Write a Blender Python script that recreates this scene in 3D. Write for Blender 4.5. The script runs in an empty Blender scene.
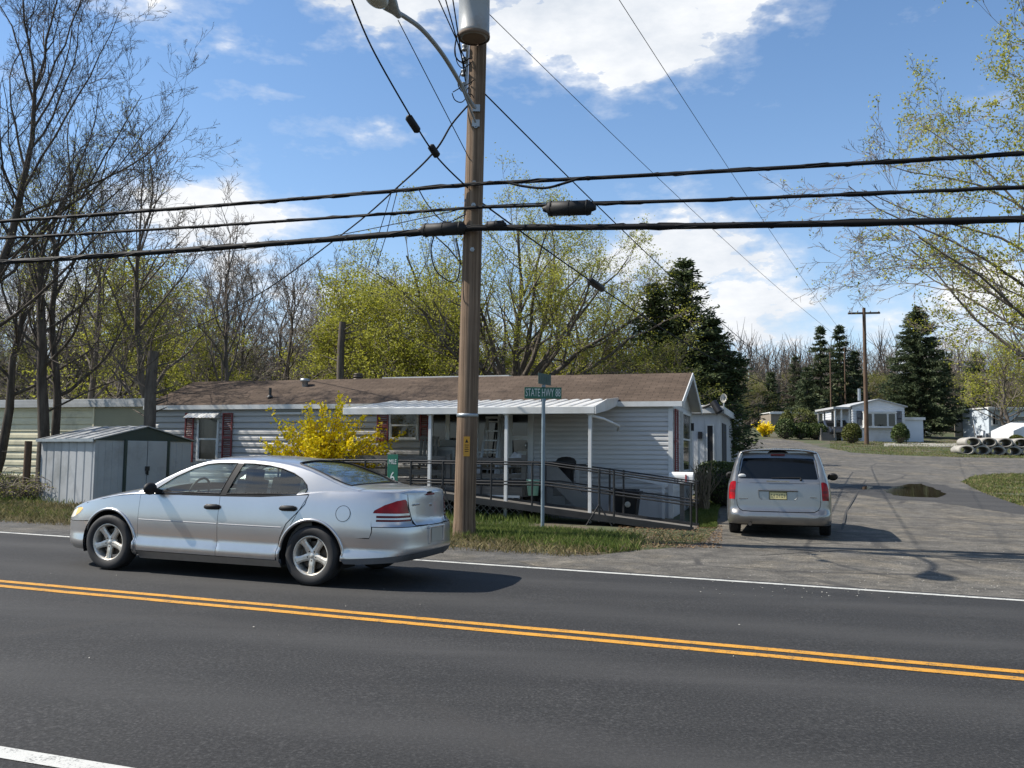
import bpy, math, random
import numpy as np
from mathutils import Vector, Matrix
from mathutils.geometry import delaunay_2d_cdt
R = math.radians
sc = bpy.context.scene
COL = sc.collection
random.seed(7)
RNG = np.random.default_rng(11)

# ------------------------------------------------------------------ camera
F_PX, W_PX, H_PX = 885.0, 1024, 768
CAM_Z = 1.48
PITCH, ROLL = 4.55, 0.6
CAM_M = Matrix.Translation((0, 0, CAM_Z)) @ Matrix.Rotation(R(90 + PITCH), 4, 'X') @ Matrix.Rotation(R(ROLL), 4, 'Z')
cd = bpy.data.cameras.new('camera')
cam = bpy.data.objects.new('camera', cd)
COL.objects.link(cam)
cam.matrix_world = CAM_M
cd.sensor_width = 36
cd.lens = F_PX / W_PX * 36
cd.clip_start = 0.05
cd.clip_end = 3000
sc.camera = cam

# road frame: U runs along the road to the left, N across it (away from the viewer)
U = np.array((-0.952, 0.307)); U /= np.linalg.norm(U)
N = np.array((-U[1] * -1, -U[0]))            # (0.307, 0.952)
RZ = math.atan2(-U[1], -U[0])                # heading of the "right along the road" axis


def gz(x, y):
    s = U[0] * x + U[1] * y
    z = 0.0148 * 60 * math.tanh(s / 60)
    t = max(0.0, min(y, 105) - 20)
    return z + 0.063 * t - 0.063 * 6 * (1 - math.exp(-t / 6))


def ray(px, py):
    d = CAM_M.to_3x3() @ Vector(((px - W_PX / 2) / F_PX, -(py - H_PX / 2) / F_PX, -1))
    return d / d.y                            # scaled so that y is the depth


def ground(px, py):
    """point of the terrain seen at a pixel"""
    d = ray(px, py)
    lo = 0.5
    y = 1.0
    while y < 300:
        if CAM_Z + d.z * y < gz(d.x * y, y):
            break
        lo = y
        y *= 1.02
    hi = y
    for _ in range(40):
        m = (lo + hi) / 2
        if CAM_Z + d.z * m < gz(d.x * m, m): hi = m
        else: lo = m
    return Vector((d.x * hi, hi, gz(d.x * hi, hi)))


def at(px, py, y):
    d = ray(px, py)
    return Vector((d.x * y, y, CAM_Z + d.z * y))


def stand(px, y):
    """ground point at a pixel column and a depth"""
    d = ray(px, 430)
    return Vector((d.x * y, y, gz(d.x * y, y)))


def ray_plane(px, py, p0, nrm):
    d = ray(px, py)
    o = Vector((0, 0, CAM_Z))
    t = (Vector(p0) - o).dot(nrm) / d.dot(nrm)
    return o + d * t


def sp(s, p, z=0.0):
    """road coordinates -> world, z above the ground"""
    q = U * s + N * p
    return Vector((q[0], q[1], gz(q[0], q[1]) + z))


# ------------------------------------------------------------------ objects
def tag(o, label=None, cat=None, group=None, kind=None):
    if label: o['label'] = label
    if cat: o['category'] = cat
    if group: o['group'] = group
    if kind: o['kind'] = kind
    return o


def thing(name, label, cat, loc=(0, 0, 0), rotz=0.0, group=None):
    o = bpy.data.objects.new(name, None)
    COL.objects.link(o)
    o.empty_display_size = 0.2
    o.location = loc
    o.rotation_euler = (0, 0, rotz)
    return tag(o, label, cat, group)


def copy_tree(o, parent=None, loc=None, rotz=None, scale=None, label=None):
    c = o.copy()
    COL.objects.link(c)
    c.parent = parent
    if loc is not None: c.location = loc
    if rotz is not None: c.rotation_euler = (0, 0, rotz)
    if scale is not None: c.scale = scale if hasattr(scale, '__len__') else (scale,) * 3
    if label: c['label'] = label
    for ch in list(o.children):
        copy_tree(ch, c)
    return c


def link(name, me, mats, parent=None):
    for m in (mats if isinstance(mats, (list, tuple)) else [mats]):
        me.materials.append(m)
    o = bpy.data.objects.new(name, me)
    COL.objects.link(o)
    if parent is not None: o.parent = parent
    return o


class MB:
    """collects faces and links them as ONE mesh object"""
    def __init__(s):
        s.v, s.f, s.m, s.sm = [], [], [], []
        s.M = Matrix.Identity(4)
        s.mi = 0

    def add(s, vs, fs, smooth=False):
        b = len(s.v)
        M = s.M
        s.v += [tuple(M @ Vector(p)) for p in vs]
        for f in fs:
            s.f.append([b + i for i in f]); s.m.append(s.mi); s.sm.append(smooth)
        return s

    def poly(s, pts): return s.add(pts, [list(range(len(pts)))])

    def box(s, c, d, rz=0.0, rx=0.0, ry=0.0):
        x, y, z = d[0] / 2, d[1] / 2, d[2] / 2
        P = [Vector(p) for p in ((-x, -y, -z), (x, -y, -z), (x, y, -z), (-x, y, -z), (-x, -y, z), (x, -y, z), (x, y, z), (-x, y, z))]
        if rz or rx or ry:
            Q = Matrix.Rotation(rz, 3, 'Z') @ Matrix.Rotation(ry, 3, 'Y') @ Matrix.Rotation(rx, 3, 'X')
            P = [Q @ p for p in P]
        c = Vector(c)
        return s.add([c + p for p in P], [(0, 3, 2, 1), (4, 5, 6, 7), (0, 1, 5, 4), (1, 2, 6, 5), (2, 3, 7, 6), (3, 0, 4, 7)])

    def box2(s, a, b):
        return s.box([(a[i] + b[i]) / 2 for i in range(3)], [abs(b[i] - a[i]) for i in range(3)])

    def bar(s, a, b, w, h, up=(0, 0, 1)):
        """box-section bar from a to b"""
        a, b = Vector(a), Vector(b)
        d = (b - a).normalized()
        x = d.cross(Vector(up))
        if x.length < 1e-4: x = d.cross(Vector((1, 0, 0)))
        x.normalize(); y = x.cross(d)
        P = []
        for q in (a, b):
            P += [q - x * w / 2 - y * h / 2, q + x * w / 2 - y * h / 2, q + x * w / 2 + y * h / 2, q - x * w / 2 + y * h / 2]
        return s.add(P, [(3, 2, 1, 0), (4, 5, 6, 7), (0, 1, 5, 4), (1, 2, 6, 5), (2, 3, 7, 6), (3, 0, 4, 7)])

    def tube(s, path, r, n=8, cap=True, smooth=True):
        path = [Vector(p) for p in path]
        if not hasattr(r, '__len__'): r = [r] * len(path)
        vs, fs = [], []
        nx = None
        for i, p in enumerate(path):
            d = (path[min(i + 1, len(path) - 1)] - path[max(i - 1, 0)]).normalized()
            if nx is None:
                nx = d.cross(Vector((0, 0, 1)))
                if nx.length < 1e-3: nx = d.cross(Vector((0, 1, 0)))
            nx = (nx - d * nx.dot(d)).normalized()
            ny = d.cross(nx)
            for k in range(n):
                a = 2 * math.pi * k / n
                vs.append(p + (nx * math.cos(a) + ny * math.sin(a)) * r[i])
        for i in range(len(path) - 1):
            for k in range(n):
                k2 = (k + 1) % n
                fs.append((i * n + k, i * n + k2, (i + 1) * n + k2, (i + 1) * n + k))
        s.add(vs, fs, smooth)
        if cap:
            s.add(vs[:n][::-1], [list(range(n))])
            s.add(vs[-n:], [list(range(n))])
        return s

    def lathe(s, prof, n=24, M=None, smooth=True, closed=False):
        """profile of (r, z) turned about z"""
        M = M or Matrix.Identity(4)
        vs, fs = [], []
        for r, z in prof:
            for k in range(n):
                a = 2 * math.pi * k / n
                vs.append(M @ Vector((r * math.cos(a), r * math.sin(a), z)))
        L = len(prof)
        for i in range(L if closed else L - 1):
            j = (i + 1) % L
            for k in range(n):
                k2 = (k + 1) % n
                fs.append((i * n + k, i * n + k2, j * n + k2, j * n + k))
        return s.add(vs, fs, smooth)

    def prism(s, pts, h, M=None):
        """outline in xy raised from z=0 to z=h"""
        M = M or Matrix.Identity(4)
        n = len(pts)
        a = [M @ Vector((p[0], p[1], 0)) for p in pts]
        b = [M @ Vector((p[0], p[1], h)) for p in pts]
        return s.add(a + b, [list(range(n))[::-1], [n + i for i in range(n)]] + [(i, (i + 1) % n, n + (i + 1) % n, n + i) for i in range(n)])

    def ell(s, c, r, n=12, m=8):
        vs, fs = [], []
        for i in range(m + 1):
            th = math.pi * i / m
            for k in range(n):
                a = 2 * math.pi * k / n
                vs.append((c[0] + r[0] * math.sin(th) * math.cos(a), c[1] + r[1] * math.sin(th) * math.sin(a), c[2] - r[2] * math.cos(th)))
        for i in range(m):
            for k in range(n):
                k2 = (k + 1) % n
                fs.append((i * n + k, i * n + k2, (i + 1) * n + k2, (i + 1) * n + k))
        return s.add(vs, fs, True)

    def build(s, name, mats, parent=None, bevel=None):
        me = bpy.data.meshes.new(name)
        me.from_pydata(s.v, [], s.f)
        me.polygons.foreach_set('material_index', s.m)
        me.polygons.foreach_set('use_smooth', s.sm)
        me.update()
        o = link(name, me, mats, parent)
        if bevel:
            b = o.modifiers.new('bevel', 'BEVEL')
            b.width = bevel; b.segments = 2; b.limit_method = 'ANGLE'; b.angle_limit = R(40)
        return o


def islands(mb):
    """the separate pieces of a builder, one builder each"""
    par = list(range(len(mb.v)))
    def find(i):
        while par[i] != i: par[i] = par[par[i]]; i = par[i]
        return i
    for f in mb.f:
        for i in f[1:]: par[find(i)] = find(f[0])
    # end caps share positions with the tube they close
    seen = {}
    for i, v in enumerate(mb.v):
        k = tuple(round(c, 5) for c in v)
        if k in seen: par[find(i)] = find(seen[k])
        else: seen[k] = i
    out = {}
    for f, sm in zip(mb.f, mb.sm):
        q = out.setdefault(find(f[0]), MB())
        q.add([mb.v[i] for i in f], [list(range(len(f)))], sm)
    for q in out.values():                               # weld again
        ix, vs = {}, []
        mp_ = []
        for v in q.v:
            k = tuple(round(c, 6) for c in v)
            if k not in ix: ix[k] = len(vs); vs.append(v)
            mp_.append(ix[k])
        q.f = [[mp_[i] for i in f] for f in q.f]; q.v = vs
    return list(out.values())


def np_obj(name, V, Fq, mats, parent=None, mi=None, smooth=False):
    """mesh from numpy vertices and faces with a fixed corner count"""
    me = bpy.data.meshes.new(name)
    V = np.asarray(V, np.float32).reshape(-1, 3)
    Fq = np.asarray(Fq, np.int32)
    k = Fq.shape[1]
    me.vertices.add(len(V)); me.vertices.foreach_set('co', V.ravel())
    me.loops.add(Fq.size); me.loops.foreach_set('vertex_index', Fq.ravel())
    me.polygons.add(len(Fq)); me.polygons.foreach_set('loop_start', np.arange(len(Fq), dtype=np.int32) * k)
    if mi is not None: me.polygons.foreach_set('material_index', np.asarray(mi, np.int32))
    me.polygons.foreach_set('use_smooth', np.full(len(Fq), smooth))
    me.update(calc_edges=True)
    return link(name, me, mats, parent)


def inside(x, y, loops):
    c = False
    for L in loops:
        j = len(L) - 1
        for i in range(len(L)):
            xi, yi = L[i]; xj, yj = L[j]
            if (yi > y) != (yj > y) and x < (xj - xi) * (y - yi) / (yj - yi) + xi: c = not c
            j = i
    return c


def dens(L, step):
    out = []
    for i in range(len(L)):
        a, b = L[i], L[(i + 1) % len(L)]
        n = max(1, int(math.hypot(b[0] - a[0], b[1] - a[1]) / step + .5))
        out += [(a[0] + (b[0] - a[0]) * k / n, a[1] + (b[1] - a[1]) * k / n) for k in range(n)]
    return out


def patch(mb, loops, fn, step, smooth=True, flip=False, stepy=None):
    """fill 2D loops (outline, holes) with a fine triangulation and lift it by fn(u, v) -> (x, y, z)"""
    stepy = stepy or step
    k = step / stepy
    S = [[(x, y * k) for x, y in L] for L in loops]
    S = [dens(L, step) for L in S]
    xs = [p[0] for p in S[0]]; ys = [p[1] for p in S[0]]
    vs, es = [], []
    for L in S:
        b = len(vs)
        vs += [Vector(p) for p in L]
        es += [(b + i, b + (i + 1) % len(L)) for i in range(len(L))]
    B = np.array([tuple(v) for v in vs])
    nx = int((max(xs) - min(xs)) / step); ny = int((max(ys) - min(ys)) / step)
    for i in range(1, nx + 1):
        for j in range(1, ny + 1):
            x = min(xs) + (i - .5 + (.25 if j % 2 else -.25)) * step; y = min(ys) + (j - .5) * step
            if inside(x, y, S) and np.min((B[:, 0] - x) ** 2 + (B[:, 1] - y) ** 2) > (.45 * step) ** 2:
                vs.append(Vector((x, y)))
    r = delaunay_2d_cdt(vs, es, [], 1, 1e-6)
    P, T = r[0], r[2]
    fs = []
    for t in T:
        cx = sum(P[i].x for i in t) / 3; cy = sum(P[i].y for i in t) / 3
        if inside(cx, cy, S): fs.append(tuple(reversed(t)) if flip else tuple(t))
    mb.add([fn(p.x, p.y / k) for p in P], fs, smooth)
    return mb


def lerp_tab(tab):
    """smooth monotone interpolation of a table of (x, y), x ascending"""
    xs = [t[0] for t in tab]; ys = [t[1] for t in tab]
    n = len(xs)
    d = [(ys[i + 1] - ys[i]) / (xs[i + 1] - xs[i]) for i in range(n - 1)]
    m = [d[0]] + [0 if d[i - 1] * d[i] <= 0 else 2 * d[i - 1] * d[i] / (d[i - 1] + d[i]) for i in range(1, n - 1)] + [d[-1]]

    def f(x):
        if x <= xs[0]: return ys[0]
        if x >= xs[-1]: return ys[-1]
        i = 0
        while x > xs[i + 1]: i += 1
        h = xs[i + 1] - xs[i]; t = (x - xs[i]) / h
        return (ys[i] * (2 * t ** 3 - 3 * t * t + 1) + m[i] * h * (t ** 3 - 2 * t * t + t) + ys[i + 1] * (3 * t * t - 2 * t ** 3) + m[i + 1] * h * (t ** 3 - t * t))
    return f


def sstep(a, b, x):
    t = min(1, max(0, (x - a) / (b - a)))
    return t * t * (3 - 2 * t)


# ------------------------------------------------------------------ materials
def new_mat(name):
    m = bpy.data.materials.new(name)
    m.use_nodes = True
    nt = m.node_tree
    return m, nt, nt.nodes['Principled BSDF'], nt.nodes['Material Output']


def nd(nt, typ, **kw):
    n = nt.nodes.new(typ)
    for k, v in kw.items():
        if k in n.inputs: n.inputs[k].default_value = v
        else: setattr(n, k, v)
    return n


def coords(nt, which='Object', scale=None):
    tc = nd(nt, 'ShaderNodeTexCoord')
    if scale is None: return tc.outputs[which]
    mp = nd(nt, 'ShaderNodeMapping')
    mp.inputs['Scale'].default_value = scale
    nt.links.new(tc.outputs[which], mp.inputs['Vector'])
    return mp.outputs['Vector']


def noise(nt, vec, scale, detail=4, rough=.6):
    n = nd(nt, 'ShaderNodeTexNoise')
    n.inputs['Scale'].default_value = scale; n.inputs['Detail'].default_value = detail; n.inputs['Roughness'].default_value = rough
    nt.links.new(vec, n.inputs['Vector'])
    return n.outputs['Fac']


def ramp(nt, fac, stops):
    r = nd(nt, 'ShaderNodeValToRGB')
    e = r.color_ramp.elements
    while len(e) < len(stops): e.new(.5)
    for q, (p, c) in zip(e, stops):
        q.position = p
        q.color = (*c, 1) if hasattr(c, '__len__') else (c, c, c, 1)
    nt.links.new(fac, r.inputs['Fac'])
    return r.outputs['Color']


def mixc(nt, fac, a, b, mode='MIX'):
    m = nd(nt, 'ShaderNodeMix', data_type='RGBA', blend_type=mode)
    for sock, val in ((m.inputs[0], fac), (m.inputs[6], a), (m.inputs[7], b)):
        if hasattr(val, 'is_linked'): nt.links.new(val, sock)
        elif hasattr(val, '__len__'): sock.default_value = (*val[:3], 1)
        else: sock.default_value = val
    return m.outputs[2]


def bump(nt, bs, h, strength=.3, dist=.01):
    b = nd(nt, 'ShaderNodeBump')
    b.inputs['Strength'].default_value = strength; b.inputs['Distance'].default_value = dist
    nt.links.new(h, b.inputs['Height'])
    nt.links.new(b.outputs['Normal'], bs.inputs['Normal'])


def pmat(name, col, rough=.6, metal=0.0, var=.18, scale=3.0, bmp=.0, coat=0.0, dirt=None, stretch=(1, 1, 1), spec=None, which='Object'):
    """plain painted / worn surface: two noise octaves move the colour and the gloss a little"""
    col = tuple(.8 * c for c in col)
    if dirt: dirt = tuple(.8 * c for c in dirt)
    m, nt, bs, out = new_mat(name)
    v = coords(nt, which, stretch)
    f = noise(nt, v, scale, 5, .65)
    lo = tuple(c * (1 - var) for c in col); hi = tuple(min(1, c * (1 + var)) for c in col)
    c = ramp(nt, f, [(.3, lo), (.7, hi)])
    if dirt:
        g = noise(nt, v, scale * .35, 6, .7)
        gm = ramp(nt, g, [(.5, 0.0), (.72, 1.0)])
        c = mixc(nt, gm, c, dirt)
    nt.links.new(c, bs.inputs['Base Color'])
    rr = ramp(nt, f, [(.3, max(0, rough - .08)), (.7, min(1, rough + .08))])
    nt.links.new(rr, bs.inputs['Roughness'])
    bs.inputs['Metallic'].default_value = metal
    if spec is not None: bs.inputs['Specular IOR Level'].default_value = spec
    if coat:
        bs.inputs['Coat Weight'].default_value = coat
        bs.inputs['Coat Roughness'].default_value = .04
    if bmp:
        bump(nt, bs, noise(nt, v, scale * 6, 4, .6), bmp)
    return m


def glass_mat(name, tint=(.75, .82, .8), refl=1.0):
    m, nt, bs, out = new_mat(name)
    nt.nodes.remove(bs)
    t = nd(nt, 'ShaderNodeBsdfTransparent'); t.inputs['Color'].default_value = (*tint, 1)
    g = nd(nt, 'ShaderNodeBsdfGlossy'); g.inputs['Roughness'].default_value = .02
    g.inputs['Color'].default_value = (refl, refl, refl, 1)
    ge = nd(nt, 'ShaderNodeNewGeometry')
    dt = nd(nt, 'ShaderNodeVectorMath', operation='DOT_PRODUCT')
    nt.links.new(ge.outputs['Normal'], dt.inputs[0]); nt.links.new(ge.outputs['Incoming'], dt.inputs[1])
    ab = nd(nt, 'ShaderNodeMath', operation='ABSOLUTE'); nt.links.new(dt.outputs['Value'], ab.inputs[0])
    iv = nd(nt, 'ShaderNodeMath', operation='SUBTRACT'); iv.inputs[0].default_value = 1.0; nt.links.new(ab.outputs[0], iv.inputs[1])
    pw = nd(nt, 'ShaderNodeMath', operation='POWER'); nt.links.new(iv.outputs[0], pw.inputs[0]); pw.inputs[1].default_value = 5.0
    fr = nd(nt, 'ShaderNodeMath', operation='MULTIPLY_ADD'); nt.links.new(pw.outputs[0], fr.inputs[0]); fr.inputs[1].default_value = .9; fr.inputs[2].default_value = .09
    mx = nd(nt, 'ShaderNodeMixShader')
    nt.links.new(fr.outputs[0], mx.inputs[0]); nt.links.new(t.outputs[0], mx.inputs[1]); nt.links.new(g.outputs[0], mx.inputs[2])
    nt.links.new(mx.outputs[0], out.inputs['Surface'])
    return m


def leaf_mat(name, c1, c2, trans=.35, scale=.6, rough=.6):
    m, nt, bs, out = new_mat(name)
    v = coords(nt)
    f = noise(nt, v, scale, 3, .7)
    g = nd(nt, 'ShaderNodeNewGeometry')
    f2 = nd(nt, 'ShaderNodeMath', operation='ADD')
    sc_ = nd(nt, 'ShaderNodeMath', operation='MULTIPLY_ADD'); sc_.inputs[1].default_value = .5; sc_.inputs[2].default_value = -.25
    nt.links.new(g.outputs['Random Per Island'], sc_.inputs[0])
    nt.links.new(f, f2.inputs[0]); nt.links.new(sc_.outputs[0], f2.inputs[1])
    c = ramp(nt, f2.outputs[0], [(.3, c1), (.7, c2)])
    nt.links.new(c, bs.inputs['Base Color'])
    bs.inputs['Roughness'].default_value = rough
    bs.inputs['Specular IOR Level'].default_value = .25
    if trans:
        tr = nd(nt, 'ShaderNodeBsdfTranslucent')
        nt.links.new(c, tr.inputs['Color'])
        mx = nd(nt, 'ShaderNodeMixShader'); mx.inputs[0].default_value = trans
        nt.links.new(bs.outputs[0], mx.inputs[1]); nt.links.new(tr.outputs[0], mx.inputs[2])
        nt.links.new(mx.outputs[0], out.inputs['Surface'])
    return m


MT = {}
MT['black_metal'] = pmat('black_metal', (.012, .012, .013), .5, var=.3)
MT['black_rubber'] = pmat('black_rubber', (.016, .016, .017), .75, var=.3, scale=20)
MT['black_plastic'] = pmat('black_plastic', (.015, .015, .016), .6, var=.25, spec=.25)
MT['white_paint'] = pmat('white_paint', (.74, .75, .74), .45, var=.06, dirt=(.58, .57, .53))
MT['galvanised'] = pmat('galvanised', (.36, .39, .41), .45, .7, var=.12, scale=6)
MT['grey_post'] = pmat('grey_post', (.20, .26, .30), .5, .3, var=.12, scale=9)
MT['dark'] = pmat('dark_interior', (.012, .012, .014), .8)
# ------------------------------------------------------------------ daylight
SUN_AZ = math.atan2(-0.998, 0.055)          # measured from +Y towards +X
SUN_EL = R(47)
w = bpy.data.worlds.new('World'); sc.world = w
w.use_nodes = True
wn = w.node_tree
bg = wn.nodes['Background']
sky = nd(wn, 'ShaderNodeTexSky', sky_type='NISHITA')
sky.sun_disc = False
sky.sun_elevation = SUN_EL
sky.sun_rotation = SUN_AZ
sky.air_density = 1.0; sky.dust_density = .25; sky.ozone_density = 2.0
bg.inputs['Strength'].default_value = .075
dirv = coords(wn, 'Generated')
sep = nd(wn, 'ShaderNodeSeparateXYZ'); wn.links.new(dirv, sep.inputs[0])


def mth(op, a, b=None, c=None):
    n = nd(wn, 'ShaderNodeMath', operation=op)
    for i, v in enumerate((a, b, c)):
        if v is None: continue
        if hasattr(v, 'is_linked'): wn.links.new(v, n.inputs[i])
        else: n.inputs[i].default_value = v
    return n.outputs[0]


mpw = nd(wn, 'ShaderNodeMapping'); mpw.inputs['Scale'].default_value = (1, 1, 2.0); mpw.inputs['Location'].default_value = (3.1, 1.7, .4)
wn.links.new(dirv, mpw.inputs['Vector'])
w1 = noise(wn, mpw.outputs[0], 5.0, 5, .65)
w2 = noise(wn, mpw.outputs[0], 9.0, 5, .6)
az = mth('ADD', mth('ARCTAN2', sep.outputs[0], sep.outputs[1]), mth('MULTIPLY_ADD', w1, .34, -.17))
el = mth('ADD', mth('ARCSINE', sep.outputs[2]), mth('MULTIPLY_ADD', w2, .17, -.085))
# cloud banks: azimuth, elevation, half width, half height (degrees), weight
BANKS = [(-2, 30.5, 13, 5.0, 1.25), (6.5, 26.8, 9.5, 3.8, 1.2), (14.5, 28.5, 6.5, 2.8, 1.15), (-11, 28.8, 9, 3.2, 1.2), (-11, 19.5, 7, 1.6, .5), (-17, 21.5, 4, 1.2, .5), (-22, 25.5, 6, 1.6, .5),
         (11.5, 13.0, 9.5, 3.4, .96), (5, 12.0, 6, 4, .85), (16, 9, 9, 3.4, .85), (-19, 13, 9, 4.6, .85), (-30, 9, 10, 6, .8), (28, 8, 9, 4, .7), (-8, 8, 10, 4, .7),
         (-60, 22, 22, 9, .8), (60, 18, 24, 8, .8), (120, 30, 40, 12, .85), (-120, 30, 36, 12, .85), (180, 25, 36, 10, .8), (20, 66, 60, 7, .6)]  # last row: unseen banks out of view, added to whiten the ambient light
tot = None
for a0, e0, wa, we, wt in BANKS:
    da = mth('SUBTRACT', az, R(a0))
    da = mth('WRAP', da, -math.pi, math.pi)
    qa = mth('POWER', mth('MULTIPLY', mth('ABSOLUTE', da), 1 / R(wa)), 2.0)
    qe = mth('POWER', mth('MULTIPLY', mth('ABSOLUTE', mth('SUBTRACT', el, R(e0))), 1 / R(we)), 2.0)
    g = mth('MULTIPLY', mth('POWER', 2.718, mth('MULTIPLY', mth('ADD', qa, qe), -1.0)), wt)
    tot = g if tot is None else mth('MAXIMUM', tot, g)
mp = nd(wn, 'ShaderNodeMapping'); mp.inputs['Scale'].default_value = (1, 1, 2.4)
wn.links.new(dirv, mp.inputs['Vector'])
n1 = noise(wn, mp.outputs[0], 7.5, 9, .62)
n2 = noise(wn, mp.outputs[0], 2.6, 4, .5)
dens_ = mth('ADD', mth('MULTIPLY', tot, .56), mth('ADD', mth('MULTIPLY', n1, .95), mth('MULTIPLY', n2, .20)))
cl = ramp(wn, dens_, [(.74, 0.0), (.86, .20), (1.02, .80), (1.16, 1.0)])
shade = ramp(wn, mth('ADD', mth('MULTIPLY', n1, .7), mth('MULTIPLY', n2, .3)), [(.36, (5.2, 5.7, 6.4)), (.62, (8.0, 8.1, 8.25))])
hz = mth('POWER', mth('SUBTRACT', 1.0, mth('ABSOLUTE', sep.outputs[2])), 7.0)
blue = mixc(wn, 1.0, sky.outputs[0], (1.06, 1.24, 1.36), 'MULTIPLY')
base = mixc(wn, mth('MULTIPLY', hz, .75), blue, (5.9, 6.6, 7.5))
col = mixc(wn, cl, base, shade)
wn.links.new(col, bg.inputs['Color'])

sd = bpy.data.lights.new('sun', 'SUN')
sd.energy = 5.0; sd.angle = R(.53); sd.color = (1.0, .94, .85)
sun = bpy.data.objects.new('sun', sd); COL.objects.link(sun)
to_sun = Vector((math.sin(SUN_AZ) * math.cos(SUN_EL), math.cos(SUN_AZ) * math.cos(SUN_EL), math.sin(SUN_EL)))
sun.rotation_euler = to_sun.to_track_quat('Z', 'Y').to_euler()
sun.location = to_sun * 60
vs_ = sc.view_settings
vs_.view_transform = 'Standard'; vs_.look = 'None'; vs_.exposure = 0.80; vs_.gamma = 1.0; vs_.use_curve_mapping = False

# ------------------------------------------------------------------ ground materials
def road_coords(nt, sx, sy):
    tc = nd(nt, 'ShaderNodeTexCoord')
    mp = nd(nt, 'ShaderNodeMapping')
    mp.inputs['Rotation'].default_value = (0, 0, -RZ)
    mp.inputs['Scale'].default_value = (sx, sy, 1)
    nt.links.new(tc.outputs['Object'], mp.inputs['Vector'])
    return mp.outputs['Vector'], tc.outputs['Object']


def asphalt(name, dark, light, speck, crack=0.0, crack_scale=.5, streak=.5, rough=.85, tracks=(), grain=90, mottle=False):
    m, nt, bs, out = new_mat(name)
    v, o = road_coords(nt, .05, 1.1)
    big = noise(nt, v, 1.2, 5, .6)
    mid = noise(nt, o, 1.4, 6, .65)
    fine = noise(nt, o, grain, 3, .7)
    c = ramp(nt, mid, [(.3, dark), (.72, light)])
    c2 = mixc(nt, streak, c, ramp(nt, big, [(.35, tuple(.62 * q for q in dark)), (.68, tuple(1.12 * q for q in light))]))
    sp_ = ramp(nt, fine, [(.36, .42), (.56, 1.0), (.70, speck)])
    c3 = mixc(nt, 1.0, c2, sp_, 'MULTIPLY')
    if tracks:
        sv = nd(nt, 'ShaderNodeSeparateXYZ'); v1, _o = road_coords(nt, 1, 1); nt.links.new(v1, sv.inputs[0])
        acc = None
        for c0 in tracks:
            d0 = nd(nt, 'ShaderNodeMath', operation='SUBTRACT'); nt.links.new(sv.outputs[1], d0.inputs[0]); d0.inputs[1].default_value = c0
            d1 = nd(nt, 'ShaderNodeMath', operation='ABSOLUTE'); nt.links.new(d0.outputs[0], d1.inputs[0])
            d2 = nd(nt, 'ShaderNodeMapRange', interpolation_type='SMOOTHSTEP'); nt.links.new(d1.outputs[0], d2.inputs[0])
            d2.inputs[1].default_value = 0; d2.inputs[2].default_value = .55; d2.inputs[3].default_value = 1; d2.inputs[4].default_value = 0
            if acc is None: acc = d2.outputs[0]
            else:
                mx = nd(nt, 'ShaderNodeMath', operation='MAXIMUM'); nt.links.new(acc, mx.inputs[0]); nt.links.new(d2.outputs[0], mx.inputs[1]); acc = mx.outputs[0]
        wear = mixc(nt, 1.0, acc, ramp(nt, noise(nt, v, 2.5, 6, .7), [(.3, .15), (.7, .8)]), 'MULTIPLY')
        c3 = mixc(nt, wear, c3, tuple(1.38 * q for q in light))
        st_ = ramp(nt, noise(nt, o, .9, 7, .75), [(.60, 0.0), (.72, .55)])
        c3 = mixc(nt, st_, c3, tuple(.72 * q for q in dark))
    if mottle:
        c3 = mixc(nt, 1.0, c3, ramp(nt, noise(nt, o, 3.6, 8, .75), [(.36, .62), (.62, 1.28)]), 'MULTIPLY')
        c3 = mixc(nt, ramp(nt, noise(nt, o, .55, 5, .7), [(.48, 0.0), (.62, .7)]), c3, mixc(nt, 1.0, c3, (1.55, 1.45, 1.25), 'MULTIPLY'))
    if crack:
        vo = nd(nt, 'ShaderNodeTexVoronoi', feature='DISTANCE_TO_EDGE'); vo.inputs['Scale'].default_value = crack_scale
        wv = mixc(nt, .12, o, nd(nt, 'ShaderNodeTexNoise', Scale=2.2, Detail=5.0).outputs['Color'])
        nt.links.new(wv, vo.inputs['Vector'])
        cr = ramp(nt, vo.outputs['Distance'], [(0.0, 1.0), (.008, 1.0), (.02, 0.0)])
        gate = ramp(nt, noise(nt, o, .35, 3), [(.45, 0.0), (.6, crack)])
        c3 = mixc(nt, mixc(nt, 1.0, cr, gate, 'MULTIPLY'), c3, (.03, .028, .026))
    nt.links.new(c3, bs.inputs['Base Color'])
    bs.inputs['Roughness'].default_value = rough
    bs.inputs['Specular IOR Level'].default_value = .35
    bump(nt, bs, fine, .5, .006)
    return m


MT['road'] = asphalt('asphalt', (.0195, .0195, .0198), (.0295, .029, .0282), 2.2, crack=.35, crack_scale=.22, grain=52, tracks=(2.0 + 2.4, 2.0 + 4.1, 8.15, 9.8))
MT['shoulder'] = asphalt('old_asphalt', (.058, .056, .052), (.092, .088, .081), 1.6, crack=.5, crack_scale=.6, streak=.4, grain=50, mottle=True)
MT['drive'] = asphalt('driveway_asphalt', (.050, .046, .040), (.150, .138, .117), 1.6, crack=.85, crack_scale=.35, streak=.2, grain=45, mottle=True)
MT['concrete'] = pmat('concrete', (.36, .34, .30), .85, var=.18, scale=2.5, bmp=.2, dirt=(.22, .20, .17))


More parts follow.
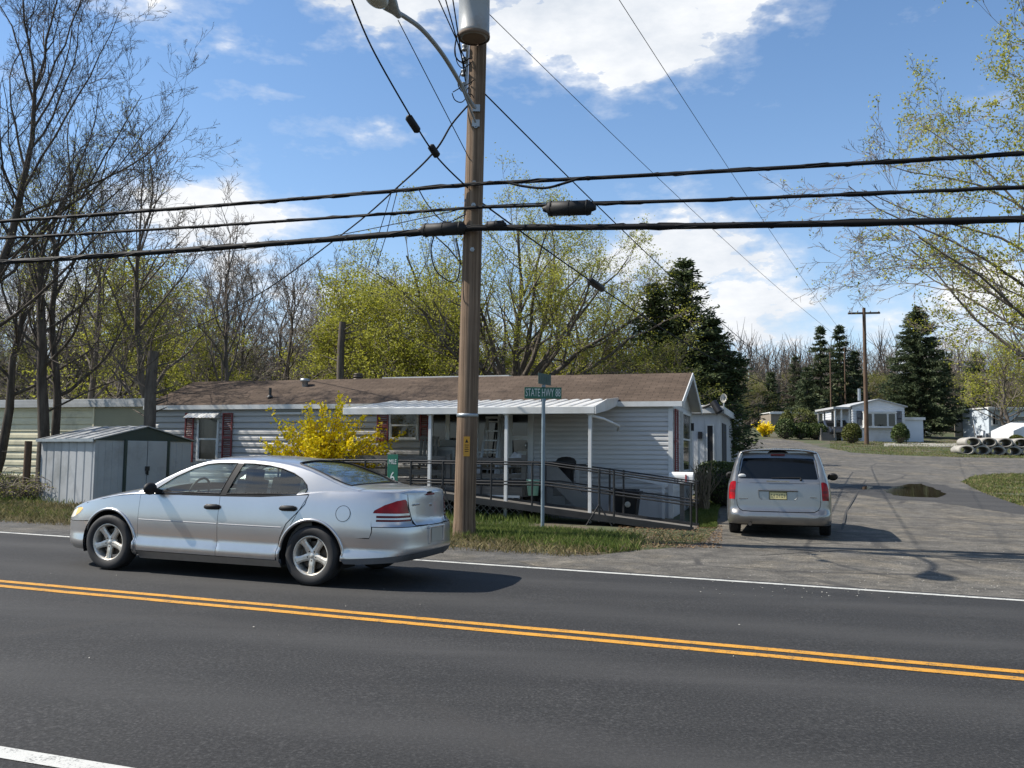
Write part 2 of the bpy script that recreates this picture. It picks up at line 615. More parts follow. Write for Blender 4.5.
def worn_paint(name, col, under, lo, hi):
    m, nt, bs, out = new_mat(name)
    o = coords(nt)
    f = noise(nt, o, 9, 6, .75)
    g = noise(nt, o, 80, 3, .7)
    s = nd(nt, 'ShaderNodeMath', operation='ADD')
    nt.links.new(f, s.inputs[0]); nt.links.new(g, s.inputs[1])
    k = ramp(nt, s.outputs[0], [(lo, 0.0), (hi, 1.0)])
    tone = mixc(nt, .5, col, ramp(nt, noise(nt, o, 1.3, 4), [(.3, tuple(.72 * q for q in col)), (.7, col)]))
    nt.links.new(mixc(nt, k, under, tone), bs.inputs['Base Color'])
    bs.inputs['Roughness'].default_value = .7
    bump(nt, bs, g, .3, .004)
    return m


MT['yellow_line'] = worn_paint('yellow_line_paint', (.50, .235, .018), (.06, .048, .03), .78, .97)
MT['white_line'] = worn_paint('white_line_paint', (.46, .46, .43), (.07, .07, .07), .78, .98)

# terrain: grass, dirt and leaf litter
m, nt, bs, out = new_mat('grassy_ground')
o = coords(nt)
a = noise(nt, o, .45, 6, .65); b = noise(nt, o, 6, 5, .7); c_ = noise(nt, o, 60, 3, .7)
gr = ramp(nt, b, [(.3, (.024, .034, .010)), (.55, (.046, .060, .017)), (.75, (.082, .084, .030))])
dr = ramp(nt, b, [(.3, (.044, .033, .022)), (.55, (.095, .073, .048)), (.78, (.165, .132, .09))])
k = ramp(nt, a, [(.46, 0.0), (.60, 1.0)])
cc = mixc(nt, k, gr, dr)
cc = mixc(nt, 1.0, cc, ramp(nt, c_, [(.3, .6), (.65, 1.25)]), 'MULTIPLY')
nt.links.new(cc, bs.inputs['Base Color']); bs.inputs['Roughness'].default_value = .95
bump(nt, bs, b, .5, .05)
MT['ground'] = m


# ------------------------------------------------------------------ terrain sheet
def axis_pts(lo, hi, near_lo, near_hi, step):
    pts = []
    x = near_lo
    while x <= near_hi: pts.append(x); x += step
    g = step; x = pts[-1]
    while x < hi: g *= 1.22; x += g; pts.append(x)
    g = step; x = pts[0]
    while x > lo: g *= 1.22; x -= g; pts.insert(0, x)
    return pts


xs = axis_pts(-700, 700, -45, 45, 1.0); ys = axis_pts(-120, 900, -8, 70, 1.0)
V = [(x, y, gz(x, y)) for y in ys for x in xs]
nx = len(xs)
Fq = [(j * nx + i, j * nx + i + 1, (j + 1) * nx + i + 1, (j + 1) * nx + i) for j in range(len(ys) - 1) for i in range(nx - 1)]
g_ = np_obj('ground', V, Fq, MT['ground'], smooth=True)
tag(g_, kind='structure')


def strip(name, s0, s1, p0, p1, h, mat, ds=1.0, wob=0.0, dp=1.0):
    mb = MB()
    ns = max(1, int((s1 - s0) / ds)); npp = max(1, int((p1 - p0) / dp))
    vs, fs = [], []
    for i in range(ns + 1):
        for j in range(npp + 1):
            s = s0 + (s1 - s0) * i / ns; p = p0 + (p1 - p0) * j / npp
            if wob and j in (0, npp): p += wob * (math.sin(s * 1.7) + math.sin(s * 4.3 + 1) * .6 + math.sin(s * 11.1) * .3)
            vs.append(sp(s, p, h))
    for i in range(ns):
        for j in range(npp):
            q = i * (npp + 1) + j
            fs.append((q, q + 1, q + npp + 2, q + npp + 1))
    mb.add(vs, fs, True)
    return tag(mb.build(name, mat), kind='structure')


strip('road_shoulder', -70, 110, 10.6, 12.55, .006, MT['shoulder'], .5, .07)
strip('road', -70, 110, -4.5, 11.0, .012, MT['road'], 1.0)
P_W, P_Y = 10.83, 7.05
strip('white_edge_line', -70, 110, P_W - .055, P_W + .055, .016, MT['white_line'], .2, .004)
strip('white_edge_line', -70, 110, 3.33 - .06, 3.33 + .06, .016, MT['white_line'])
strip('yellow_centre_line', -70, 110, P_Y - .17, P_Y - .06, .016, MT['yellow_line'], .2, .004)
strip('yellow_centre_line', -70, 110, P_Y + .06, P_Y + .17, .016, MT['yellow_line'], .2, .004)


def gpoly(px_loop):
    return [(q.x, q.y) for q in (ground(*p) for p in px_loop)]


def rough_loop(L, amp, step, seed):
    r = random.Random(seed)
    out = []
    for x, y in dens(L, step):
        k = amp * (.4 + y / 40)
        out.append((x + r.uniform(-1, 1) * k, y + r.uniform(-1, 1) * k))
    return out


lane = gpoly([(520, 562), (600, 555), (664, 549), (702, 542), (716, 530), (718, 512), (726, 494), (742, 478), (752, 464), (744, 452), (733, 446), (738, 441),
              (775, 438.5), (800, 442), (822, 447), (850, 452.5), (900, 455.5), (960, 457.5), (1030, 458.5), (1150, 460), (1330, 462), (1330, 475), (1150, 471), (1024, 473), (975, 476),
              (962, 482), (985, 494), (1024, 507), (1100, 530), (1250, 580), (1250, 640)])
# the last run of the outline lies on the road, under its edge
lane = lane[:-1] + [tuple(sp(-11, 10.8)[:2]), tuple(sp(3.0, 10.8)[:2])]
mb = MB(); patch(mb, [rough_loop(lane, .10, .9, 3)], lambda x, y: (x, y, gz(x, y) + .009), .8)
tag(mb.build('driveway', MT['drive']), kind='structure')
path = gpoly([(884, 446.5), (884, 443.2), (925, 443.2), (960, 443.6), (975, 447), (940, 446.8)])
mb = MB(); patch(mb, [path], lambda x, y: (x, y, gz(x, y) + .02), .6)
tag(mb.build('footpath', MT['concrete']), kind='structure')

# puddle
m, nt, bs, out = new_mat('muddy_water')
v = coords(nt)
nt.links.new(ramp(nt, noise(nt, v, 1.5, 4), [(.35, (.022, .018, .012)), (.7, (.042, .035, .024))]), bs.inputs['Base Color'])
bs.inputs['Roughness'].default_value = .03; bs.inputs['Specular IOR Level'].default_value = .6
bump(nt, bs, noise(nt, v, 9, 3), .02, .01)
MT['water'] = m
for i, lp in enumerate(([(884, 491), (893, 487.5), (905, 484.5), (921, 484), (928, 486.5), (941, 491), (947, 495), (938, 498), (915, 497.5), (893, 495.5)],
                        [(860, 488.5), (866, 486), (872, 487), (869, 489.5), (863, 490)])):
    mb = MB(); patch(mb, [rough_loop(gpoly(lp), .05, .35, 40 + i)], lambda x, y: (x, y, gz(x, y) + .014), .4)
    tag(mb.build('puddle', MT['water']), kind='structure')


# damp dark halo round the puddle and patched seams in the old asphalt
MT['patch'] = asphalt('asphalt_patch', (.038, .036, .034), (.066, .063, .058), 1.4)
for lp in ([(836, 489), (850, 486), (886, 483.5), (925, 482), (960, 489), (1010, 497), (1050, 506), (1020, 515), (975, 508), (930, 502), (885, 499), (850, 493)],):
    mb = MB(); patch(mb, [rough_loop(gpoly(lp), .14, .5, 77)], lambda x, y: (x, y, gz(x, y) + .0115), .5)
    tag(mb.build('asphalt_patch', MT['patch']), kind='structure')
mb = MB()
for L in ([(1040, 556), (960, 552), (900, 549.5), (840, 551), (760, 556)], [(842, 530), (846, 512), (858, 492), (866, 480)]):
    q = [ground(*p) for p in L]
    for a, b in zip(q, q[1:]):
        d = (b - a).normalized(); s = Vector((-d.y, d.x, 0)) * .025
        z = Vector((0, 0, .013))
        mb.add([a - s + z, a + s + z, b + s + z, b - s + z], [(0, 1, 2, 3)])
tag(mb.build('tar_seam', MT['patch']), kind='structure')
# ------------------------------------------------------------------ vehicles
def carpaint(name, col, rough=.32, metal=.55):
    m, nt, bs, out = new_mat(name)
    o = coords(nt)
    f = noise(nt, o, 2.2, 5, .6)
    c = ramp(nt, f, [(.3, tuple(.93 * q for q in col)), (.7, col)])
    sp_ = nd(nt, 'ShaderNodeSeparateXYZ'); nt.links.new(o, sp_.inputs[0])
    # road film thrown up along the sills
    hh = nd(nt, 'ShaderNodeMath', operation='MULTIPLY_ADD'); hh.inputs[1].default_value = -2.6; hh.inputs[2].default_value = 1.25
    nt.links.new(sp_.outputs[2], hh.inputs[0])
    g = nd(nt, 'ShaderNodeMath', operation='MULTIPLY', use_clamp=True)
    nt.links.new(hh.outputs[0], g.inputs[0]); nt.links.new(noise(nt, o, 14, 6, .75), g.inputs[1])
    c = mixc(nt, g.outputs[0], c, (.22, .20, .175))
    nt.links.new(c, bs.inputs['Base Color'])
    bs.inputs['Metallic'].default_value = metal; bs.inputs['Roughness'].default_value = rough
    bs.inputs['Coat Weight'].default_value = .8; bs.inputs['Coat Roughness'].default_value = .06
    return m


MT['silver'] = carpaint('silver_paint', (.47, .47, .472), .29, .78)
MT['silver_tan'] = carpaint('champagne_silver_paint', (.22, .217, .212), .28, .75)
MT['car_glass'] = glass_mat('car_glass', (.84, .94, .91))
MT['rear_glass'] = glass_mat('rear_screen_glass', (.30, .38, .37))
MT['privacy_glass'] = pmat('privacy_glass', (.006, .007, .008), .04, var=.2, spec=.35)
MT['cabin'] = pmat('cabin_trim', (.24, .24, .23), .8, var=.2)
MT['seat_cloth'] = pmat('seat_cloth', (.075, .078, .085), .9, var=.2, scale=30)
MT['alloy'] = pmat('alloy', (.74, .71, .64), .36, .55, var=.12, scale=14, dirt=(.28, .22, .15))
MT['disc'] = pmat('brake_disc', (.10, .085, .07), .5, .7)
MT['chrome'] = pmat('chrome', (.75, .75, .76), .1, 1.0, var=.03)
MT['strip_grey'] = pmat('strip_grey', (.42, .42, .43), .6, var=.05)
MT['seam'] = pmat('panel_gap', (.006, .006, .007), .9)


def lens_mat(name, c1, c2, rough=.08):
    m, nt, bs, out = new_mat(name)
    o = coords(nt, 'Object', (1, 1, 1))
    wv = nd(nt, 'ShaderNodeTexVoronoi', feature='SMOOTH_F1'); wv.inputs['Scale'].default_value = 9
    nt.links.new(o, wv.inputs['Vector'])
    nt.links.new(ramp(nt, wv.outputs['Distance'], [(.15, c2), (.75, c1)]), bs.inputs['Base Color'])
    bs.inputs['Roughness'].default_value = rough; bs.inputs['Specular IOR Level'].default_value = .22
    return m


MT['red_lens'] = lens_mat('red_lamp_lens', (.13, .002, .004), (.38, .005, .008), .1)
MT['dark_red_lens'] = lens_mat('dark_red_reflector', (.11, .008, .012), (.15, .012, .016), .2)
MT['clear_lens'] = lens_mat('clear_lamp_lens', (.55, .52, .45), (.70, .66, .56))
MT['amber_lens'] = lens_mat('amber_lamp_lens', (.70, .42, .12), (.8, .50, .18))
MT['plate'] = pmat('plate_enamel', (.62, .55, .26), .4, var=.08)
MT['plate_text'] = pmat('plate_letter', (.03, .03, .04), .5)
MT['plate_pale'] = pmat('plate_pale', (.42, .40, .34), .45, var=.1)


def text_mesh(name, body, size, mat, parent, M, extrude=.001, space=1.0, sx=1.0, align='CENTER'):
    cu = bpy.data.curves.new(name, 'FONT')
    cu.body = body; cu.size = size; cu.extrude = extrude; cu.align_x = align; cu.align_y = 'CENTER'; cu.space_character = space
    cu.resolution_u = 3
    tmp = bpy.data.objects.new(name + '_src', cu); COL.objects.link(tmp)
    dg = bpy.context.evaluated_depsgraph_get()
    me = bpy.data.meshes.new_from_object(tmp.evaluated_get(dg))
    bpy.data.objects.remove(tmp)
    me.transform(M @ Matrix.Diagonal((sx, 1, 1, 1)))
    me.materials.clear()
    return link(name, me, mat, parent)


class Shell:
    """car skin: a half plan outline swept by a section; x forward, y left, z up"""
    def __init__(s, plan, side, front, rear):
        P = [Vector((p[0], p[1])) for p in plan]
        Q = [P[0] * 1.0] + P + [P[-1] * 1.0]
        Q[0] = Vector((P[1].x, -P[1].y)); Q[-1] = Vector((P[-2].x, -P[-2].y))
        out = []
        for i in range(1, len(Q) - 2):
            for k in range(24):
                t = k / 24
                a, b, c, d = Q[i - 1], Q[i], Q[i + 1], Q[i + 2]
                out.append(.5 * ((2 * b) + (c - a) * t + (2 * a - 5 * b + 4 * c - d) * t * t + (3 * b - a - 3 * c + d) * t ** 3))
        out.append(P[-1])
        s.o = out
        s.L = [0.0]
        for a, b in zip(out, out[1:]): s.L.append(s.L[-1] + (b - a).length)
        s.len = s.L[-1]
        s.side, s.front, s.rear = lerp_tab(side), lerp_tab(front), lerp_tab(rear)
        # x is monotone along the outline
        s.xs = [-p.x for p in out]

    def sx(s, x):
        import bisect
        i = min(max(bisect.bisect_left(s.xs, -x), 1), len(s.xs) - 1)
        a, b = s.xs[i - 1], s.xs[i]
        t = 0 if b == a else (-x - a) / (b - a)
        return s.L[i - 1] + (s.L[i] - s.L[i - 1]) * min(max(t, 0), 1)

    def base(s, u):
        import bisect
        u = min(max(u, 0), s.len)
        i = min(max(bisect.bisect_left(s.L, u), 1), len(s.L) - 1)
        t = (u - s.L[i - 1]) / max(1e-9, s.L[i] - s.L[i - 1])
        p = s.o[i - 1].lerp(s.o[i], t)
        j0, j1 = max(0, i - 3), min(len(s.o) - 1, i + 2)
        d = (s.o[j1] - s.o[j0]).normalized()
        n = Vector((-d.y, d.x))
        if n.y < -.01 or (abs(n.y) <= .01 and n.x * p.x < 0): n = -n
        return p, n

    def P(s, u, z, inset=0.0):
        p, n = s.base(u)
        fx = n.x
        wf, wr = max(0, fx) ** 1.5, max(0, -fx) ** 1.5
        off = s.front(z) * wf + s.rear(z) * wr + s.side(z) * (1 - wf - wr)
        q = p - n * (off + inset)
        return Vector((q.x, max(0.0, q.y), z))


def both(mb, build):
    """build on the left and mirrored on the right"""
    a = MB(); a.mi = mb.mi; build(a)
    mb.add(a.v, a.f, True)
    mb.add([(x, -y, z) for x, y, z in a.v], [f[::-1] for f in a.f], True)


def wheel(parent, x, y, r, wdt, side, rim_r, spokes=5):
    """side +1: outer face towards +y; origin at the hub"""
    wl = thing('wheel', None, None, (x, y, r)); wl.parent = parent
    if side < 0: wl.rotation_euler = (0, 0, math.pi)
    M = Matrix.Rotation(-math.pi / 2, 4, 'X')           # lathe axis z -> +y
    mb = MB()
    h = wdt / 2
    prof = [(rim_r, -h * .8), (rim_r + .02, -h * .95), (r * .86, -h), (r * .95, -h * .92), (r - .008, -h * .72), (r, -h * .6)]
    for k in range(5):                                   # tread grooves
        z = -h * .5 + h * k * .25
        prof += [(r, z - .008), (r - .008, z - .004), (r - .008, z + .004), (r, z + .008)]
    prof += [(r, h * .6), (r - .008, h * .72), (r * .95, h * .92), (r * .88, h), (r * .82, h * 1.005), (rim_r + .022, h * .97), (rim_r, h * .82)]
    mb.lathe(prof, 48, M); mb.build('tyre', MT['black_rubber'], wl)
    mb = MB()
    mb.lathe([(rim_r, -h * .8), (rim_r * .93, -h * .6), (rim_r * .88, h * .2), (rim_r * .91, h * .62), (rim_r * .96, h * .80), (rim_r + .006, h * .86), (rim_r + .01, h * .80), (rim_r, h * .74)], 48, M)
    ro = mb
    # dished star spokes
    for k in range(spokes):
        a = 2 * math.pi * k / spokes + math.pi / 2
        D = Matrix.Rotation(a, 3, 'Y')
        rows = []
        for rr, wd, yy, th in ((.03, .040, .50, .030), (.075, .038, .53, .030), (.12, .033, .58, .028), (rim_r * .78, .036, .66, .026), (rim_r * .93, .052, .70, .024)):
            yy *= h
            rows.append([D @ Vector(q) for q in ((rr, yy - th, -wd), (rr, yy - .004, -wd), (rr, yy + .006, -wd * .45), (rr, yy + .006, wd * .45), (rr, yy - .004, wd), (rr, yy - th, wd))])
        vs = [p for r_ in rows for p in r_]
        fs = [(i * 6 + j, i * 6 + (j + 1) % 6, (i + 1) * 6 + (j + 1) % 6, (i + 1) * 6 + j) for i in range(len(rows) - 1) for j in range(6)]
        ro.add(vs, fs, False)
    ro.lathe([(.0, h * .60), (.026, h * .60), (.03, h * .56), (.06, h * .54), (.075, h * .48), (.08, h * .1)], 30, M)
    rim = ro.build('rim', MT['alloy'], wl)
    mb = MB()
    for k in range(5):
        a = 2 * math.pi * (k + .5) / 5 + math.pi / 2
        c = Matrix.Translation((math.cos(a) * .054, 0, math.sin(a) * .054))
        mb.lathe([(.0, h * .58), (.0095, h * .58), (.0105, h * .50)], 8, c @ M)
    mb.lathe([(0, .0), (rim_r * .72, .0), (rim_r * .72, -.02), (0, -.02)], 32, M, smooth=False)
    mb.build('brake_disc', MT['disc'], wl)
    return wl


def arc(cx, cz, r, a0, a1, n=22):
    return [(cx + r * math.cos(R(a0 + (a1 - a0) * i / n)), cz + r * math.sin(R(a0 + (a1 - a0) * i / n))) for i in range(n + 1)]


def make_sedan():
    root = thing('sedan', 'silver four-door sedan driving along the road in the far lane', 'car')
    plan = [(2.36, 0), (2.345, .25), (2.27, .50), (2.12, .68), (1.85, .80), (1.45, .862), (.9, .885), (0, .895), (-.9, .893), (-1.5, .880), (-1.95, .84), (-2.25, .765), (-2.42, .63), (-2.49, .36), (-2.51, 0)]
    side = [(.16, .07), (.20, .045), (.26, -.012), (.345, -.020), (.362, -.016), (.378, .012), (.45, .006), (.60, -.004), (.66, -.002), (.80, .012), (.93, .035), (1.0, .055), (1.06, .09)]
    front = [(.16, .14), (.24, .05), (.34, .01), (.46, .0), (.56, .0), (.62, .03), (.70, .09), (.80, .22)]
    rear = [(.24, .16), (.30, .07), (.36, .02), (.41, .0), (.47, .012), (.60, .018), (.665, .03), (.70, .075), (.73, .085), (.92, .105), (1.0, .115), (1.05, .13)]
    S = Shell(plan, side, front, rear)
    UT = lerp_tab([(-2.51, 1.0), (-2.4, 1.025), (-2.2, 1.035), (-1.9, 1.035), (-1.5, 1.02), (-1.1, .975), (-.5, .945), (.5, .93), (.9, .922), (1.2, .895), (1.6, .82), (1.9, .75), (2.1, .69), (2.25, .635), (2.36, .60)])
    CT = lerp_tab([(-2.51, 1.035), (-2.42, 1.075), (-2.2, 1.085), (-1.9, 1.085), (-1.6, 1.085), (-1.3, 1.085), (.7, 1.03), (1.0, 1.015), (1.2, .975), (1.6, .895), (1.9, .825), (2.1, .755), (2.25, .685), (2.36, .61)])
    f = lambda u, z: S.P(u, z)
    sx = S.sx
    AR = .372                                            # arch radius
    FA, RA = 1.37, -1.37
    WZ = .33

    def pz(L): return [(sx(x), z) for x, z in L]
    body = MB()
    # --- fender: nose to door edge, with the front arch; bumper below z .6 is a part of its own
    top_f = [(x, UT(x)) for x in (2.36, 2.33, 2.28, 2.2, 2.1, 1.95, 1.8, 1.6, 1.4, 1.2, .955)]
    nose_cut = [(2.05, .545), (2.20, .555), (2.29, .56), (2.34, .56), (2.36, .56)]
    lamp_f = [(2.30, .578), (2.20, .572), (2.05, .585), (1.90, .64), (1.84, .705), (1.90, .72), (2.02, .695), (2.2, .632), (2.28, .605)]
    arch_f = arc(FA, WZ, AR, 0, 180)
    fender = [(1.75, WZ)] + [p for p in arch_f[1:] if p[1] > .2]
    fender = arc(FA, WZ, AR, 40, 200)
    ff = pz(fender + [(.985, .20), (.955, .22), (.948, .36), (.944, .60), (.948, .919)] + top_f[::-1][1:]) + pz(nose_cut[::-1])
    both(body, lambda b: patch(b, [ff, pz(lamp_f)], f, .055))
    # --- sill and rear quarter with the rear arch, roof excluded
    dz = .225
    rear_door_edge = [(-.957, .36), (-.985, .50), (-1.06, .66), (-1.18, .78), (-1.27, .88), (-1.30, .985)]
    sill = pz([(.945, .165), (-.98, .175), (-.985, .22), (-.96, .255), (.945, .255)])
    both(body, lambda b: patch(b, [sill], f, .06))
    arch_r = arc(RA, WZ, AR, 195, 20)
    q_top = [(x, UT(x)) for x in (-1.30, -1.5, -1.8, -2.1, -2.3)]
    tail_edge = [(-2.3, 1.03), (-2.16, .955), (-2.085, .86), (-2.06, .735), (-2.07, .62), (-2.05, .55)]
    quarter = pz([(-.975, .20)] + [(-.998, .30)] + arc(RA, WZ, AR, 2, 148) + [(-2.0, .55)] + tail_edge[::-1] + q_top[::-1][1:] + rear_door_edge[::-1] + [(-.955, .30)])
    both(body, lambda b: patch(b, [quarter], f, .055))
    # tail panel above the lamp and the boot face
    LR = S.len
    su = lambda y: LR - y                                 # distance from the rear centre line
    tl_out = pz([(-2.3, 1.03), (-2.16, .955), (-2.085, .86), (-2.06, .735), (-2.07, .672)]) + [(su(.47), .672), (su(.50), .74), (su(.545), .86), (su(.56), .93)] + [(su(q), UT(S.P(su(q), 1.0).x)) for q in (.545, .60, .66, .72)]
    lamp_r = pz([(-2.09, .845), (-2.075, .815)]) + [(su(.535), .812), (su(.55), .87), (su(.575), .945), (su(.60), .962), (su(.66), .96)] + pz([(-2.33, .95), (-2.2, .905)])
    slit = lambda z0, z1: pz([(-2.115, z1), (-2.115, z0)]) + [(su(.50), z0), (su(.50), z1)]
    both(body, lambda b: patch(b, [tl_out, lamp_r, slit(.765, .79), slit(.725, .748)], f, .04))
    boot_face = [(su(.0), .672), (su(0), UT(-2.51))] + [(u, UT(S.P(u, 1.0).x)) for u in (su(.1), su(.2), su(.3), su(.4), su(.5), su(.535))] + [(su(.54), .925), (su(.53), .86), (su(.485), .74), (su(.455), .672)]
    both(body, lambda b: patch(b, [boot_face[::-1]], f, .05))
    # --- hood, deck: surfaces between the shoulder lines
    def across(b, xs_, x_edge, zE, zC, n=10, t0=0.0, p=2.3):
        rows = []
        for x in xs_:
            E = S.P(sx(x), zE(x))
            row = []
            for k in range(-n, n + 1):
                t = math.sin(k / n * math.pi / 2)
                h = (1 - abs(t) ** p) ** .62
                row.append((E.x + (0), E.y * t, zE(x) + (zC(x) - zE(x)) * h))
            rows.append(row)
        m_ = 2 * n + 1
        b.add([v for r_ in rows for v in r_], [(i * m_ + j, i * m_ + j + 1, (i + 1) * m_ + j + 1, (i + 1) * m_ + j) for i in range(len(rows) - 1) for j in range(m_ - 1)], True)
    across(body, [2.358, 2.35, 2.34, 2.32, 2.29, 2.25, 2.2, 2.12, 2.0, 1.85, 1.7, 1.5, 1.3, 1.1, .9, .7], 0, UT, CT)
    across(body, [-1.15, -1.3, -1.5, -1.7, -1.9, -2.05, -2.15, -2.25, -2.33, -2.38, -2.42, -2.45, -2.475, -2.495, -2.508], 0, UT, CT)
    # --- greenhouse
    RT = lerp_tab([(-1.95, 1.035), (-1.75, 1.065), (-1.55, 1.13), (-1.35, 1.205), (-1.1, 1.275), (-.8, 1.315), (-.4, 1.335), (0, 1.325), (.2, 1.29), (.45, 1.20), (.7, 1.075), (.97, .925), (1.2, .89)])
    GC = lerp_tab([(-1.95, 1.07), (-1.8, 1.088), (-1.68, 1.105), (-1.45, 1.195), (-1.2, 1.285), (-.95, 1.35), (-.7, 1.38), (-.35, 1.395), (0, 1.385), (.2, 1.355), (.45, 1.27), (.75, 1.145), (1.0, 1.035), (1.14, .97)])
    def yb(x): return S.P(sx(x), UT(x)).y - .022
    def gy(x, z):
        h = z - UT(x)
        return yb(x) - .30 * h - .28 * h * h
    def G(x, z, ins=0.0): return Vector((x, gy(x, z) - ins, z))
    roof_line = [(x, RT(x)) for x in (.93, .8, .6, .45, .3, .15, 0, -.2, -.4, -.6, -.8, -.95, -1.1, -1.25, -1.4, -1.55, -1.7, -1.86)]
    sill_line = [(x, UT(x) - .012) for x in (-1.86, -1.5, -1.26, -.8, -.3, .2, .6, .93)]
    wf = [(.79, .952), (.52, 1.125), (.30, 1.228), (.13, 1.28), (-.02, 1.298), (-.26, 1.303), (-.20, 1.13), (-.14, .955)]
    wr_ = [(-.225, .958), (-.285, 1.13), (-.35, 1.303), (-.50, 1.302), (-.70, 1.288), (-.88, 1.258), (-1.04, 1.212), (-1.16, 1.155), (-1.235, 1.09), (-1.255, 1.04), (-1.235, .995)]
    both(body, lambda b: patch(b, [sill_line + roof_line, wf, wr_], lambda x, z: G(x, z), .05, flip=True))
    def T(x, t):
        t = max(-1, min(1, t))
        y = gy(x, RT(x)) * t
        return Vector((x, y, RT(x) + (GC(x) - RT(x)) * (1 - abs(t) ** 2.4) ** .55))
    sy = lambda t: math.sin(t * math.pi / 2)
    ws = [(.24, a) for a in (.86, .4, 0, -.4, -.86)] + [(.98, -.86), (1.06, -.4), (1.08, 0), (1.06, .4), (.98, .86)]
    rs = [(-1.70, a) for a in (.80, .4, 0, -.4, -.80)] + [(-1.5, -.86), (-1.05, -.84), (-1.0, -.78), (-.95, 0), (-1.0, .78), (-1.05, .84), (-1.5, .86)]
    outer = [(1.13, -1), (1.13, 1), (-1.88, 1), (-1.88, -1)]
    tm = lambda L: [(x, math.asin(max(-1, min(1, t))) / (math.pi / 2)) for x, t in L]
    patch(body, [outer, tm(ws), tm(rs)], lambda x, t: T(x, sy(t)), .075, flip=True)
    bo = body.build('body', MT['silver'], root)
    # --- dark lining behind the gaps, wheel wells, floor pan
    ln = MB()
    both(ln, lambda b: patch(b, [pz([(.97, .24), (.97, .93), (-1.30, .985), (-1.22, .80), (-1.0, .5), (-.98, .26)])], lambda u, z: S.P(u, z, .02), .12))
    both(ln, lambda b: patch(b, [pz([(2.3, .56), (2.0, .56), (2.0, .8), (2.3, .69)])], lambda u, z: S.P(u, z, .05), .12))
    for cx in (FA, RA):
        for sgn in (1, -1):
            a = arc(cx, WZ, AR + .012, -20, 200, 24)
            vs = [(x, sgn * .86, z) for x, z in a] + [(x, sgn * .52, z) for x, z in a]
            n_ = len(a)
            ln.add(vs, [(i, i + 1, n_ + i + 1, n_ + i) for i in range(n_ - 1)], True)
            ln.add([(x, sgn * .53, z) for x, z in a], [list(range(n_))])
    ln.box((.15, 0, .27), (3.2, 1.2, .08))
    ln.box((0, 0, .34), (1.9, 1.6, .16)); ln.box((-2.05, 0, .50), (.5, 1.0, .24)); ln.box((1.95, 0, .40), (.36, .9, .3))
    ln.build('underbody', MT['seam'], root)
    mb = MB(); mb.tube([(-1.6, -.45, .28), (-2.2, -.45, .31), (-2.40, -.46, .31)], .028, 12); mb.build('exhaust_pipe', MT['disc'], root)
    # arch lips, sculpted flares
    lip = MB()
    for cx, a0, a1 in ((FA, 18, 192), (RA, -8, 178)):
        pts = arc(cx, WZ, AR + .016, a0, a1, 36)
        both(lip, lambda b: b.tube([S.P(sx(x), z, -.001) for x, z in pts], [.006] + [.017] * (len(pts) - 2) + [.006], 8))
    for q_ in islands(lip): q_.build('wheel_arch', MT['silver'], root)
    # --- bumpers
    mb = MB()
    fb = pz(arc(FA, WZ, AR, 38, -18) + [(2.0, .21), (2.2, .21), (2.36, .215), (2.36, .553), (2.34, .553), (2.29, .553), (2.20, .549), (2.06, .539)])
    both(mb, lambda b: patch(b, [fb], f, .05))
    mb.build('front_bumper', MT['silver'], root)
    mb = MB()
    rb = pz([(-1.735, .30), (-1.75, .43), (-1.70, .527), (-1.69, .545), (-2.05, .541), (-2.075, .60), (-2.08, .664)]) + [(su(.3), .664), (su(0), .664), (su(0), .34)] + pz([(-2.42, .335), (-2.2, .325), (-1.9, .305), (-1.735, .29)])
    rbm = pz([(-1.72, .405)])
    both(mb, lambda b: patch(b, [rb], f, .045))
    bm = mb.build('rear_bumper', MT['silver'], root)
    mb = MB()
    vz = [(-1.78, .262), (-2.0, .268), (-2.2, .285), (-2.42, .30)]
    lo = pz([(-1.74, .315), (-1.9, .325), (-2.2, .35), (-2.42, .375)]) + [(su(.3), .39), (su(0), .39), (su(0), .305)] + pz(vz[::-1])
    both(mb, lambda b: patch(b, [lo], lambda u, z: S.P(u, z, -.004), .05))
    mb.build('lower_valance', pmat('grey_valance', (.10, .102, .105), .6), bm)
    mb = MB(); mb.box((-2.497, .0, .548), (.012, .31, .155)); pl = mb.build('licence_plate', MT['plate_pale'], root, bevel=.004)
    mb = MB()
    mb.box((-2.492, .205, .545), (.03, .035, .17)); mb.box((-2.492, -.205, .545), (.03, .035, .17)); mb.box((-2.492, 0, .642), (.03, .445, .022))
    mb.build('plate_surround', MT['silver'], root, bevel=.006)
    # --- doors
    hd = [((-.02), .815), (-1.0, .84)]
    d1 = pz([(.944, .262), (-.165, .262), (-.165, .6), (-.165, .85), (-.16, UT(-.16) - .014), (.4, UT(.4) - .014), (.944, UT(.94) - .012), (.940, .6), (.944, .36)])
    d2 = pz([(-.170, .262), (-.945, .262), (-.952, .36), (-.98, .503), (-1.054, .663), (-1.174, .784), (-1.263, .883), (-1.293, UT(-1.29) - .016), (-.7, UT(-.7) - .014), (-.165, UT(-.165) - .014), (-.170, .85), (-.170, .6)])
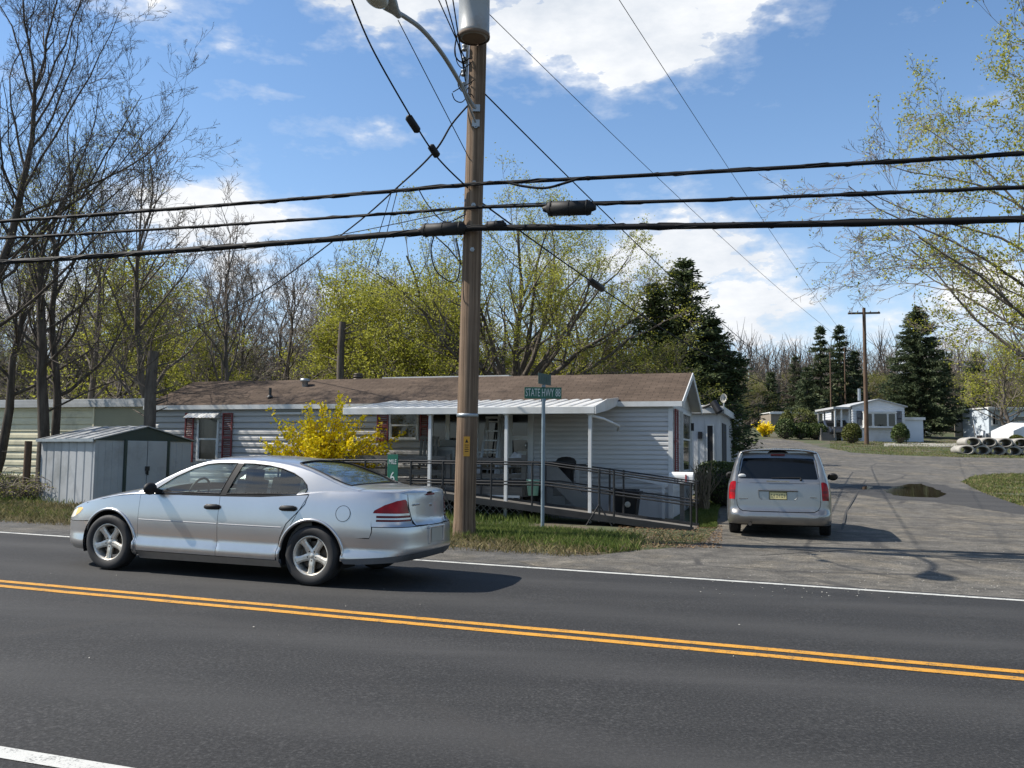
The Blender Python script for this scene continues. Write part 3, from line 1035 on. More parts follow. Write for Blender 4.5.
    for sg in (1, -1):
        for dd, win, hx, hz, tone in ((d1, wf, .01, .80, 0), (d2, wr_, -.975, .825, 0)):
            mb = MB(); a = MB(); patch(a, [dd], f, .055); a.v = [(x, y * sg, z) for x, y, z in a.v]
            if sg < 0: a.f = [q[::-1] for q in a.f]
            dr = a.build('door', MT['silver'], root)
            b = MB(); patch(b, [win], lambda x, z: G(x, z, .012), .06, flip=True)
            b.v = [(x, y * sg, z) for x, y, z in b.v]
            b.build('side_window', MT['car_glass'], dr)
            # pull handle in a dark recess
            h = MB()
            c0 = S.P(sx(hx), hz); c1 = S.P(sx(hx - .19), hz + .006)
            h.tube([c0 + Vector((-.0, .002, 0)), c0.lerp(c1, .15) + Vector((0, .022, .004)), c0.lerp(c1, .5) + Vector((0, .027, .005)), c0.lerp(c1, .85) + Vector((0, .022, .004)), c1 + Vector((0, .002, 0))], [.022, .030, .031, .030, .020], 12)
            h.v = [(x, y * sg, z) for x, y, z in h.v]
            h.build('door_handle', MT['black_plastic'], dr)
            h = MB()
            mz = lambda x: .632 + (.004 if x < 0 else 0)
            xa = .93 if dd is d1 else -.185
            xb = -.155 if dd is d1 else -1.0
            h.tube([S.P(sx(xa + (xb - xa) * i / 16), .618, .0065) for i in range(17)], .009, 8)
            h.v = [(x, y * sg, z) for x, y, z in h.v]
            h.build('rub_strip', MT['strip_grey'], dr)
            # black weather strip round the glass
            h = MB()
            h.tube([G(x, z, -.001) for x, z in dens(win + [win[0]], .06)], .0075, 5)
            h.v = [(x, y * sg, z) for x, y, z in h.v]
            h.build('window_trim', MT['black_plastic'], dr)
        h = MB()
        patch(h, [[(-.262, 1.303), (-.348, 1.303), (-.222, .94), (-.142, .94)]], lambda x, z: G(x, z, -.003), .04, flip=True)
        h.v = [(x, y * sg, z) for x, y, z in h.v]
        h.build('door_pillar', MT['black_plastic'], root)
        # mirror
        h = MB()
        M0 = Matrix.Translation((.72, sg * .97, .985))
        h.M = M0
        h.ell((0, 0, 0), (.055, .10, .072), 14, 10)
        h.M = Matrix.Identity(4)
        h.bar((.70, sg * .82, .945), (.71, sg * .93, .965), .07, .05)
        h.build('wing_mirror', MT['black_plastic'], root)
        # lamps
        a = MB(); patch(a, [pz(lamp_f)], lambda u, z: S.P(u, z, .004), .05); a.v = [(x, y * sg, z) for x, y, z in a.v]
        hl = a.build('headlight', MT['clear_lens'], root)
        a = MB(); patch(a, [pz([(2.0, .605), (1.91, .645), (1.85, .702), (1.90, .713), (1.98, .70)])], lambda u, z: S.P(u, z, .001), .05); a.v = [(x, y * sg, z) for x, y, z in a.v]
        a.build('amber_lens', MT['amber_lens'], hl)
        a = MB(); patch(a, [lamp_r], lambda u, z: S.P(u, z, .003), .04); a.v = [(x, y * sg, z) for x, y, z in a.v]
        tl = a.build('tail_light', MT['red_lens'], root)
        a = MB()
        for z0, z1 in ((.765, .79), (.725, .748)): patch(a, [slit(z0, z1)], lambda u, z: S.P(u, z, .006), .04)
        a.v = [(x, y * sg, z) for x, y, z in a.v]
        a.build('reflector_strip', MT['dark_red_lens'], tl)
        # black belt moulding under the windscreen corner
    # boot seam, high stop lamp, badge, fuel flap
    mb = MB()
    def seam(path): mb.tube(path, .0035, 4)
    bl = [(su(.545), .935), (su(.532), .86), (su(.487), .74), (su(.46), .678), (su(.3), .674), (su(.15), .672), (su(0.0), .672)]
    both(mb, lambda b: b.tube([S.P(u, z, -.0005) for u, z in dens(bl, .06)[:-1][:-12] if True], .004, 4))
    both(mb, lambda b: b.tube([S.P(sx(x), z, -.0005) for x, z in dens(rear_door_edge, .08)[:-1] if z > .36][:14], .003, 4))
    both(mb, lambda b: b.tube([S.P(sx(x), UT(x) - .004, -.001) for x in (.95, 1.2, 1.5, 1.8)], .0035, 4))
    ring = [(RA - .37 + .085 * math.cos(a * math.pi / 16), .80 + .085 * math.sin(a * math.pi / 16)) for a in range(33)]
    mb.tube([S.P(sx(x), z, -.0005) for x, z in ring], .003, 4)
    for q_ in islands(mb): q_.build('panel_seam', MT['seam'], root)
    mb = MB(); patch(mb, [pz([(RA - .37 + .08 * math.cos(a * math.pi / 10), .80 + .08 * math.sin(a * math.pi / 10)) for a in range(20)])], lambda u, z: S.P(u, z, -.003), .04)
    mb.build('fuel_door', MT['silver'], root)
    mb = MB()
    e = S.P(su(0), 1.0).x
    mb.box((e - .002, 0, 1.005), (.03, .20, .018)); mb.build('high_stop_light', MT['dark_red_lens'], root, bevel=.003)
    mb = MB()
    e = S.P(su(.33), .87)
    mb.box((e.x - .003, .36, .90), (.006, .13, .018)); mb.box((S.P(su(.2), .9).x - .004, 0, .86), (.008, .07, .075))
    for q_ in islands(mb): q_.build('badge', MT['chrome'], root, bevel=.003)
    # glass
    mb = MB(); patch(mb, [tm(ws)], lambda x, t: T(x, sy(t)) + Vector((0, 0, -.008)), .075, flip=True); mb.build('windscreen', MT['car_glass'], root)
    mb = MB(); patch(mb, [tm(rs)], lambda x, t: T(x, sy(t)) + Vector((0, 0, -.006)), .075, flip=True); rg = mb.build('rear_window', MT['rear_glass'], root)
    mb = MB(); mb.tube([T(x, sy(t)) + Vector((0, 0, .001)) for x, t in dens(tm(rs) , .07)] + [T(*[tm(rs)[0][0], sy(tm(rs)[0][1])])], .010, 5)
    mb.build('glass_seal', MT['black_plastic'], rg)
    # cabin
    for x, y in ((.05, .37), (.05, -.37), (-.85, .37), (-.85, -.37)):
        mb = MB()
        mb.box((x, y, .62), (.5, .48, .16)); mb.box((x - .27, y, .86), (.13, .46, .50), ry=-.2)
        mb.box((x - .335, y, 1.145), (.09, .25, .17), ry=-.15); mb.tube([(x - .33, y - .06, 1.0), (x - .335, y - .06, 1.1)], .008); mb.tube([(x - .33, y + .06, 1.0), (x - .335, y + .06, 1.1)], .008)
        mb.build('seat', MT['seat_cloth'], root, bevel=.04)
    mb = MB(); mb.box((.83, 0, .84), (.5, 1.45, .2)); mb.box((-1.5, 0, .96), (.5, 1.3, .06)); mb.box((0, .0, .40), (2.6, 1.5, .05))
    both(mb, lambda b: patch(b, [[(.9, .3), (.9, .93), (-1.3, .97), (-1.3, .3)]], lambda x, z: Vector((x, .75, z)), .5))
    mb.build('dashboard', MT['cabin'], root)
    mb = MB(); mb.tube([(.50 - .06 * math.sin(a * math.pi / 12) , .37 + .18 * math.cos(a * math.pi / 12), .93 + .17 * math.sin(a * math.pi / 12)) for a in range(25)], .014, 8); mb.tube([(.5, .37, .93), (.75, .37, .85)], .03, 8)
    mb.build('steering_wheel', MT['black_plastic'], root)
    for x, sgn in ((FA, 1), (RA, 1), (FA, -1), (RA, -1)):
        wheel(root, x, sgn * .785, .326, .205, sgn, .212)
    return root


def make_van():
    root = thing('minivan', 'silver minivan with dark tinted rear window parked on the driveway, seen from behind', 'van')
    plan = [(2.45, 0), (2.42, .3), (2.3, .62), (2.0, .84), (1.5, .94), (.8, .975), (0, .985), (-1.2, .985), (-1.9, .975), (-2.2, .95), (-2.36, .88), (-2.435, .74), (-2.46, .45), (-2.47, 0)]
    side = [(.2, .07), (.26, .03), (.34, .005), (.5, .0), (.75, .0), (.95, .018), (1.05, .032), (1.1, .05), (1.3, .105), (1.5, .17), (1.62, .215), (1.68, .26)]
    front = [(.2, .1), (.4, 0), (.6, 0), (.8, .15), (1.0, .5), (1.2, 1.0), (1.5, 1.7), (1.7, 2.0)]
    rear = [(.22, .14), (.28, .05), (.34, .012), (.40, .0), (.47, .0), (.495, .012), (.515, .055), (.56, .075), (.70, .085), (.95, .105), (1.08, .125), (1.12, .14), (1.3, .215), (1.5, .30), (1.6, .345), (1.66, .38), (1.70, .42)]
    S = Shell(plan, side, front, rear)
    f = lambda u, z: S.P(u, z)
    sx = S.sx; LR = S.len
    su = lambda y: LR - y
    UT = lerp_tab([(-2.47, 1.64), (-1.5, 1.655), (-.3, 1.655), (.3, 1.62), (.8, 1.40), (1.3, 1.08), (1.8, .98), (2.2, .86), (2.45, .75)])
    CT = lerp_tab([(-2.47, 1.70), (-1.5, 1.745), (-.3, 1.75), (.2, 1.72), (.5, 1.58), (1.0, 1.28), (1.4, 1.10), (1.8, 1.03), (2.2, .92), (2.45, .78)])
    FA, RA, WZ, AR = 1.5, -1.45, .33, .37
    def pz(L): return [(sx(x), z) for x, z in L]
    body = MB()
    ub = su(.86)                                           # corner between flank and tail
    win_s = [(-2.05, 1.13), (-2.0, 1.50), (-1.2, 1.53), (-.1, 1.53), (.35, 1.46), (.95, 1.15), (.9, 1.10), (-.5, 1.09), (-1.5, 1.10)]
    top = [(x, UT(x)) for x in (2.44, 2.2, 1.9, 1.6, 1.3, 1.05, .8, .5, .3, 0, -.5, -1.0, -1.6, -2.1)]
    flank = pz(arc(FA, WZ, AR, 10, 190) + [(1.1, .21), (-1.05, .21)] + arc(RA, WZ, AR, 190, -5) + [(-2.1, .66)]) + [(su(.90), .68), (su(.885), 1.62)] + pz(top[::-1]) + pz([(2.44, .3), (1.92, .28)])
    both(body, lambda b: patch(b, [flank, pz(win_s)], f, .09))
    # tail: pillars, gate
    tl = [(su(.99), .735), (su(.845), .735), (su(.835), .80), (su(.838), 1.06), (su(.86), 1.085), (su(.93), 1.085), (su(.99), 1.06), (su(1.02), .95)]
    pil = [(su(.895), .68), (su(.812), .68), (su(.812), 1.60), (su(.815), 1.635), (su(.88), 1.63)]
    pil = [(su(1.03), .68), (su(.80), .68), (su(.80), 1.645), (su(.895), 1.63), (su(.97), 1.4), (su(1.03), 1.1)]
    both(body, lambda b: patch(b, [pil[::-1], tl], lambda u, z: S.P(u, z, -.002), .05))
    rows = []
    n = 10
    for x in (2.44, 2.3, 2.0, 1.7, 1.4, 1.2, 1.0, .8, .6, .4, .2, 0, -.4, -.9, -1.4, -1.9, -2.1, -2.2, -2.3, -2.36, -2.42, -2.455, -2.468):
        E = S.P(sx(x), UT(x))
        rows.append([(E.x, E.y * math.sin(k / n * math.pi / 2), UT(x) + (CT(x) - UT(x)) * (1 - abs(math.sin(k / n * math.pi / 2)) ** 2.6) ** .6) for k in range(-n, n + 1)])
    m_ = 2 * n + 1
    body.add([v for r_ in rows for v in r_], [(i * m_ + j, i * m_ + j + 1, (i + 1) * m_ + j + 1, (i + 1) * m_ + j) for i in range(len(rows) - 1) for j in range(m_ - 1)], True)
    body.build('body', MT['silver_tan'], root)
    for sg in (1, -1):
        a = MB(); patch(a, [pz(win_s)], lambda u, z: S.P(u, z, .008), .1); a.v = [(x, y * sg, z) for x, y, z in a.v]
        a.build('side_window', MT['privacy_glass'], root)
    # liftgate with window hole, recess and lower seam
    gate = MB()
    gw = [(su(0), 1.135), (su(.735), 1.135), (su(.765), 1.15), (su(.760), 1.20), (su(.70), 1.515), (su(.67), 1.535), (su(0), 1.545)]
    go = [(su(0), .672), (su(.72), .672), (su(.79), .71), (su(.795), 1.62), (su(.6), 1.64), (su(.3), 1.645), (su(0), 1.645)]
    rec = [(su(0), .735), (su(.30), .735), (su(.35), .765), (su(.365), .90), (su(0), .90)]
    # holes must not touch the centre seam: build left and right halves as one loop through su(0)
    half = [(su(0), .515), (su(0), .735), (su(.30), .735), (su(.35), .765), (su(.365), .905), (su(0), .905), (su(0), 1.135), (su(.735), 1.135), (su(.765), 1.15), (su(.760), 1.20), (su(.70), 1.515), (su(.67), 1.535), (su(0), 1.545), (su(0), 1.648), (su(.3), 1.648), (su(.6), 1.645), (su(.793), 1.62), (su(.793), .69), (su(.775), .62), (su(.735), .56), (su(.66), .522), (su(.5), .515)]
    both(gate, lambda b: patch(b, [half], f, .05))
    gt = gate.build('liftgate', MT['silver_tan'], root)
    a = MB(); both(a, lambda b: patch(b, [gw], lambda u, z: S.P(u, z, .006), .06)); a.build('rear_window', MT['privacy_glass'], gt)
    a = MB(); both(a, lambda b: patch(b, [rec], lambda u, z: S.P(u, z, .022), .06))
    both(a, lambda b: b.tube([S.P(u, z, .008) for u, z in rec[1:4]], .012, 5))
    a.build('plate_recess', MT['silver_tan'], gt)
    a = MB(); X = lambda y, z: S.P(su(abs(y)), z).x
    a.tube([(X(y, .915) - .012, y, .918) for y in (-.36, -.2, 0, .2, .36)], .022, 8); a.build('gate_handle', MT['silver_tan'], gt)
    a = MB(); a.box((X(0, .82) + .003, 0, .815), (.01, .33, .165)); pl = a.build('licence_plate', MT['plate'], gt, bevel=.004)
    a = MB()
    for z, hh, wd in ((.885, .012, .31), (.745, .012, .31)): a.box((X(0, .82) - .004, 0, z), (.006, wd, hh))
    for y in (-.16, .16): a.box((X(0, .82) - .004, y, .815), (.006, .012, .15))
    a.build('plate_frame', MT['black_plastic'], pl)
    # the characters cannot be read in the photograph: raised dark strokes only
    a = MB()
    for k in range(6):
        y = -.115 + k * .046
        for q in range(3):
            a.box((X(0, .82) - .003, y + random.uniform(-.006, .006), .79 + q * .025), (.002, .026 if (k + q) % 2 else .010, .012))
    a.build('plate_characters', MT['plate_text'], pl)
    a = MB(); both(a, lambda b: b.tube([S.P(u, z, -.001) for u, z in [(su(.798), 1.60), (su(.798), 1.2), (su(.799), .70), (su(.78), .612), (su(.738), .55), (su(.66), .514), (su(.4), .508), (su(0.01), .508)]], .006, 4))
    both(a, lambda b: b.tube([S.P(u, 1.055, -.001) for u in (su(0), su(.4), su(.79))], .004, 4))
    for q_ in islands(a): q_.build('panel_seam', MT['seam'], root)
    a = MB(); a.box((X(0, 1.60) - .012, 0, 1.605), (.03, .26, .028)); a.build('high_stop_light', MT['dark_red_lens'], gt, bevel=.006)
    a = MB(); a.tube([(X(.0, 1.15) - .012, .12, 1.155), (X(.3, 1.165) - .014, -.42, 1.17)], .008, 6); a.lathe([(0, .02), (.022, .018), (.025, 0)], 10, Matrix.Translation((X(-.42, 1.12) - .002, -.42, 1.13)) @ Matrix.Rotation(-math.pi / 2, 4, 'Y'))
    a.build('wiper', MT['black_plastic'], gt)
    a = MB()
    a.lathe([(0, .003), (.055, .003), (.056, 0)], 20, Matrix.Translation((X(.66, 1.185) - .003, .665, 1.185)) @ Matrix.Rotation(-math.pi / 2 - .25, 4, 'Y') @ Matrix.Diagonal((.8, 1.35, 1, 1)))
    a.build('oval_sticker', MT['white_paint'], gt)
    a = MB(); a.box((X(.64, .75) - .003, .64, .745), (.006, .17, .016)); a.box((X(.62, .75) - .003, -.64, .79), (.006, .12, .016)); a.box((X(0, .98) - .003, 0.0, 1.095), (.006, .42, .014))
    for q_ in islands(a): q_.build('badge', MT['chrome'], gt)
    for sg in (1, -1):
        a = MB(); patch(a, [tl[::-1]], lambda u, z: S.P(u, z, -.008), .04); a.v = [(x, y * sg, z) for x, y, z in a.v]
        if sg < 0: a.f = [q[::-1] for q in a.f]
        t_ = a.build('tail_light', MT['red_lens'], root)
        a = MB(); patch(a, [[(su(.97), .87), (su(.845), .87), (su(.845), .92), (su(.97), .92)][::-1]], lambda u, z: S.P(u, z, -.011), .04); a.v = [(x, y * sg, z) for x, y, z in a.v]
        a.build('reversing_lens', MT['dark_red_lens'], t_)
        a = MB(); a.ell((.86, sg * 1.10, 1.13), (.06, .11, .085), 12, 8); a.bar((.86, sg * .93, 1.08), (.86, sg * 1.05, 1.1), .05, .05); wm = a.build('wing_mirror', MT['black_plastic'], root)
        a = MB(); a.box((.797, sg * 1.10, 1.13), (.004, .13, .09)); a.build('mirror_glass', MT['privacy_glass'], wm)
    # bumper
    a = MB()
    bp = pz([(-1.83, .66), (-1.83, .30), (-2.0, .27), (-2.2, .26)]) + [(su(.7), .26), (su(.3), .26), (su(0), .26), (su(0), .50), (su(.5), .50), (su(.66), .507), (su(.742), .548), (su(.785), .615), (su(.803), .70), (su(.86), .705)] + pz([(-2.2, .70), (-2.0, .68)])
    both(a, lambda b: patch(b, [bp], lambda u, z: S.P(u, z, -.004), .05))
    bm = a.build('rear_bumper', MT['silver_tan'], root)
    # underside, wheel wells, exhaust
    ln = MB()
    ln.box((0, 0, .30), (4.4, 1.5, .14)); ln.box((-1.0, 0, .5), (2.4, 1.3, .3)); ln.box((-2.2, 0, .36), (.3, 1.5, .16))
    for cx in (FA, RA):
        for sgn in (1, -1):
            a_ = arc(cx, WZ, AR + .012, -20, 200, 20); n_ = len(a_)
            ln.add([(x, sgn * .95, z) for x, z in a_] + [(x, sgn * .6, z) for x, z in a_], [(i, i + 1, n_ + i + 1, n_ + i) for i in range(n_ - 1)], True)
            ln.add([(x, sgn * .61, z) for x, z in a_], [list(range(n_))])
    both(ln, lambda b: patch(b, [[(su(.8), .7), (su(0), .7), (su(0), 1.6), (su(.72), 1.6)][::-1]], lambda u, z: S.P(u, z, .05), .2))
    ln.build('underbody', MT['seam'], root)
    mb = MB(); mb.tube([(-1.5, .5, .27), (-2.46, .52, .265)], .034, 12); mb.build('exhaust_pipe', MT['disc'], root)
    for x, sgn in ((FA, 1), (RA, 1), (FA, -1), (RA, -1)):
        wheel(root, x, sgn * .86, .335, .21, sgn, .20)
    return root


sedan = make_sedan()
sedan.scale = (.955, .955, .96)
sedan.location = sp(6.19, 9.13, .012)
sedan.rotation_euler = (0, -math.asin(.0148), math.atan2(U[1], U[0]))
van = make_van()
_vp = stand(779.5, 18.35)
van.scale = (.95, .955, .94)
van.location = _vp + Vector((0, 0, .01))
van.rotation_euler = (0, 0, math.atan2(N[1], N[0]))
# ------------------------------------------------------------------ the mobile home with the ramp
HC = Vector((3.72, 20.66, 0)); HC.z = gz(HC.x, HC.y) - .02
HM = Matrix.Translation(HC) @ Matrix.Rotation(RZ, 4, 'Z')
HMI = HM.inverted()


def fa(px, py, yl=0.0):
    """pixel -> house coordinates on the plane y = yl (x right along the front, y inwards, z up)"""
    p = ray_plane(px, py, HM @ Vector((0, yl, 0)), HM.to_3x3() @ Vector((0, 1, 0)))
    return HMI @ p


def fs(px, py, xl=0.0):
    p = ray_plane(px, py, HM @ Vector((xl, 0, 0)), HM.to_3x3() @ Vector((1, 0, 0)))
    return HMI @ p


MT['vinyl'] = pmat('vinyl_siding', (.58, .575, .565), .5, var=.05, scale=1.6, dirt=(.44, .45, .44), stretch=(.4, 1, 2))
MT['grey_alu'] = pmat('grey_aluminium_siding', (.50, .49, .47), .5, var=.08, scale=1.6, dirt=(.38, .375, .36), stretch=(.4, 1, 2))
MT['cream_siding'] = pmat('cream_siding', (.72, .66, .46), .6, var=.08, scale=1.8, dirt=(.36, .34, .25))
MT['trim_white'] = pmat('white_trim', (.66, .67, .66), .5, var=.06, scale=2, dirt=(.50, .49, .45))
MT['skirting'] = pmat('skirting_panel', (.52, .53, .54), .6, var=.1, scale=1.2, dirt=(.28, .25, .2), bmp=.05)
MT['shutter_red'] = pmat('shutter_red', (.23, .040, .038), .55, var=.15, scale=5)
MT['shutter_dark'] = pmat('shutter_dark', (.03, .034, .05), .55, var=.15)
MT['window_dark'] = pmat('window_pane', (.013, .015, .017), .06, var=.5, scale=1.5, spec=.6)
MT['curtain'] = pmat('net_curtain_pane', (.016, .017, .017), .10, var=.35, scale=3, stretch=(4, 1, .4), spec=.6)
MT['awning_metal'] = pmat('awning_metal', (.72, .72, .70), .4, .15, var=.06, scale=2, dirt=(.52, .50, .45))
MT['weathered_wood'] = pmat('weathered_wood', (.15, .14, .125), .85, var=.3, scale=5, stretch=(.4, 4, 4), bmp=.3)
MT['grey_plastic'] = pmat('grey_plastic', (.17, .175, .17), .6, var=.15)


def shingle_mat(name, cols, scale=1.0):
    m, nt, bs, out = new_mat(name)
    v = coords(nt)
    mp = nd(nt, 'ShaderNodeMapping'); mp.inputs['Rotation'].default_value = (R(-22), 0, 0)
    nt.links.new(v, mp.inputs['Vector'])
    b = nd(nt, 'ShaderNodeTexBrick', offset=.5)
    b.inputs['Scale'].default_value = 1.0
    b.inputs['Brick Width'].default_value = .32; b.inputs['Row Height'].default_value = .13; b.inputs['Mortar Size'].default_value = .006; b.inputs['Bias'].default_value = 0
    b.inputs['Color1'].default_value = (*cols[0], 1); b.inputs['Color2'].default_value = (*cols[1], 1); b.inputs['Mortar'].default_value = (*[.3 * c for c in cols[0]], 1)
    nt.links.new(mp.outputs[0], b.inputs['Vector'])
    n = noise(nt, v, .8, 6, .7)
    c = mixc(nt, 1.0, b.outputs['Color'], ramp(nt, n, [(.3, .65), (.7, 1.25)]), 'MULTIPLY')
    c = mixc(nt, 1.0, c, ramp(nt, noise(nt, v, 60, 3), [(.3, .75), (.7, 1.2)]), 'MULTIPLY')
    nt.links.new(c, bs.inputs['Base Color'])
    bs.inputs['Roughness'].default_value = .95; bs.inputs['Specular IOR Level'].default_value = .1
    bump(nt, bs, b.outputs['Fac'], -.6, .012)
    return m


MT['shingle'] = shingle_mat('brown_shingle', ((.098, .073, .056), (.076, .057, .044)))


def lap(mb, x0, x1, z0, z1, M=None, exp=.118, out=.022, knee=.45):
    """lap siding: every course slopes out from its top and drops plumb to its lower edge"""
    M = M or Matrix.Identity(4)
    n = max(1, round((z1 - z0) / exp)); h = (z1 - z0) / n
    for i in range(n):
        a, b = z0 + i * h, z0 + (i + 1) * h
        k = a + h * knee
        P = [M @ Vector(p) for p in ((x0, -out, a), (x1, -out, a), (x1, -out * .92, k), (x0, -out * .92, k), (x1, -.002, b), (x0, -.002, b), (x0, 0, a), (x1, 0, a))]
        mb.add(P, [(0, 1, 2, 3), (3, 2, 4, 5), (6, 7, 1, 0), (0, 3, 5, 6), (1, 7, 4, 2)])
    return mb


def window(parent, x0, x1, z0, z1, M=None, bar=.5, trim=.06, pane=('curtain', 'window_dark'), name='window', vert=0, d=.09):
    M = M or Matrix.Identity(4)
    mb = MB(); mb.M = M
    y0 = -d
    for a, b in (((x0 - trim, y0, z0 - trim), (x0, .0, z1 + trim)), ((x1, y0, z0 - trim), (x1 + trim, .0, z1 + trim)), ((x0, y0, z1), (x1, .0, z1 + trim)), ((x0, y0 - .02, z0 - trim), (x1, .0, z0))):
        mb.box2(a, b)
    fr = mb.build(name, MT['trim_white'], parent, bevel=.006)
    zm = z0 + (z1 - z0) * bar
    s = MB(); s.M = M
    if bar:
        s.box2((x0, y0 + .008, zm - .022), (x1, -.005, zm + .022))
        s.box2((x0, y0 + .014, z0), (x0 + .025, -.005, zm - .022)); s.box2((x1 - .025, y0 + .014, z0), (x1, -.005, zm - .022))
    for k in range(vert):
        xx = x0 + (x1 - x0) * (k + 1) / (vert + 1)
        s.box2((xx - .02, y0 + .01, z0), (xx + .02, -.005, z1))
    if s.v: s.build('sash', MT['trim_white'], fr)
    p = MB(); p.M = M
    if bar:
        p.mi = 0; p.box2((x0, y0 + .02, zm), (x1, -.008, z1))
        p.mi = 1; p.box2((x0, y0 + .028, z0), (x1, -.008, zm))
    else:
        p.mi = 1; p.box2((x0, y0 + .02, z0), (x1, -.008, z1))
    p.build('pane', [MT[pane[0]], MT[pane[1]]], fr)
    return fr


def shutter(parent, x0, x1, z0, z1, mat, M=None):
    M = (M or Matrix.Identity(4)) @ Matrix.Translation((0, -.04, 0))
    mb = MB(); mb.M = M
    t = .035
    for a, b in (((x0, -.06, z0), (x0 + t, -.026, z1)), ((x1 - t, -.06, z0), (x1, -.026, z1)), ((x0 + t, -.06, z1 - t), (x1 - t, -.026, z1)), ((x0 + t, -.06, z0), (x1 - t, -.026, z0 + t)), ((x0 + t, -.06, (z0 + z1) / 2 - .03), (x1 - t, -.026, (z0 + z1) / 2 + .03))):
        mb.box2(a, b)
    n = int((z1 - z0) / .05)
    for i in range(n):
        z = z0 + t + (z1 - z0 - 2 * t) * (i + .5) / n
        mb.box(((x0 + x1) / 2, -.04, z), (x1 - x0 - 2 * t, .030, .008), rx=-.7)
    return mb.build('shutter', MT[mat], parent)


HL, HW, EAVE, RIDGE = 14.7, 4.0, 2.74, 3.53
home = thing('mobile_home', 'long grey white mobile home with brown shingle roof and red shutters behind the sedan', 'mobile home', HC, RZ)
ZS = .60
XJ = fa(447, 440).x
# walls: lap siding in front and on the end, plain behind
mb = MB()
lap(mb, -HL, XJ, ZS, EAVE - .14, exp=.165, out=.055)
mb.mi = 1
lap(mb, XJ, -.05, ZS, EAVE - .14, exp=.112, out=.032)
E = Matrix.Translation((0, 0, 0)) @ Matrix.Rotation(math.pi / 2, 4, 'Z')
lap(mb, .05, HW, ZS, EAVE - .05, E)
mb.box2((-HL, .004, ZS - .02), (-.004, HW - .01, EAVE - .02))
gbl = [(0, EAVE - .05), (HW, EAVE - .05), (HW / 2, RIDGE - .05)]
mb.add([(0 + .01, y, z) for y, z in gbl], [(0, 1, 2)])
mb.add([(-HL - .01, y, z) for y, z in gbl], [(2, 1, 0)])
mb.build('wall', [MT['grey_alu'], MT['vinyl']], home)
mb = MB()
mb.box2((-HL, -.035, EAVE - .14), (.04, .0, EAVE - .01))
mb.box2((-.06, -.045, -.02), (.045, .04, EAVE - .145)); mb.box2((-HL - .03, -.045, ZS), (-HL + .10, .03, EAVE - .145)); mb.box2((.0, HW - .08, ZS), (.04, HW + .02, EAVE - .05))
mb.build('corner_trim', MT['trim_white'], home)
mb = MB()
mb.box2((-HL, .012, -.15), (-.06, .06, ZS - .001)); mb.box2((-.02, .05, -.15), (.012, HW, ZS - .001))
for i in range(60):
    x = -.3 - i * .245
    mb.box2((x, .004, -.12), (x + .012, .0125, ZS - .01))
mb.build('skirting', MT['skirting'], home)
# roof
mb = MB()
OV, OE = .16, .28
sl = (RIDGE - EAVE) / (HW / 2)
def roof_pt(x, y, up=0.0):
    return (x, y, RIDGE - abs(y - HW / 2) * sl + up)
for y0, y1 in ((-OV, HW / 2), (HW / 2, HW + OV)):
    P = [roof_pt(-HL - .12, y0), roof_pt(OE, y0), roof_pt(OE, y1), roof_pt(-HL - .12, y1)]
    Q = [(x, y, z + .05) for x, y, z in P]
    mb.add(P + Q, [(3, 2, 1, 0), (4, 5, 6, 7), (0, 1, 5, 4), (1, 2, 6, 5), (2, 3, 7, 6), (3, 0, 4, 7)])
rf = mb.build('roof', MT['shingle'], home)
mb = MB()
yv = HW / 2
mb.bar(roof_pt(OE + .012, -OV, -.02), roof_pt(OE + .012, yv, -.02), .022, .15, up=(0, 0, 1)); mb.bar(roof_pt(OE + .012, yv, -.02), roof_pt(OE + .012, HW + OV, -.02), .022, .15)
mb.box2((-HL - .12, -OV - .02, EAVE - OV * sl - .07), (OE, -OV - .002, EAVE - OV * sl + .05))
mb.add([(OE, -OV, EAVE - OV * sl - .01), (OE, yv, RIDGE - .01), (OE, HW + OV, EAVE - OV * sl - .01), (.0, -OV, EAVE - OV * sl - .01), (.0, yv, RIDGE - .01), (.0, HW + OV, EAVE - OV * sl - .01)], [(0, 1, 4, 3), (1, 2, 5, 4)])
mb.build('fascia', MT['trim_white'], rf)
mb = MB(); a_, b_ = fa(383, 378, HW / 2 + .3).x, fa(462, 378, HW / 2 + .3).x
mb.box2((a_, HW / 2 + .25, RIDGE - .04), (b_ + 1.4, HW / 2 + .6, RIDGE + .105)); mb.build('roof_edge_strip', MT['trim_white'], rf)
def on_roof(px, py):
    best = None
    for k in range(200):
        y = HW / 2 * k / 199
        q = fa(px, py, y)
        d = abs(q.z - (RIDGE - abs(y - HW / 2) * sl + .05))
        if best is None or d < best[0]: best = (d, q)
    return best[1]
q = on_roof(305, 386)
mb = MB(); mb.lathe([(.0, .22), (.13, .21), (.145, .16), (.145, .13), (.085, .12), (.085, -.1)], 14, Matrix.Translation(q)); mb.build('roof_vent', MT['galvanised'], rf)
q = on_roof(270, 398)
mb = MB(); mb.tube([q + Vector((0, 0, -.1)), q + Vector((0, 0, .28))], .04, 10); mb.lathe([(.10, 0.02), (.05, .08)], 10, Matrix.Translation(q)); mb.build('vent_pipe', MT['black_metal'], rf)
q = fa(358, 376, HW - .6)
mb = MB(); mb.tube([(q.x, q.y, RIDGE - .4), (q.x, q.y, RIDGE + .2)], .09, 12)
mb.lathe([(.16, 0), (.16, .06), (.11, .07), (.16, .09), (.16, .14), (.11, .15), (.15, .17), (.13, .22), (0, .24)], 12, Matrix.Translation((q.x, q.y, RIDGE + .12))); mb.build('chimney', MT['disc'], rf)

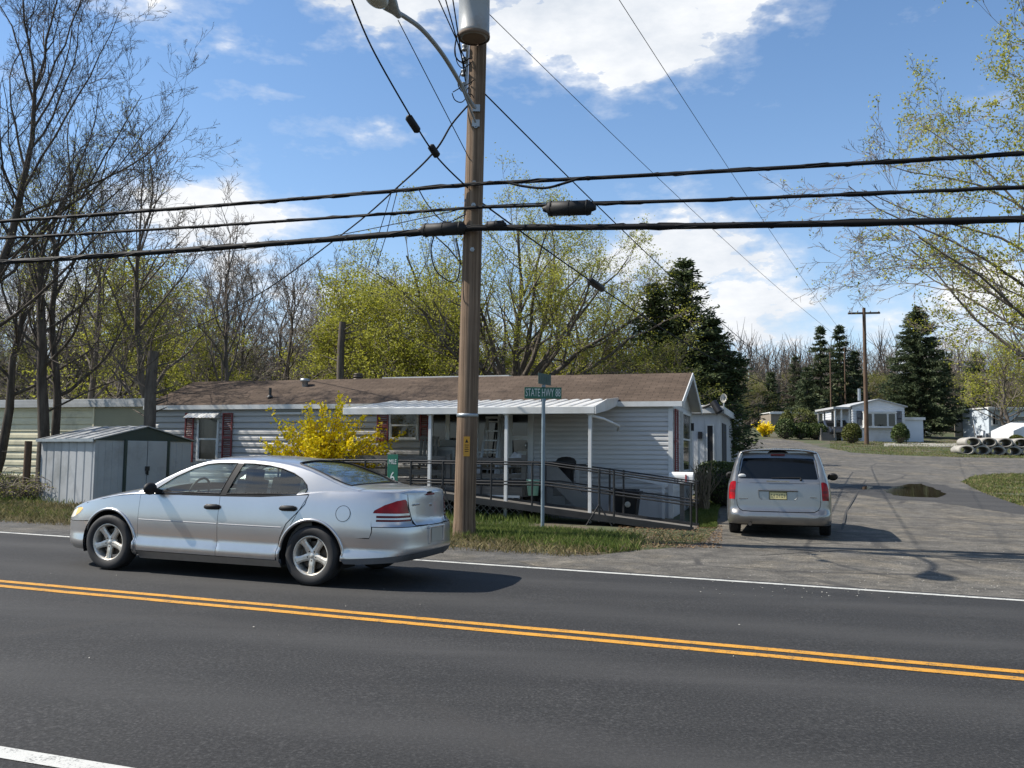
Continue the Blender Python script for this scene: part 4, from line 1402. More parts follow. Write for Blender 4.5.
# windows of the front
def fwin(x0, y0, x1, y1, **k):
    a, b = fa(x0, y1), fa(x1, y0)
    return window(home, a.x, b.x, a.z, b.z, **k), a, b
w1, a, b = fwin(199.5, 419, 219, 459)
for u0, u1 in ((185.5, 196), (223, 234.5)):
    p, q = fa(u0, 462), fa(u1, 413); shutter(home, p.x, q.x, p.z, q.z, 'shutter_red')
mb = MB()
xa, xb = fa(191, 418).x, fa(222, 418).x
zt, zb_ = fa(205, 411).z, fa(205, 418.5).z
n_ = 9
for i in range(n_):
    u0, u1 = xa + (xb - xa) * i / n_, xa + (xb - xa) * (i + 1) / n_
    um = (u0 + u1) / 2
    mb.add([(u0, -.02, zt), (um, -.02, zt + .012), (u1, -.02, zt), (u1, -.36, zb_), (um, -.36, zb_ + .02), (u0, -.36, zb_)], [(5, 4, 1, 0), (4, 3, 2, 1)])
mb.add([(xa, -.02, zt), (xa, -.36, zb_), (xa, -.02, zb_)], [(0, 1, 2)]); mb.add([(xb, -.02, zt), (xb, -.36, zb_), (xb, -.02, zb_)], [(2, 1, 0)])
mb.build('window_awning', MT['awning_metal'], home)
fwin(276, 406.5, 303, 412.5, bar=0, pane=('window_dark', 'window_dark'))
fwin(392, 413, 418, 437.5)
for u0, u1 in ((378, 390), (421, 430)):
    p, q = fa(u0, 441), fa(u1, 412); shutter(home, p.x, q.x, p.z, q.z, 'shutter_red')
fwin(433.5, 413, 447, 482, bar=0, pane=('window_dark', 'window_dark'))
fwin(450, 413, 473, 482, bar=.5, pane=('window_dark', 'window_dark'), vert=1)
fwin(479, 414, 499, 484, bar=.45, pane=('window_dark', 'window_dark'))
fwin(345, 407, 374, 412.5, bar=0, pane=('window_dark', 'window_dark'))
# entrance: storm door with a dark glazed upper half and a notice
a, b = fa(510.5, 486), fa(530.5, 413)
dz0 = .78
mb = MB()
for p_, q_ in (((a.x - .09, -.07, dz0), (a.x, .0, b.z + .07)), ((b.x, -.07, dz0), (b.x + .09, .0, b.z + .07)), ((a.x, -.06, b.z), (b.x, .0, b.z + .07))): mb.box2(p_, q_)
dr = mb.build('door_frame', MT['trim_white'], home)
zmid = fa(520, 438).z
mb = MB(); mb.box2((a.x, -.03, dz0), (b.x, -.005, b.z)); mb.box2((a.x, -.045, zmid - .05), (b.x, -.03, zmid + .05)); mb.box2((a.x, -.045, dz0), (b.x, -.03, dz0 + .22))
for xx in (a.x, b.x - .05): mb.box2((xx, -.046, dz0 + .22), (xx + .05, -.03, b.z))
door = mb.build('door', MT['trim_white'], home)
mb = MB(); mb.box2((a.x + .05, -.036, zmid + .05), (b.x - .05, -.0302, b.z - .04)); mb.box2((a.x + .05, -.036, dz0 + .22), (b.x - .05, -.0302, zmid - .05)); mb.build('door_glass', MT['window_dark'], door)
p, q = fa(517, 460), fa(527, 451)
mb = MB(); mb.box2((p.x, -.042, p.z), (q.x, -.0365, q.z)); mb.build('notice', MT['plate_pale'], door)
mb = MB(); mb.tube([(b.x - .09, -.045, zmid - .12), (b.x - .09, -.09, zmid - .12), (b.x - .09, -.09, zmid - .25), (b.x - .09, -.045, zmid - .25)], .012, 8); mb.build('handle', MT['chrome'], door)
# end wall window with its shutter
p, q = fs(680, 470), fs(688, 417)
window(home, max(.7, p.y), min(3.2, q.y), p.z, q.z, M=E, bar=.55)
shutter(home, .12, .62, p.z - .05, q.z + .05, 'shutter_red', M=E)
p = fa(699, 418, HW * .8)
mb = MB(); mb.box2((.03, HW - .32, 2.15), (.12, HW - .22, 2.36)); mb.build('wall_lamp', MT['black_metal'], home)

# ------------------------------------------------------------------ porch awning
AX0, AX1, AD = -7.2, -1.26, 2.48
ZB, ZF = 2.76, 2.44
porch = thing('porch_awning', 'long white ribbed metal awning on thin white posts over the front porch', 'awning', HC, RZ)
mb = MB()
pans = 21
pw = (AX1 - AX0) / pans
for i in range(pans):
    x0 = AX0 + i * pw
    prof = [(x0, -.03), (x0 + .012, .035), (x0 + pw * .5, .05), (x0 + pw * .74, .04), (x0 + pw * .80, -.04), (x0 + pw - .004, -.042)]
    vs = [(x, -.03, ZB + z) for x, z in prof] + [(x, -AD, ZF + z) for x, z in prof]
    k = len(prof)
    mb.add(vs, [(k + j, k + j + 1, j + 1, j) for j in range(k - 1)])
    if i < pans - 1: mb.add([(x0 + pw - .004, -.03, ZB - .042), (x0 + pw, -.03, ZB - .03), (x0 + pw, -AD, ZF - .03), (x0 + pw - .004, -AD, ZF - .042)], [(3, 2, 1, 0)])
mb.build('awning_roof', MT['awning_metal'], porch)
mb = MB()
mb.box2((AX0, -AD - .05, ZF - .11), (AX1, -AD, ZF + .05))
mb.build('gutter', MT['trim_white'], porch, bevel=.012)
mb = MB()
mb.add([(AX1 + .005, -.03, ZB - .10), (AX1 + .005, -.03, ZB + .07), (AX1 + .005, -AD * .55, (ZB + ZF) / 2 + .115), (AX1 + .005, -AD - .05, ZF + .06), (AX1 + .005, -AD - .05, ZF - .11), (AX1 + .005, -AD * .5, (ZB + ZF) / 2 - .13)], [(0, 1, 2, 3, 4, 5)])
mb.add([(AX1 + .03, -.03, ZB - .10), (AX1 + .03, -.03, ZB + .07), (AX1 + .03, -AD * .55, (ZB + ZF) / 2 + .115), (AX1 + .03, -AD - .05, ZF + .06), (AX1 + .03, -AD - .05, ZF - .11), (AX1 + .03, -AD * .5, (ZB + ZF) / 2 - .13)], [(5, 4, 3, 2, 1, 0)])
n6 = 6
vv = mb.v[-12:]
mb.add(vv, [(i, (i + 1) % 6, 6 + (i + 1) % 6, 6 + i) for i in range(6)])
mb.build('end_panel', MT['awning_metal'], porch)
for px in (429.5, 506, 590):
    x = fa(px, 470, -AD + .06).x
    mb = MB(); mb.box2((x - .035, -AD + .03, -.05), (x + .035, -AD + .10, ZF - .11)); mb.box2((x - .06, -AD + .0, ZF - .13), (x + .06, -AD + .13, ZF - .108))
    mb.build('post', MT['trim_white'], porch, bevel=.006)
# bent downspout arm off the right corner
p, q = fa(594, 416, -AD + .05), fa(622, 431, -.3)
mb = MB(); mb.tube([(AX1 - .12, -AD + .06, ZF - .14), (AX1 + .1, -AD + .4, ZF - .2), (AX1 + .3, -AD + 1.1, ZF - .33), (q.x, -.8, q.z)], .03, 8); mb.build('downspout', MT['trim_white'], porch)

# ------------------------------------------------------------------ porch deck, ramp, railing
deck = thing('porch_deck', 'weathered wooden porch deck with lattice skirt behind the black railing', 'porch', HC, RZ)
DX0, DX1, DD, DZ = -8.3, -3.0, 1.95, .74
mb = MB()
k = 15
for i in range(k):
    y = -.06 - (DD - .06) * (i + .5) / k
    mb.box((0.5 * (DX0 + DX1), y, DZ - .02), (DX1 - DX0, (DD - .06) / k - .008, .035))
mb.build('deck_boards', MT['weathered_wood'], deck)
mb = MB(); mb.box2((DX0, -DD - .04, DZ - .22), (DX1, -DD, DZ - .002)); mb.box2((DX1, -DD, DZ - .22), (DX1 + .04, -.06, DZ - .002)); mb.build('rim_joist', MT['weathered_wood'], deck)
# lattice
mb = MB()
def clip_bar(x0, z0, x1, z1, lo, hi, y):
    mb.bar((x0, y, z0), (x1, y, z1), .012, .034, up=(0, 1, 0))
lx0, lx1, lz0, lz1 = -5.6, -3.05, .02, .50
st = .15
for fam, y in ((1, -DD - .055), (-1, -DD - .07)):
    t = lx0 - (lz1 - lz0)
    while t < lx1 + (lz1 - lz0):
        # line x = t + fam*(z - lz0) for fam 1; x = t + (lz1 - z) for fam -1
        pts = []
        for z in (lz0, lz1):
            x = t + ((z - lz0) if fam == 1 else (lz1 - z))
            pts.append((x, z))
        (xa, za), (xb, zb) = pts
        if xa > xb: xa, za, xb, zb = xb, zb, xa, za
        if xb > lx0 and xa < lx1:
            if xa < lx0: za += (zb - za) * (lx0 - xa) / (xb - xa); xa = lx0
            if xb > lx1: zb = za + (zb - za) * (lx1 - xa) / (xb - xa); xb = lx1
            if xb - xa > .03: mb.bar((xa, y, za), (xb, y, zb), .010, .036, up=(0, 1, 0))
        t += st
for z in (lz0 - .02, lz1): mb.box2((lx0, -DD - .09, z), (lx1, -DD - .045, z + .05))
mb.build('lattice', MT['trim_white'], deck)
mb = MB(); mb.box2((DX0 + .1, -DD + .25, -.1), (DX1 - .1, -DD + .3, DZ - .23)); mb.build('under_deck_shade', MT['dark'], deck)  # near-black sheet standing in for the shade behind the lattice
for x in (-8.2, -7.1, -5.9, -4.55, -3.1):
    mb = MB(); mb.box2((x - .05, -DD + .06, -.1), (x + .05, -DD + .16, DZ - .04)); mb.build('support_post', MT['weathered_wood'], deck)
# old wooden railing boards between porch and ramp
mb = MB()
mb.box2((-7.4, -DD + .12, 1.25), (-4.9, -DD + .16, 1.40)); mb.box2((-7.4, -DD + .12, .96), (-4.9, -DD + .16, 1.08)); mb.box2((-4.7, -DD + .12, 1.24), (-2.95, -DD + .16, 1.38)); mb.box2((-4.7, -DD + .12, .92), (-2.95, -DD + .16, 1.02))
mb.build('board_rail', MT['weathered_wood'], deck)
for x in (-7.42, -6.2, -4.8, -3.0):
    mb = MB(); mb.box2((x - .05, -DD + .02, DZ - .1), (x + .05, -DD + .118, 1.45)); mb.build('newel_post', MT['weathered_wood'], deck)

ramp_ = thing('wheelchair_ramp', 'long dark wheelchair ramp with thin black metal handrails sloping down to the driveway', 'ramp', HC, RZ)
RX0, RX1, RY0, RY1 = -5.7, .84, -3.06, -2.08
def rz(x): return .02 + (.84 - x) * .104
mb = MB()
mb.add([(RX0, RY0, rz(RX0)), (RX1, RY0, rz(RX1)), (RX1, RY1, rz(RX1)), (RX0, RY1, rz(RX0)), (RX0, RY0, rz(RX0) - .05), (RX1, RY0, rz(RX1) - .05), (RX1, RY1, rz(RX1) - .05), (RX0, RY1, rz(RX0) - .05)],
       [(0, 1, 2, 3), (7, 6, 5, 4), (0, 4, 5, 1), (2, 6, 7, 3), (1, 5, 6, 2), (3, 7, 4, 0)])
mb.build('ramp_deck', MT['weathered_wood'], ramp_)
mb = MB()
for y in (RY0 - .03, RY1 + .03): mb.bar((RX0, y, rz(RX0) - .02), (RX1, y, rz(RX1) - .01), .04, .13)
mb.build('edge_beam', MT['black_metal'], ramp_)
RS = -2.13
def rail_z(x, h): return min(rz(RS), rz(x)) + h + (0 if x > RS else 0)
for y in (RY0 - .03, RY1 + .03):
    for h, nm in ((.97, 'top_rail'), (.92, 'top_rail'), (.56, 'mid_rail'), (.50, 'mid_rail')):
        mb = MB()
        mb.tube([(-8.6, y, rz(RS) + h), (RS, y, rz(RS) + h), (RX1, y, rz(RX1) + h * .94)], 0.016, 8)
        mb.build(nm, MT['black_metal'], ramp_)
    for x in (-8.5, -7.4, -6.3, -5.2, -4.45, -3.95, -3.35, -2.45, -1.03, -.73, .80):
        z0 = rz(x) if x > RX0 else .0
        mb = MB(); mb.tube([(x, y, z0 - .1), (x, y, rail_z(x, .97) if x < .7 else rz(x) + .92)], .022, 8)
        if y < -2.9 and x in (-4.45, -1.03): mb.tube([(x, y - .01, z0 + .25), (x - .3, y - .01, -.02)], .016, 6); mb.tube([(x, y - .01, z0 + .25), (x + .3, y - .01, -.02)], .016, 6)
        mb.build('rail_post', MT['black_metal'], ramp_)

# grey stair with its pale handrail at the right end of the porch
stair = thing('porch_steps', 'grey moulded steps with a pale handrail beside the black covered grill', 'steps', HC, RZ)
mb = MB()
SX = -2.72
for i in range(4):
    mb.box2((SX + i * .28, -1.5, -.05), (SX + (i + 1) * .28, -.45, DZ - .02 - i * .18))
mb.build('treads', MT['grey_plastic'], stair, bevel=.01)
prof_ = [(SX - .02, DZ + .55), (SX + .3, DZ + .55), (SX + 1.45, .14), (SX + 1.45, -.05), (SX + 1.22, -.05), (SX + .16, DZ + .16), (SX - .02, DZ + .16)]
n_ = len(prof_)
mb = MB(); mb.add([(x, -1.56, z) for x, z in prof_] + [(x, -1.52, z) for x, z in prof_], [list(range(n_)), [n_ + i for i in range(n_)][::-1]] + [(i, n_ + i, n_ + (i + 1) % n_, (i + 1) % n_) for i in range(n_)])
mb.build('side_panel', MT['grey_plastic'], stair)
p, q = fa(574, 463, -.35), fa(668, 485, -.35)
mb = MB(); mb.bar((p.x, -.35, p.z), (q.x, -.35, q.z), .05, .09); mb.build('handrail', MT['trim_white'], stair)
for x in (p.x + .1, q.x - .1):
    mb = MB(); zz = p.z + (q.z - p.z) * (x - p.x) / (q.x - p.x); mb.box2((x - .03, -.40, -.03), (x + .03, -.375, zz)); mb.build('rail_post', MT['trim_white'], stair)

# ------------------------------------------------------------------ things on and by the porch
MT['ladder'] = pmat('ladder_aluminium', (.40, .41, .41), .45, .6, var=.1)
lad = thing('step_ladder', 'aluminium step ladder standing on the porch by the door', 'ladder', HC, RZ)
pt, pb1, pb2 = fa(486, 418, -.45), fa(478.5, 480, -.75), fa(496, 480, -.75)
zt = pt.z
x0, x1 = pb1.x, pb2.x
xm0, xm1 = x0 + .10, x1 - .02
for xa, xb in ((x0, xm0), (x1, xm1)):
    mb = MB(); mb.bar((xa, -.85, DZ), (xb, -.42, zt), .03, .06, up=(1, 0, 0)); mb.build('side_rail', MT['ladder'], lad)
    mb = MB(); mb.bar((xa, -.12, DZ), (xb, -.38, zt - .05), .025, .035, up=(1, 0, 0)); mb.build('back_rail', MT['ladder'], lad)
for i in range(7):
    t = (i + .6) / 7
    mb = MB(); mb.box(((x0 + (xm0 - x0) * t + x1 + (xm1 - x1) * t) / 2, -.85 + .43 * t, DZ + (zt - DZ) * t), (abs((x1 - x0) + (xm1 - xm0 - x1 + x0) * t) - .03, .09, .03)); mb.build('tread', MT['ladder'], lad)
mb = MB(); mb.box(((xm0 + xm1) / 2, -.42, zt + .01), (xm1 - xm0 + .06, .16, .05)); mb.build('top_cap', MT['ladder'], lad)

p = fa(566, 479, -1.0)
gr = thing('grill', 'black covered barbecue grill at the end of the porch under the awning', 'grill', HM @ Vector((p.x, -1.0, DZ)), RZ)
mb = MB(); mb.lathe([(.17, .02), (.19, .3), (.215, .50), (.24, .52), (.235, .58), (.19, .64), (.1, .67), (0, .68)], 16); mb.build('cover', MT['black_plastic'], gr)
for dx in (-.2, .2):
    mb = MB(); mb.tube([(dx, -.12, .0), (dx, -.12, .5)], .018, 6); mb.build('leg', MT['black_metal'], gr)
mb = MB(); mb.box((.33, 0, .50), (.22, .30, .03)); mb.build('side_shelf', MT['black_plastic'], gr)

p = fa(627, 517, -1.35)
bn = thing('dustbin', 'black plastic dustbin with a lid and pale emblem behind the ramp rails', 'dustbin', HM @ Vector((p.x, -1.35, max(.0, gz(5, 19) - HC.z))), RZ)
mb = MB()
def rr(w, d, z): return [(-w, -d, z), (w, -d, z), (w, d, z), (-w, d, z)]
vs = rr(.20, .18, 0) + rr(.27, .25, .62)
mb.add(vs, [(3, 2, 1, 0), (0, 1, 5, 4), (1, 2, 6, 5), (2, 3, 7, 6), (3, 0, 4, 7)]); mb.build('bin_body', MT['black_plastic'], bn, bevel=.03)
mb = MB(); mb.box((0, 0, .65), (.62, .58, .07)); mb.box((0, -.02, .70), (.50, .46, .05)); mb.build('lid', MT['black_plastic'], bn, bevel=.02)
mb = MB(); mb.lathe([(0, .006), (.06, .006), (.065, 0)], 16, Matrix.Translation((.06, -.245, .40)) @ Matrix.Rotation(math.pi / 2 - .11, 4, 'X')); mb.build('emblem', MT['plate_pale'], bn)

def bucket(name, px, py, yl, col, label, h=.3, z=None):
    p = fa(px, py, yl)
    o = thing(name, label, 'bucket', HM @ Vector((p.x, yl, p.z if z is None else z)), RZ)
    mb = MB(); mb.lathe([(0, 0), (.11, 0), (.14, h * .95), (.15, h), (.13, h), (.10, .03), (0, .03)], 16); mb.build('pail', col, o)
    mb = MB(); mb.tube([(.14 * math.cos(t), -.12 * math.sin(t) - .03, h * .9 - .05 * math.sin(t)) for t in (0, .5, 1, 1.57, 2.1, 2.6, 3.14)], .006, 5); mb.build('bail', MT['black_metal'], o)
    return o
MT['green_plastic'] = pmat('pale_green_plastic', (.20, .42, .34), .5)
bucket('bucket', 533, 495.5, -2.2, MT['green_plastic'], 'pale green and white plastic bucket standing behind the ramp railing', .34)

# bench with clutter under the rail, white bag, appliance, chair
tb = thing('porch_table', 'low grey wooden table with clutter on the porch behind the railing', 'table', HM @ Vector((-4.0, -1.45, DZ)), RZ)
mb = MB(); mb.box((0, 0, .40), (1.1, .45, .04)); mb.build('tabletop', MT['weathered_wood'], tb)
for dx in (-.48, .48):
    for dy in (-.18, .18):
        mb = MB(); mb.box((dx, dy, .19), (.05, .05, .38)); mb.build('leg', MT['weathered_wood'], tb)
MT['bag'] = pmat('plastic_bag', (.55, .56, .57), .35, var=.2, scale=12, bmp=.6)
p = fa(517, 476, -1.4)
mb = MB()
random.seed(3)
mb.ell((0, 0, .16), (.19, .15, .17), 16, 10)
mb.v = [(x * random.uniform(.8, 1.15), y * random.uniform(.8, 1.15), z * random.uniform(.85, 1.15)) for x, y, z in mb.v]
o = mb.build('plastic_bag', MT['bag']); o.location = HM @ Vector((p.x, -1.45, DZ + .42)); tag(o, 'crumpled white plastic bag lying on the porch table', 'bag')
ap = thing('washing_machine', 'pale boxy appliance standing on the porch left of the utility pole', 'appliance', HM @ Vector((fa(446, 470, -.5).x, -.42, DZ)), RZ)
MT['appliance'] = pmat('old_enamel', (.27, .27, .25), .45, var=.1)
mb = MB(); mb.box((0, 0, .45), (.62, .6, .88)); mb.build('cabinet', MT['appliance'], ap, bevel=.02)
mb = MB(); mb.box((0, .22, .98), (.60, .12, .17)); mb.build('control_panel', MT['appliance'], ap, bevel=.015)
mb = MB(); mb.box((0, -.305, .55), (.5, .012, .5)); mb.build('front_door', MT['grey_plastic'], ap, bevel=.004)

ch = thing('porch_chair', 'dark slatted porch chair beside the window with red shutters', 'chair', HM @ Vector((fa(424, 470, -1.2).x, -1.2, DZ)), RZ)
mb = MB(); mb.box((0, 0, .42), (.5, .48, .04)); mb.build('seat', MT['weathered_wood'], ch)
mb = MB()
for i in range(5): mb.box((-.2 + i * .1, .25, .78), (.06, .03, .7), rx=-.15)
mb.box((0, .30, 1.1), (.5, .035, .06)); mb.build('backrest', MT['weathered_wood'], ch)
for dx in (-.22, .22):
    for dy in (-.2, .2):
        mb = MB(); mb.box((dx, dy, .2), (.05, .05, .4)); mb.build('leg', MT['weathered_wood'], ch)
    mb = MB(); mb.box((dx * 1.15, 0, .64), (.06, .5, .03)); mb.build('arm', MT['weathered_wood'], ch)

# mailbox at the corner
p = ray_plane(682, 478, HM @ Vector((.45, -1.2, 0)), HM.to_3x3() @ Vector((0, 1, 0)))
gq = gz(p.x, p.y)
mbx = thing('mailbox', 'white rounded mailbox on a post at the corner of the mobile home', 'mailbox', (p.x, p.y, gq), RZ)
hh = p.z - gq
prof = [(-.12, -.11), (.12, -.11), (.12, .03)] + [(.12 * math.cos(t), .03 + .10 * math.sin(t)) for t in (.4, .8, 1.2, 1.57, 1.95, 2.35, 2.75)] + [(-.12, .03)]
mb = MB()
M_ = Matrix.Translation((-.27, 0, hh)) @ Matrix(((0, 0, 1, 0), (1, 0, 0, 0), (0, 1, 0, 0), (0, 0, 0, 1)))
mb.prism(prof, .52, M_); mb.build('box', MT['white_paint'], mbx, bevel=.008)
mb = MB(); mb.box((0, 0, hh / 2 - .055), (.09, .09, hh - .11)); mb.build('post', MT['weathered_wood'], mbx)
mb = MB(); mb.box((.1, -.128, hh), (.03, .012, .16)); mb.build('flag', MT['red_lens'], mbx)
mb = MB()
for k, hgt in ((-.14, .07), (-.08, .09), (.0, .06)): mb.box((k, -.122, hh - .05), (.022, .004, hgt))
mb.build('number_marks', MT['shutter_dark'], mbx)
# ------------------------------------------------------------------ utility pole and what is bolted to it
def bark_like(name, c1, c2, c3, sc_=(6, 6, .35), b=.5):
    m, nt, bs, out = new_mat(name)
    v = coords(nt, 'Object', sc_)
    f = noise(nt, v, 2.0, 6, .7)
    g = noise(nt, coords(nt), .9, 4)
    c = ramp(nt, f, [(.28, c1), (.5, c2), (.72, c3)])
    c = mixc(nt, 1.0, c, ramp(nt, g, [(.3, .75), (.7, 1.2)]), 'MULTIPLY')
    nt.links.new(c, bs.inputs['Base Color']); bs.inputs['Roughness'].default_value = .9; bs.inputs['Specular IOR Level'].default_value = .2
    bump(nt, bs, f, b, .02)
    return m


MT['pole_wood'] = bark_like('pole_wood', (.036, .024, .017), (.155, .108, .073), (.28, .205, .145), (13, 13, .14), 1.0)
MT['old_pole'] = bark_like('old_pole_wood', (.05, .032, .022), (.095, .062, .042), (.13, .09, .065))
MT['cable'] = pmat('cable_jacket', (.006, .006, .007), .7, var=.3, spec=.2)
MT['wire'] = pmat('bare_wire', (.014, .014, .015), .6, var=.2, spec=.25)
MT['yellow_tag'] = pmat('yellow_tag', (.62, .30, .02), .5, var=.1)
MT['lamp_grey'] = pmat('lamp_housing', (.30, .315, .32), .5, .4, var=.08)
MT['tank_grey'] = pmat('transformer_tank', (.33, .345, .345), .45, .1, var=.06, dirt=(.26, .2, .14))
MT['lamp_lens'] = pmat('lamp_refractor', (.42, .41, .36), .25, var=.1)

PB = ground(464, 537.5)
PT = at(482, -95, PB.y - .1)                         # above the top of the photograph
pole = thing('utility_pole', 'weathered brown wooden utility pole with a yellow tag by the roadside', 'utility pole', PB)
axis = PT - PB
def on_pole(t): return axis * t
mb = MB()
rr_ = lambda t: .185 - .045 * t
ts = [-.03, 0, .01, .03] + [i / 20 for i in range(1, 21)]
mb.tube([on_pole(t) for t in ts], [rr_(t) * (1.07 if t < .02 else 1.0) for t in ts], 24); mb.build('shaft', MT['pole_wood'], pole)
def pole_at(py):
    t = (537.5 - py) / (537.5 + 95)
    for _ in range(8):
        # project and correct
        q = PB + axis * t
        v = CAM_M.inverted() @ q
        yy = H_PX / 2 - v.y / -v.z * F_PX
        t += (yy - py) / (537.5 + 95)
    return t
tocam = Vector((-PB.x, -PB.y, 0)).normalized()
sidev = Vector((tocam.y, -tocam.x, 0)) * -1           # to the right in the picture
face = math.atan2(-tocam.x * -1, tocam.y * -1)
def on_face(py, off, dr): return on_pole(pole_at(py)) + tocam * (dr + rr_(pole_at(py))) + sidev * off
ang = math.atan2(tocam.y, tocam.x) + math.pi / 2
mb = MB(); q = on_face(446.5, -.0, .004) ; mb.box(q, (.105, .012, .33), rz=ang); tg = mb.build('warning_tag', MT['yellow_tag'], pole)
mb = MB()
q2 = on_face(441, 0, .012); mb.M = Matrix.Translation(q2) @ Matrix.Rotation(ang, 4, 'Z')
mb.add([(-.028, 0, -.03), (.028, 0, -.03), (0, 0, .03)], [(0, 1, 2)])
for k in range(4): mb.box((0, 0, -.07 - k * .035), (.07 - .01 * (k % 2), .002, .012))
mb.build('tag_print', MT['black_plastic'], tg)
t = pole_at(415.5)
mb = MB(); mb.lathe([(rr_(t) + .003, -.03), (rr_(t) + .008, -.028), (rr_(t) + .008, .028), (rr_(t) + .003, .03)], 24, Matrix.Translation(on_pole(t))); mb.build('band', MT['galvanised'], pole)
for py, px_ in ((130, 0), (186, 0), (208, 0), (232, 0), (252, 0)):
    t = pole_at(py); mb = MB(); c = on_pole(t)
    mb.tube([c + tocam * (rr_(t) + .06), c - tocam * (rr_(t) + .06)], .016, 6); mb.tube([c + tocam * (rr_(t) + .02), c + tocam * (rr_(t) + .035)], .04, 6); mb.build('bolt', MT['galvanised'], pole)
# spool rack with insulators
t0, t1 = pole_at(45), pole_at(95)
lft = -sidev
mb = MB(); mb.bar(on_pole(t0) + tocam * .06 + lft * (rr_(t0) + .03), on_pole(t1) + tocam * .06 + lft * (rr_(t1) + .03), .05, .02, up=tocam); mb.build('spool_rack', MT['galvanised'], pole)
for k in range(4):
    t = t0 + (t1 - t0) * (k + .4) / 4
    mb = MB(); mb.lathe([(.02, -.05), (.045, -.05), (.045, -.025), (.025, 0), (.045, .025), (.045, .05), (.02, .05)], 12, Matrix.Translation(on_pole(t) + tocam * .06 + lft * (rr_(t) + .085))); mb.build('insulator', MT['lamp_grey'], pole)

# transformer, bolted on the near side
tf = thing('transformer', 'grey cylindrical transformer mounted high on the utility pole', 'transformer')
tc_ = PB + on_pole(pole_at(52)) + tocam * .50 + lft * .075
tf.location = tc_
mb = MB(); mb.lathe([(0, .0), (.20, .0), (.262, .03), (.27, .09), (.262, .11), (.262, .95), (.275, .96), (.275, 1.02), (.2, 1.1), (0, 1.12)], 32); mb.build('tank', MT['tank_grey'], tf)
mb = MB(); mb.lathe([(.255, -.006), (.272, .0), (.276, .03), (.272, .055)], 32); mb.lathe([(0, -.003), (.2, -.003)], 32); mb.build('base_ring', pmat('rusty_ring', (.16, .11, .075), .8), tf)
for zz in (.25, .8):
    mb = MB(); mb.box(-tocam * .30 + Vector((0, 0, zz)), (.12, .16, .14), rz=ang); mb.build('bracket', MT['galvanised'], tf)
for k, (dx, zz) in enumerate(((-.22, .72), (-.1, .80), (.12, .72))):
    mb = MB(); mb.lathe([(.022, 0), (.03, .02), (.018, .04), (.03, .06), (.012, .09)], 10, Matrix.Translation(sidev * dx + tocam * .24 + Vector((0, 0, zz))) @ Matrix.Rotation(R(80), 4, 'X')); mb.build('bushing', MT['black_plastic'], tf)

# street lamp on its curved arm over the road
lamp = thing('street_lamp', 'grey cobra-head street lamp on a curved arm reaching over the road', 'street lamp', PB + on_pole(pole_at(112)))
O = PB + on_pole(pole_at(112))
HD = at(396, 12, PB.y - 2.75)                          # where the arm meets the head
d_ = HD - O
pathA = [O + tocam * .17 + lft * .02 - O, d_ * .12 + Vector((0, 0, .07)), d_ * .30 + Vector((0, 0, .19)), d_ * .5 + Vector((0, 0, .26)), d_ * .72 + Vector((0, 0, .23)), d_ * .9 + Vector((0, 0, .1)), d_]
sm = []
for i in range(len(pathA) - 1):
    p0, p1, p2, p3 = pathA[max(i - 1, 0)], pathA[i], pathA[i + 1], pathA[min(i + 2, len(pathA) - 1)]
    for k in range(6):
        t = k / 6
        sm.append(.5 * ((2 * p1) + (p2 - p0) * t + (2 * p0 - 5 * p1 + 4 * p2 - p3) * t * t + (3 * p1 - p0 - 3 * p2 + p3) * t ** 3))
sm.append(pathA[-1])
mb = MB(); mb.tube(sm, .036, 12); mb.build('arm', MT['lamp_grey'], lamp)
b0 = on_pole(pole_at(127)) - on_pole(pole_at(112)) + tocam * .17
mb = MB(); mb.tube([b0, sm[10], sm[13]], .018, 8); mb.build('brace', MT['lamp_grey'], lamp)
for py in (112, 127):
    c = on_pole(pole_at(py)) - on_pole(pole_at(112)) + tocam * .165
    mb = MB(); mb.box(c, (.13, .05, .12), rz=ang); mb.build('bracket', MT['galvanised'], lamp)
hdir = (sm[-1] - sm[-5]); hdir.z = 0; hdir.normalize()
HX = Matrix(((hdir.x, -hdir.y, 0, 0), (hdir.y, hdir.x, 0, 0), (0, 0, 1, 0), (0, 0, 0, 1)))
HMt = Matrix.Translation(d_) @ HX @ Matrix.Rotation(R(-4), 4, 'Y') @ Matrix.Scale(1.22, 4)
rows = []
for x, wy, zt_, zb in ((-.08, .04, .04, -.04), (.02, .055, .055, -.05), (.14, .10, .085, -.07), (.30, .15, .115, -.085), (.48, .165, .125, -.085), (.62, .14, .105, -.075), (.72, .08, .06, -.05), (.75, .02, .02, -.02)):
    n = 16
    rows.append([HMt @ Vector((x, wy * math.cos(2 * math.pi * k / n), (zt_ if math.sin(2 * math.pi * k / n) > 0 else -zb) * math.sin(2 * math.pi * k / n))) for k in range(n)])
mb = MB(); n = 16
mb.add([v for r_ in rows for v in r_], [(i * n + k, i * n + (k + 1) % n, (i + 1) * n + (k + 1) % n, (i + 1) * n + k) for i in range(len(rows) - 1) for k in range(n)] + [tuple(range(n))[::-1]], True)
hd = mb.build('lamp_head', MT['lamp_grey'], lamp)
mb = MB(); mb.M = HMt; mb.ell((.46, 0, -.07), (.20, .125, .11), 18, 10); mb.build('lens', MT['lamp_lens'], hd)
mb = MB(); mb.M = HMt; mb.lathe([(.04, 0), (.045, .06), (.02, .09), (0, .09)], 12, Matrix.Translation((.40, 0, .115))); mb.build('photocell', MT['black_plastic'], hd)

# ------------------------------------------------------------------ cables along the road
def sag(a, b, s, n=28):
    a, b = Vector(a), Vector(b)
    return [a.lerp(b, i / n) - Vector((0, 0, s * 4 * (i / n) * (1 - i / n))) for i in range(n + 1)]

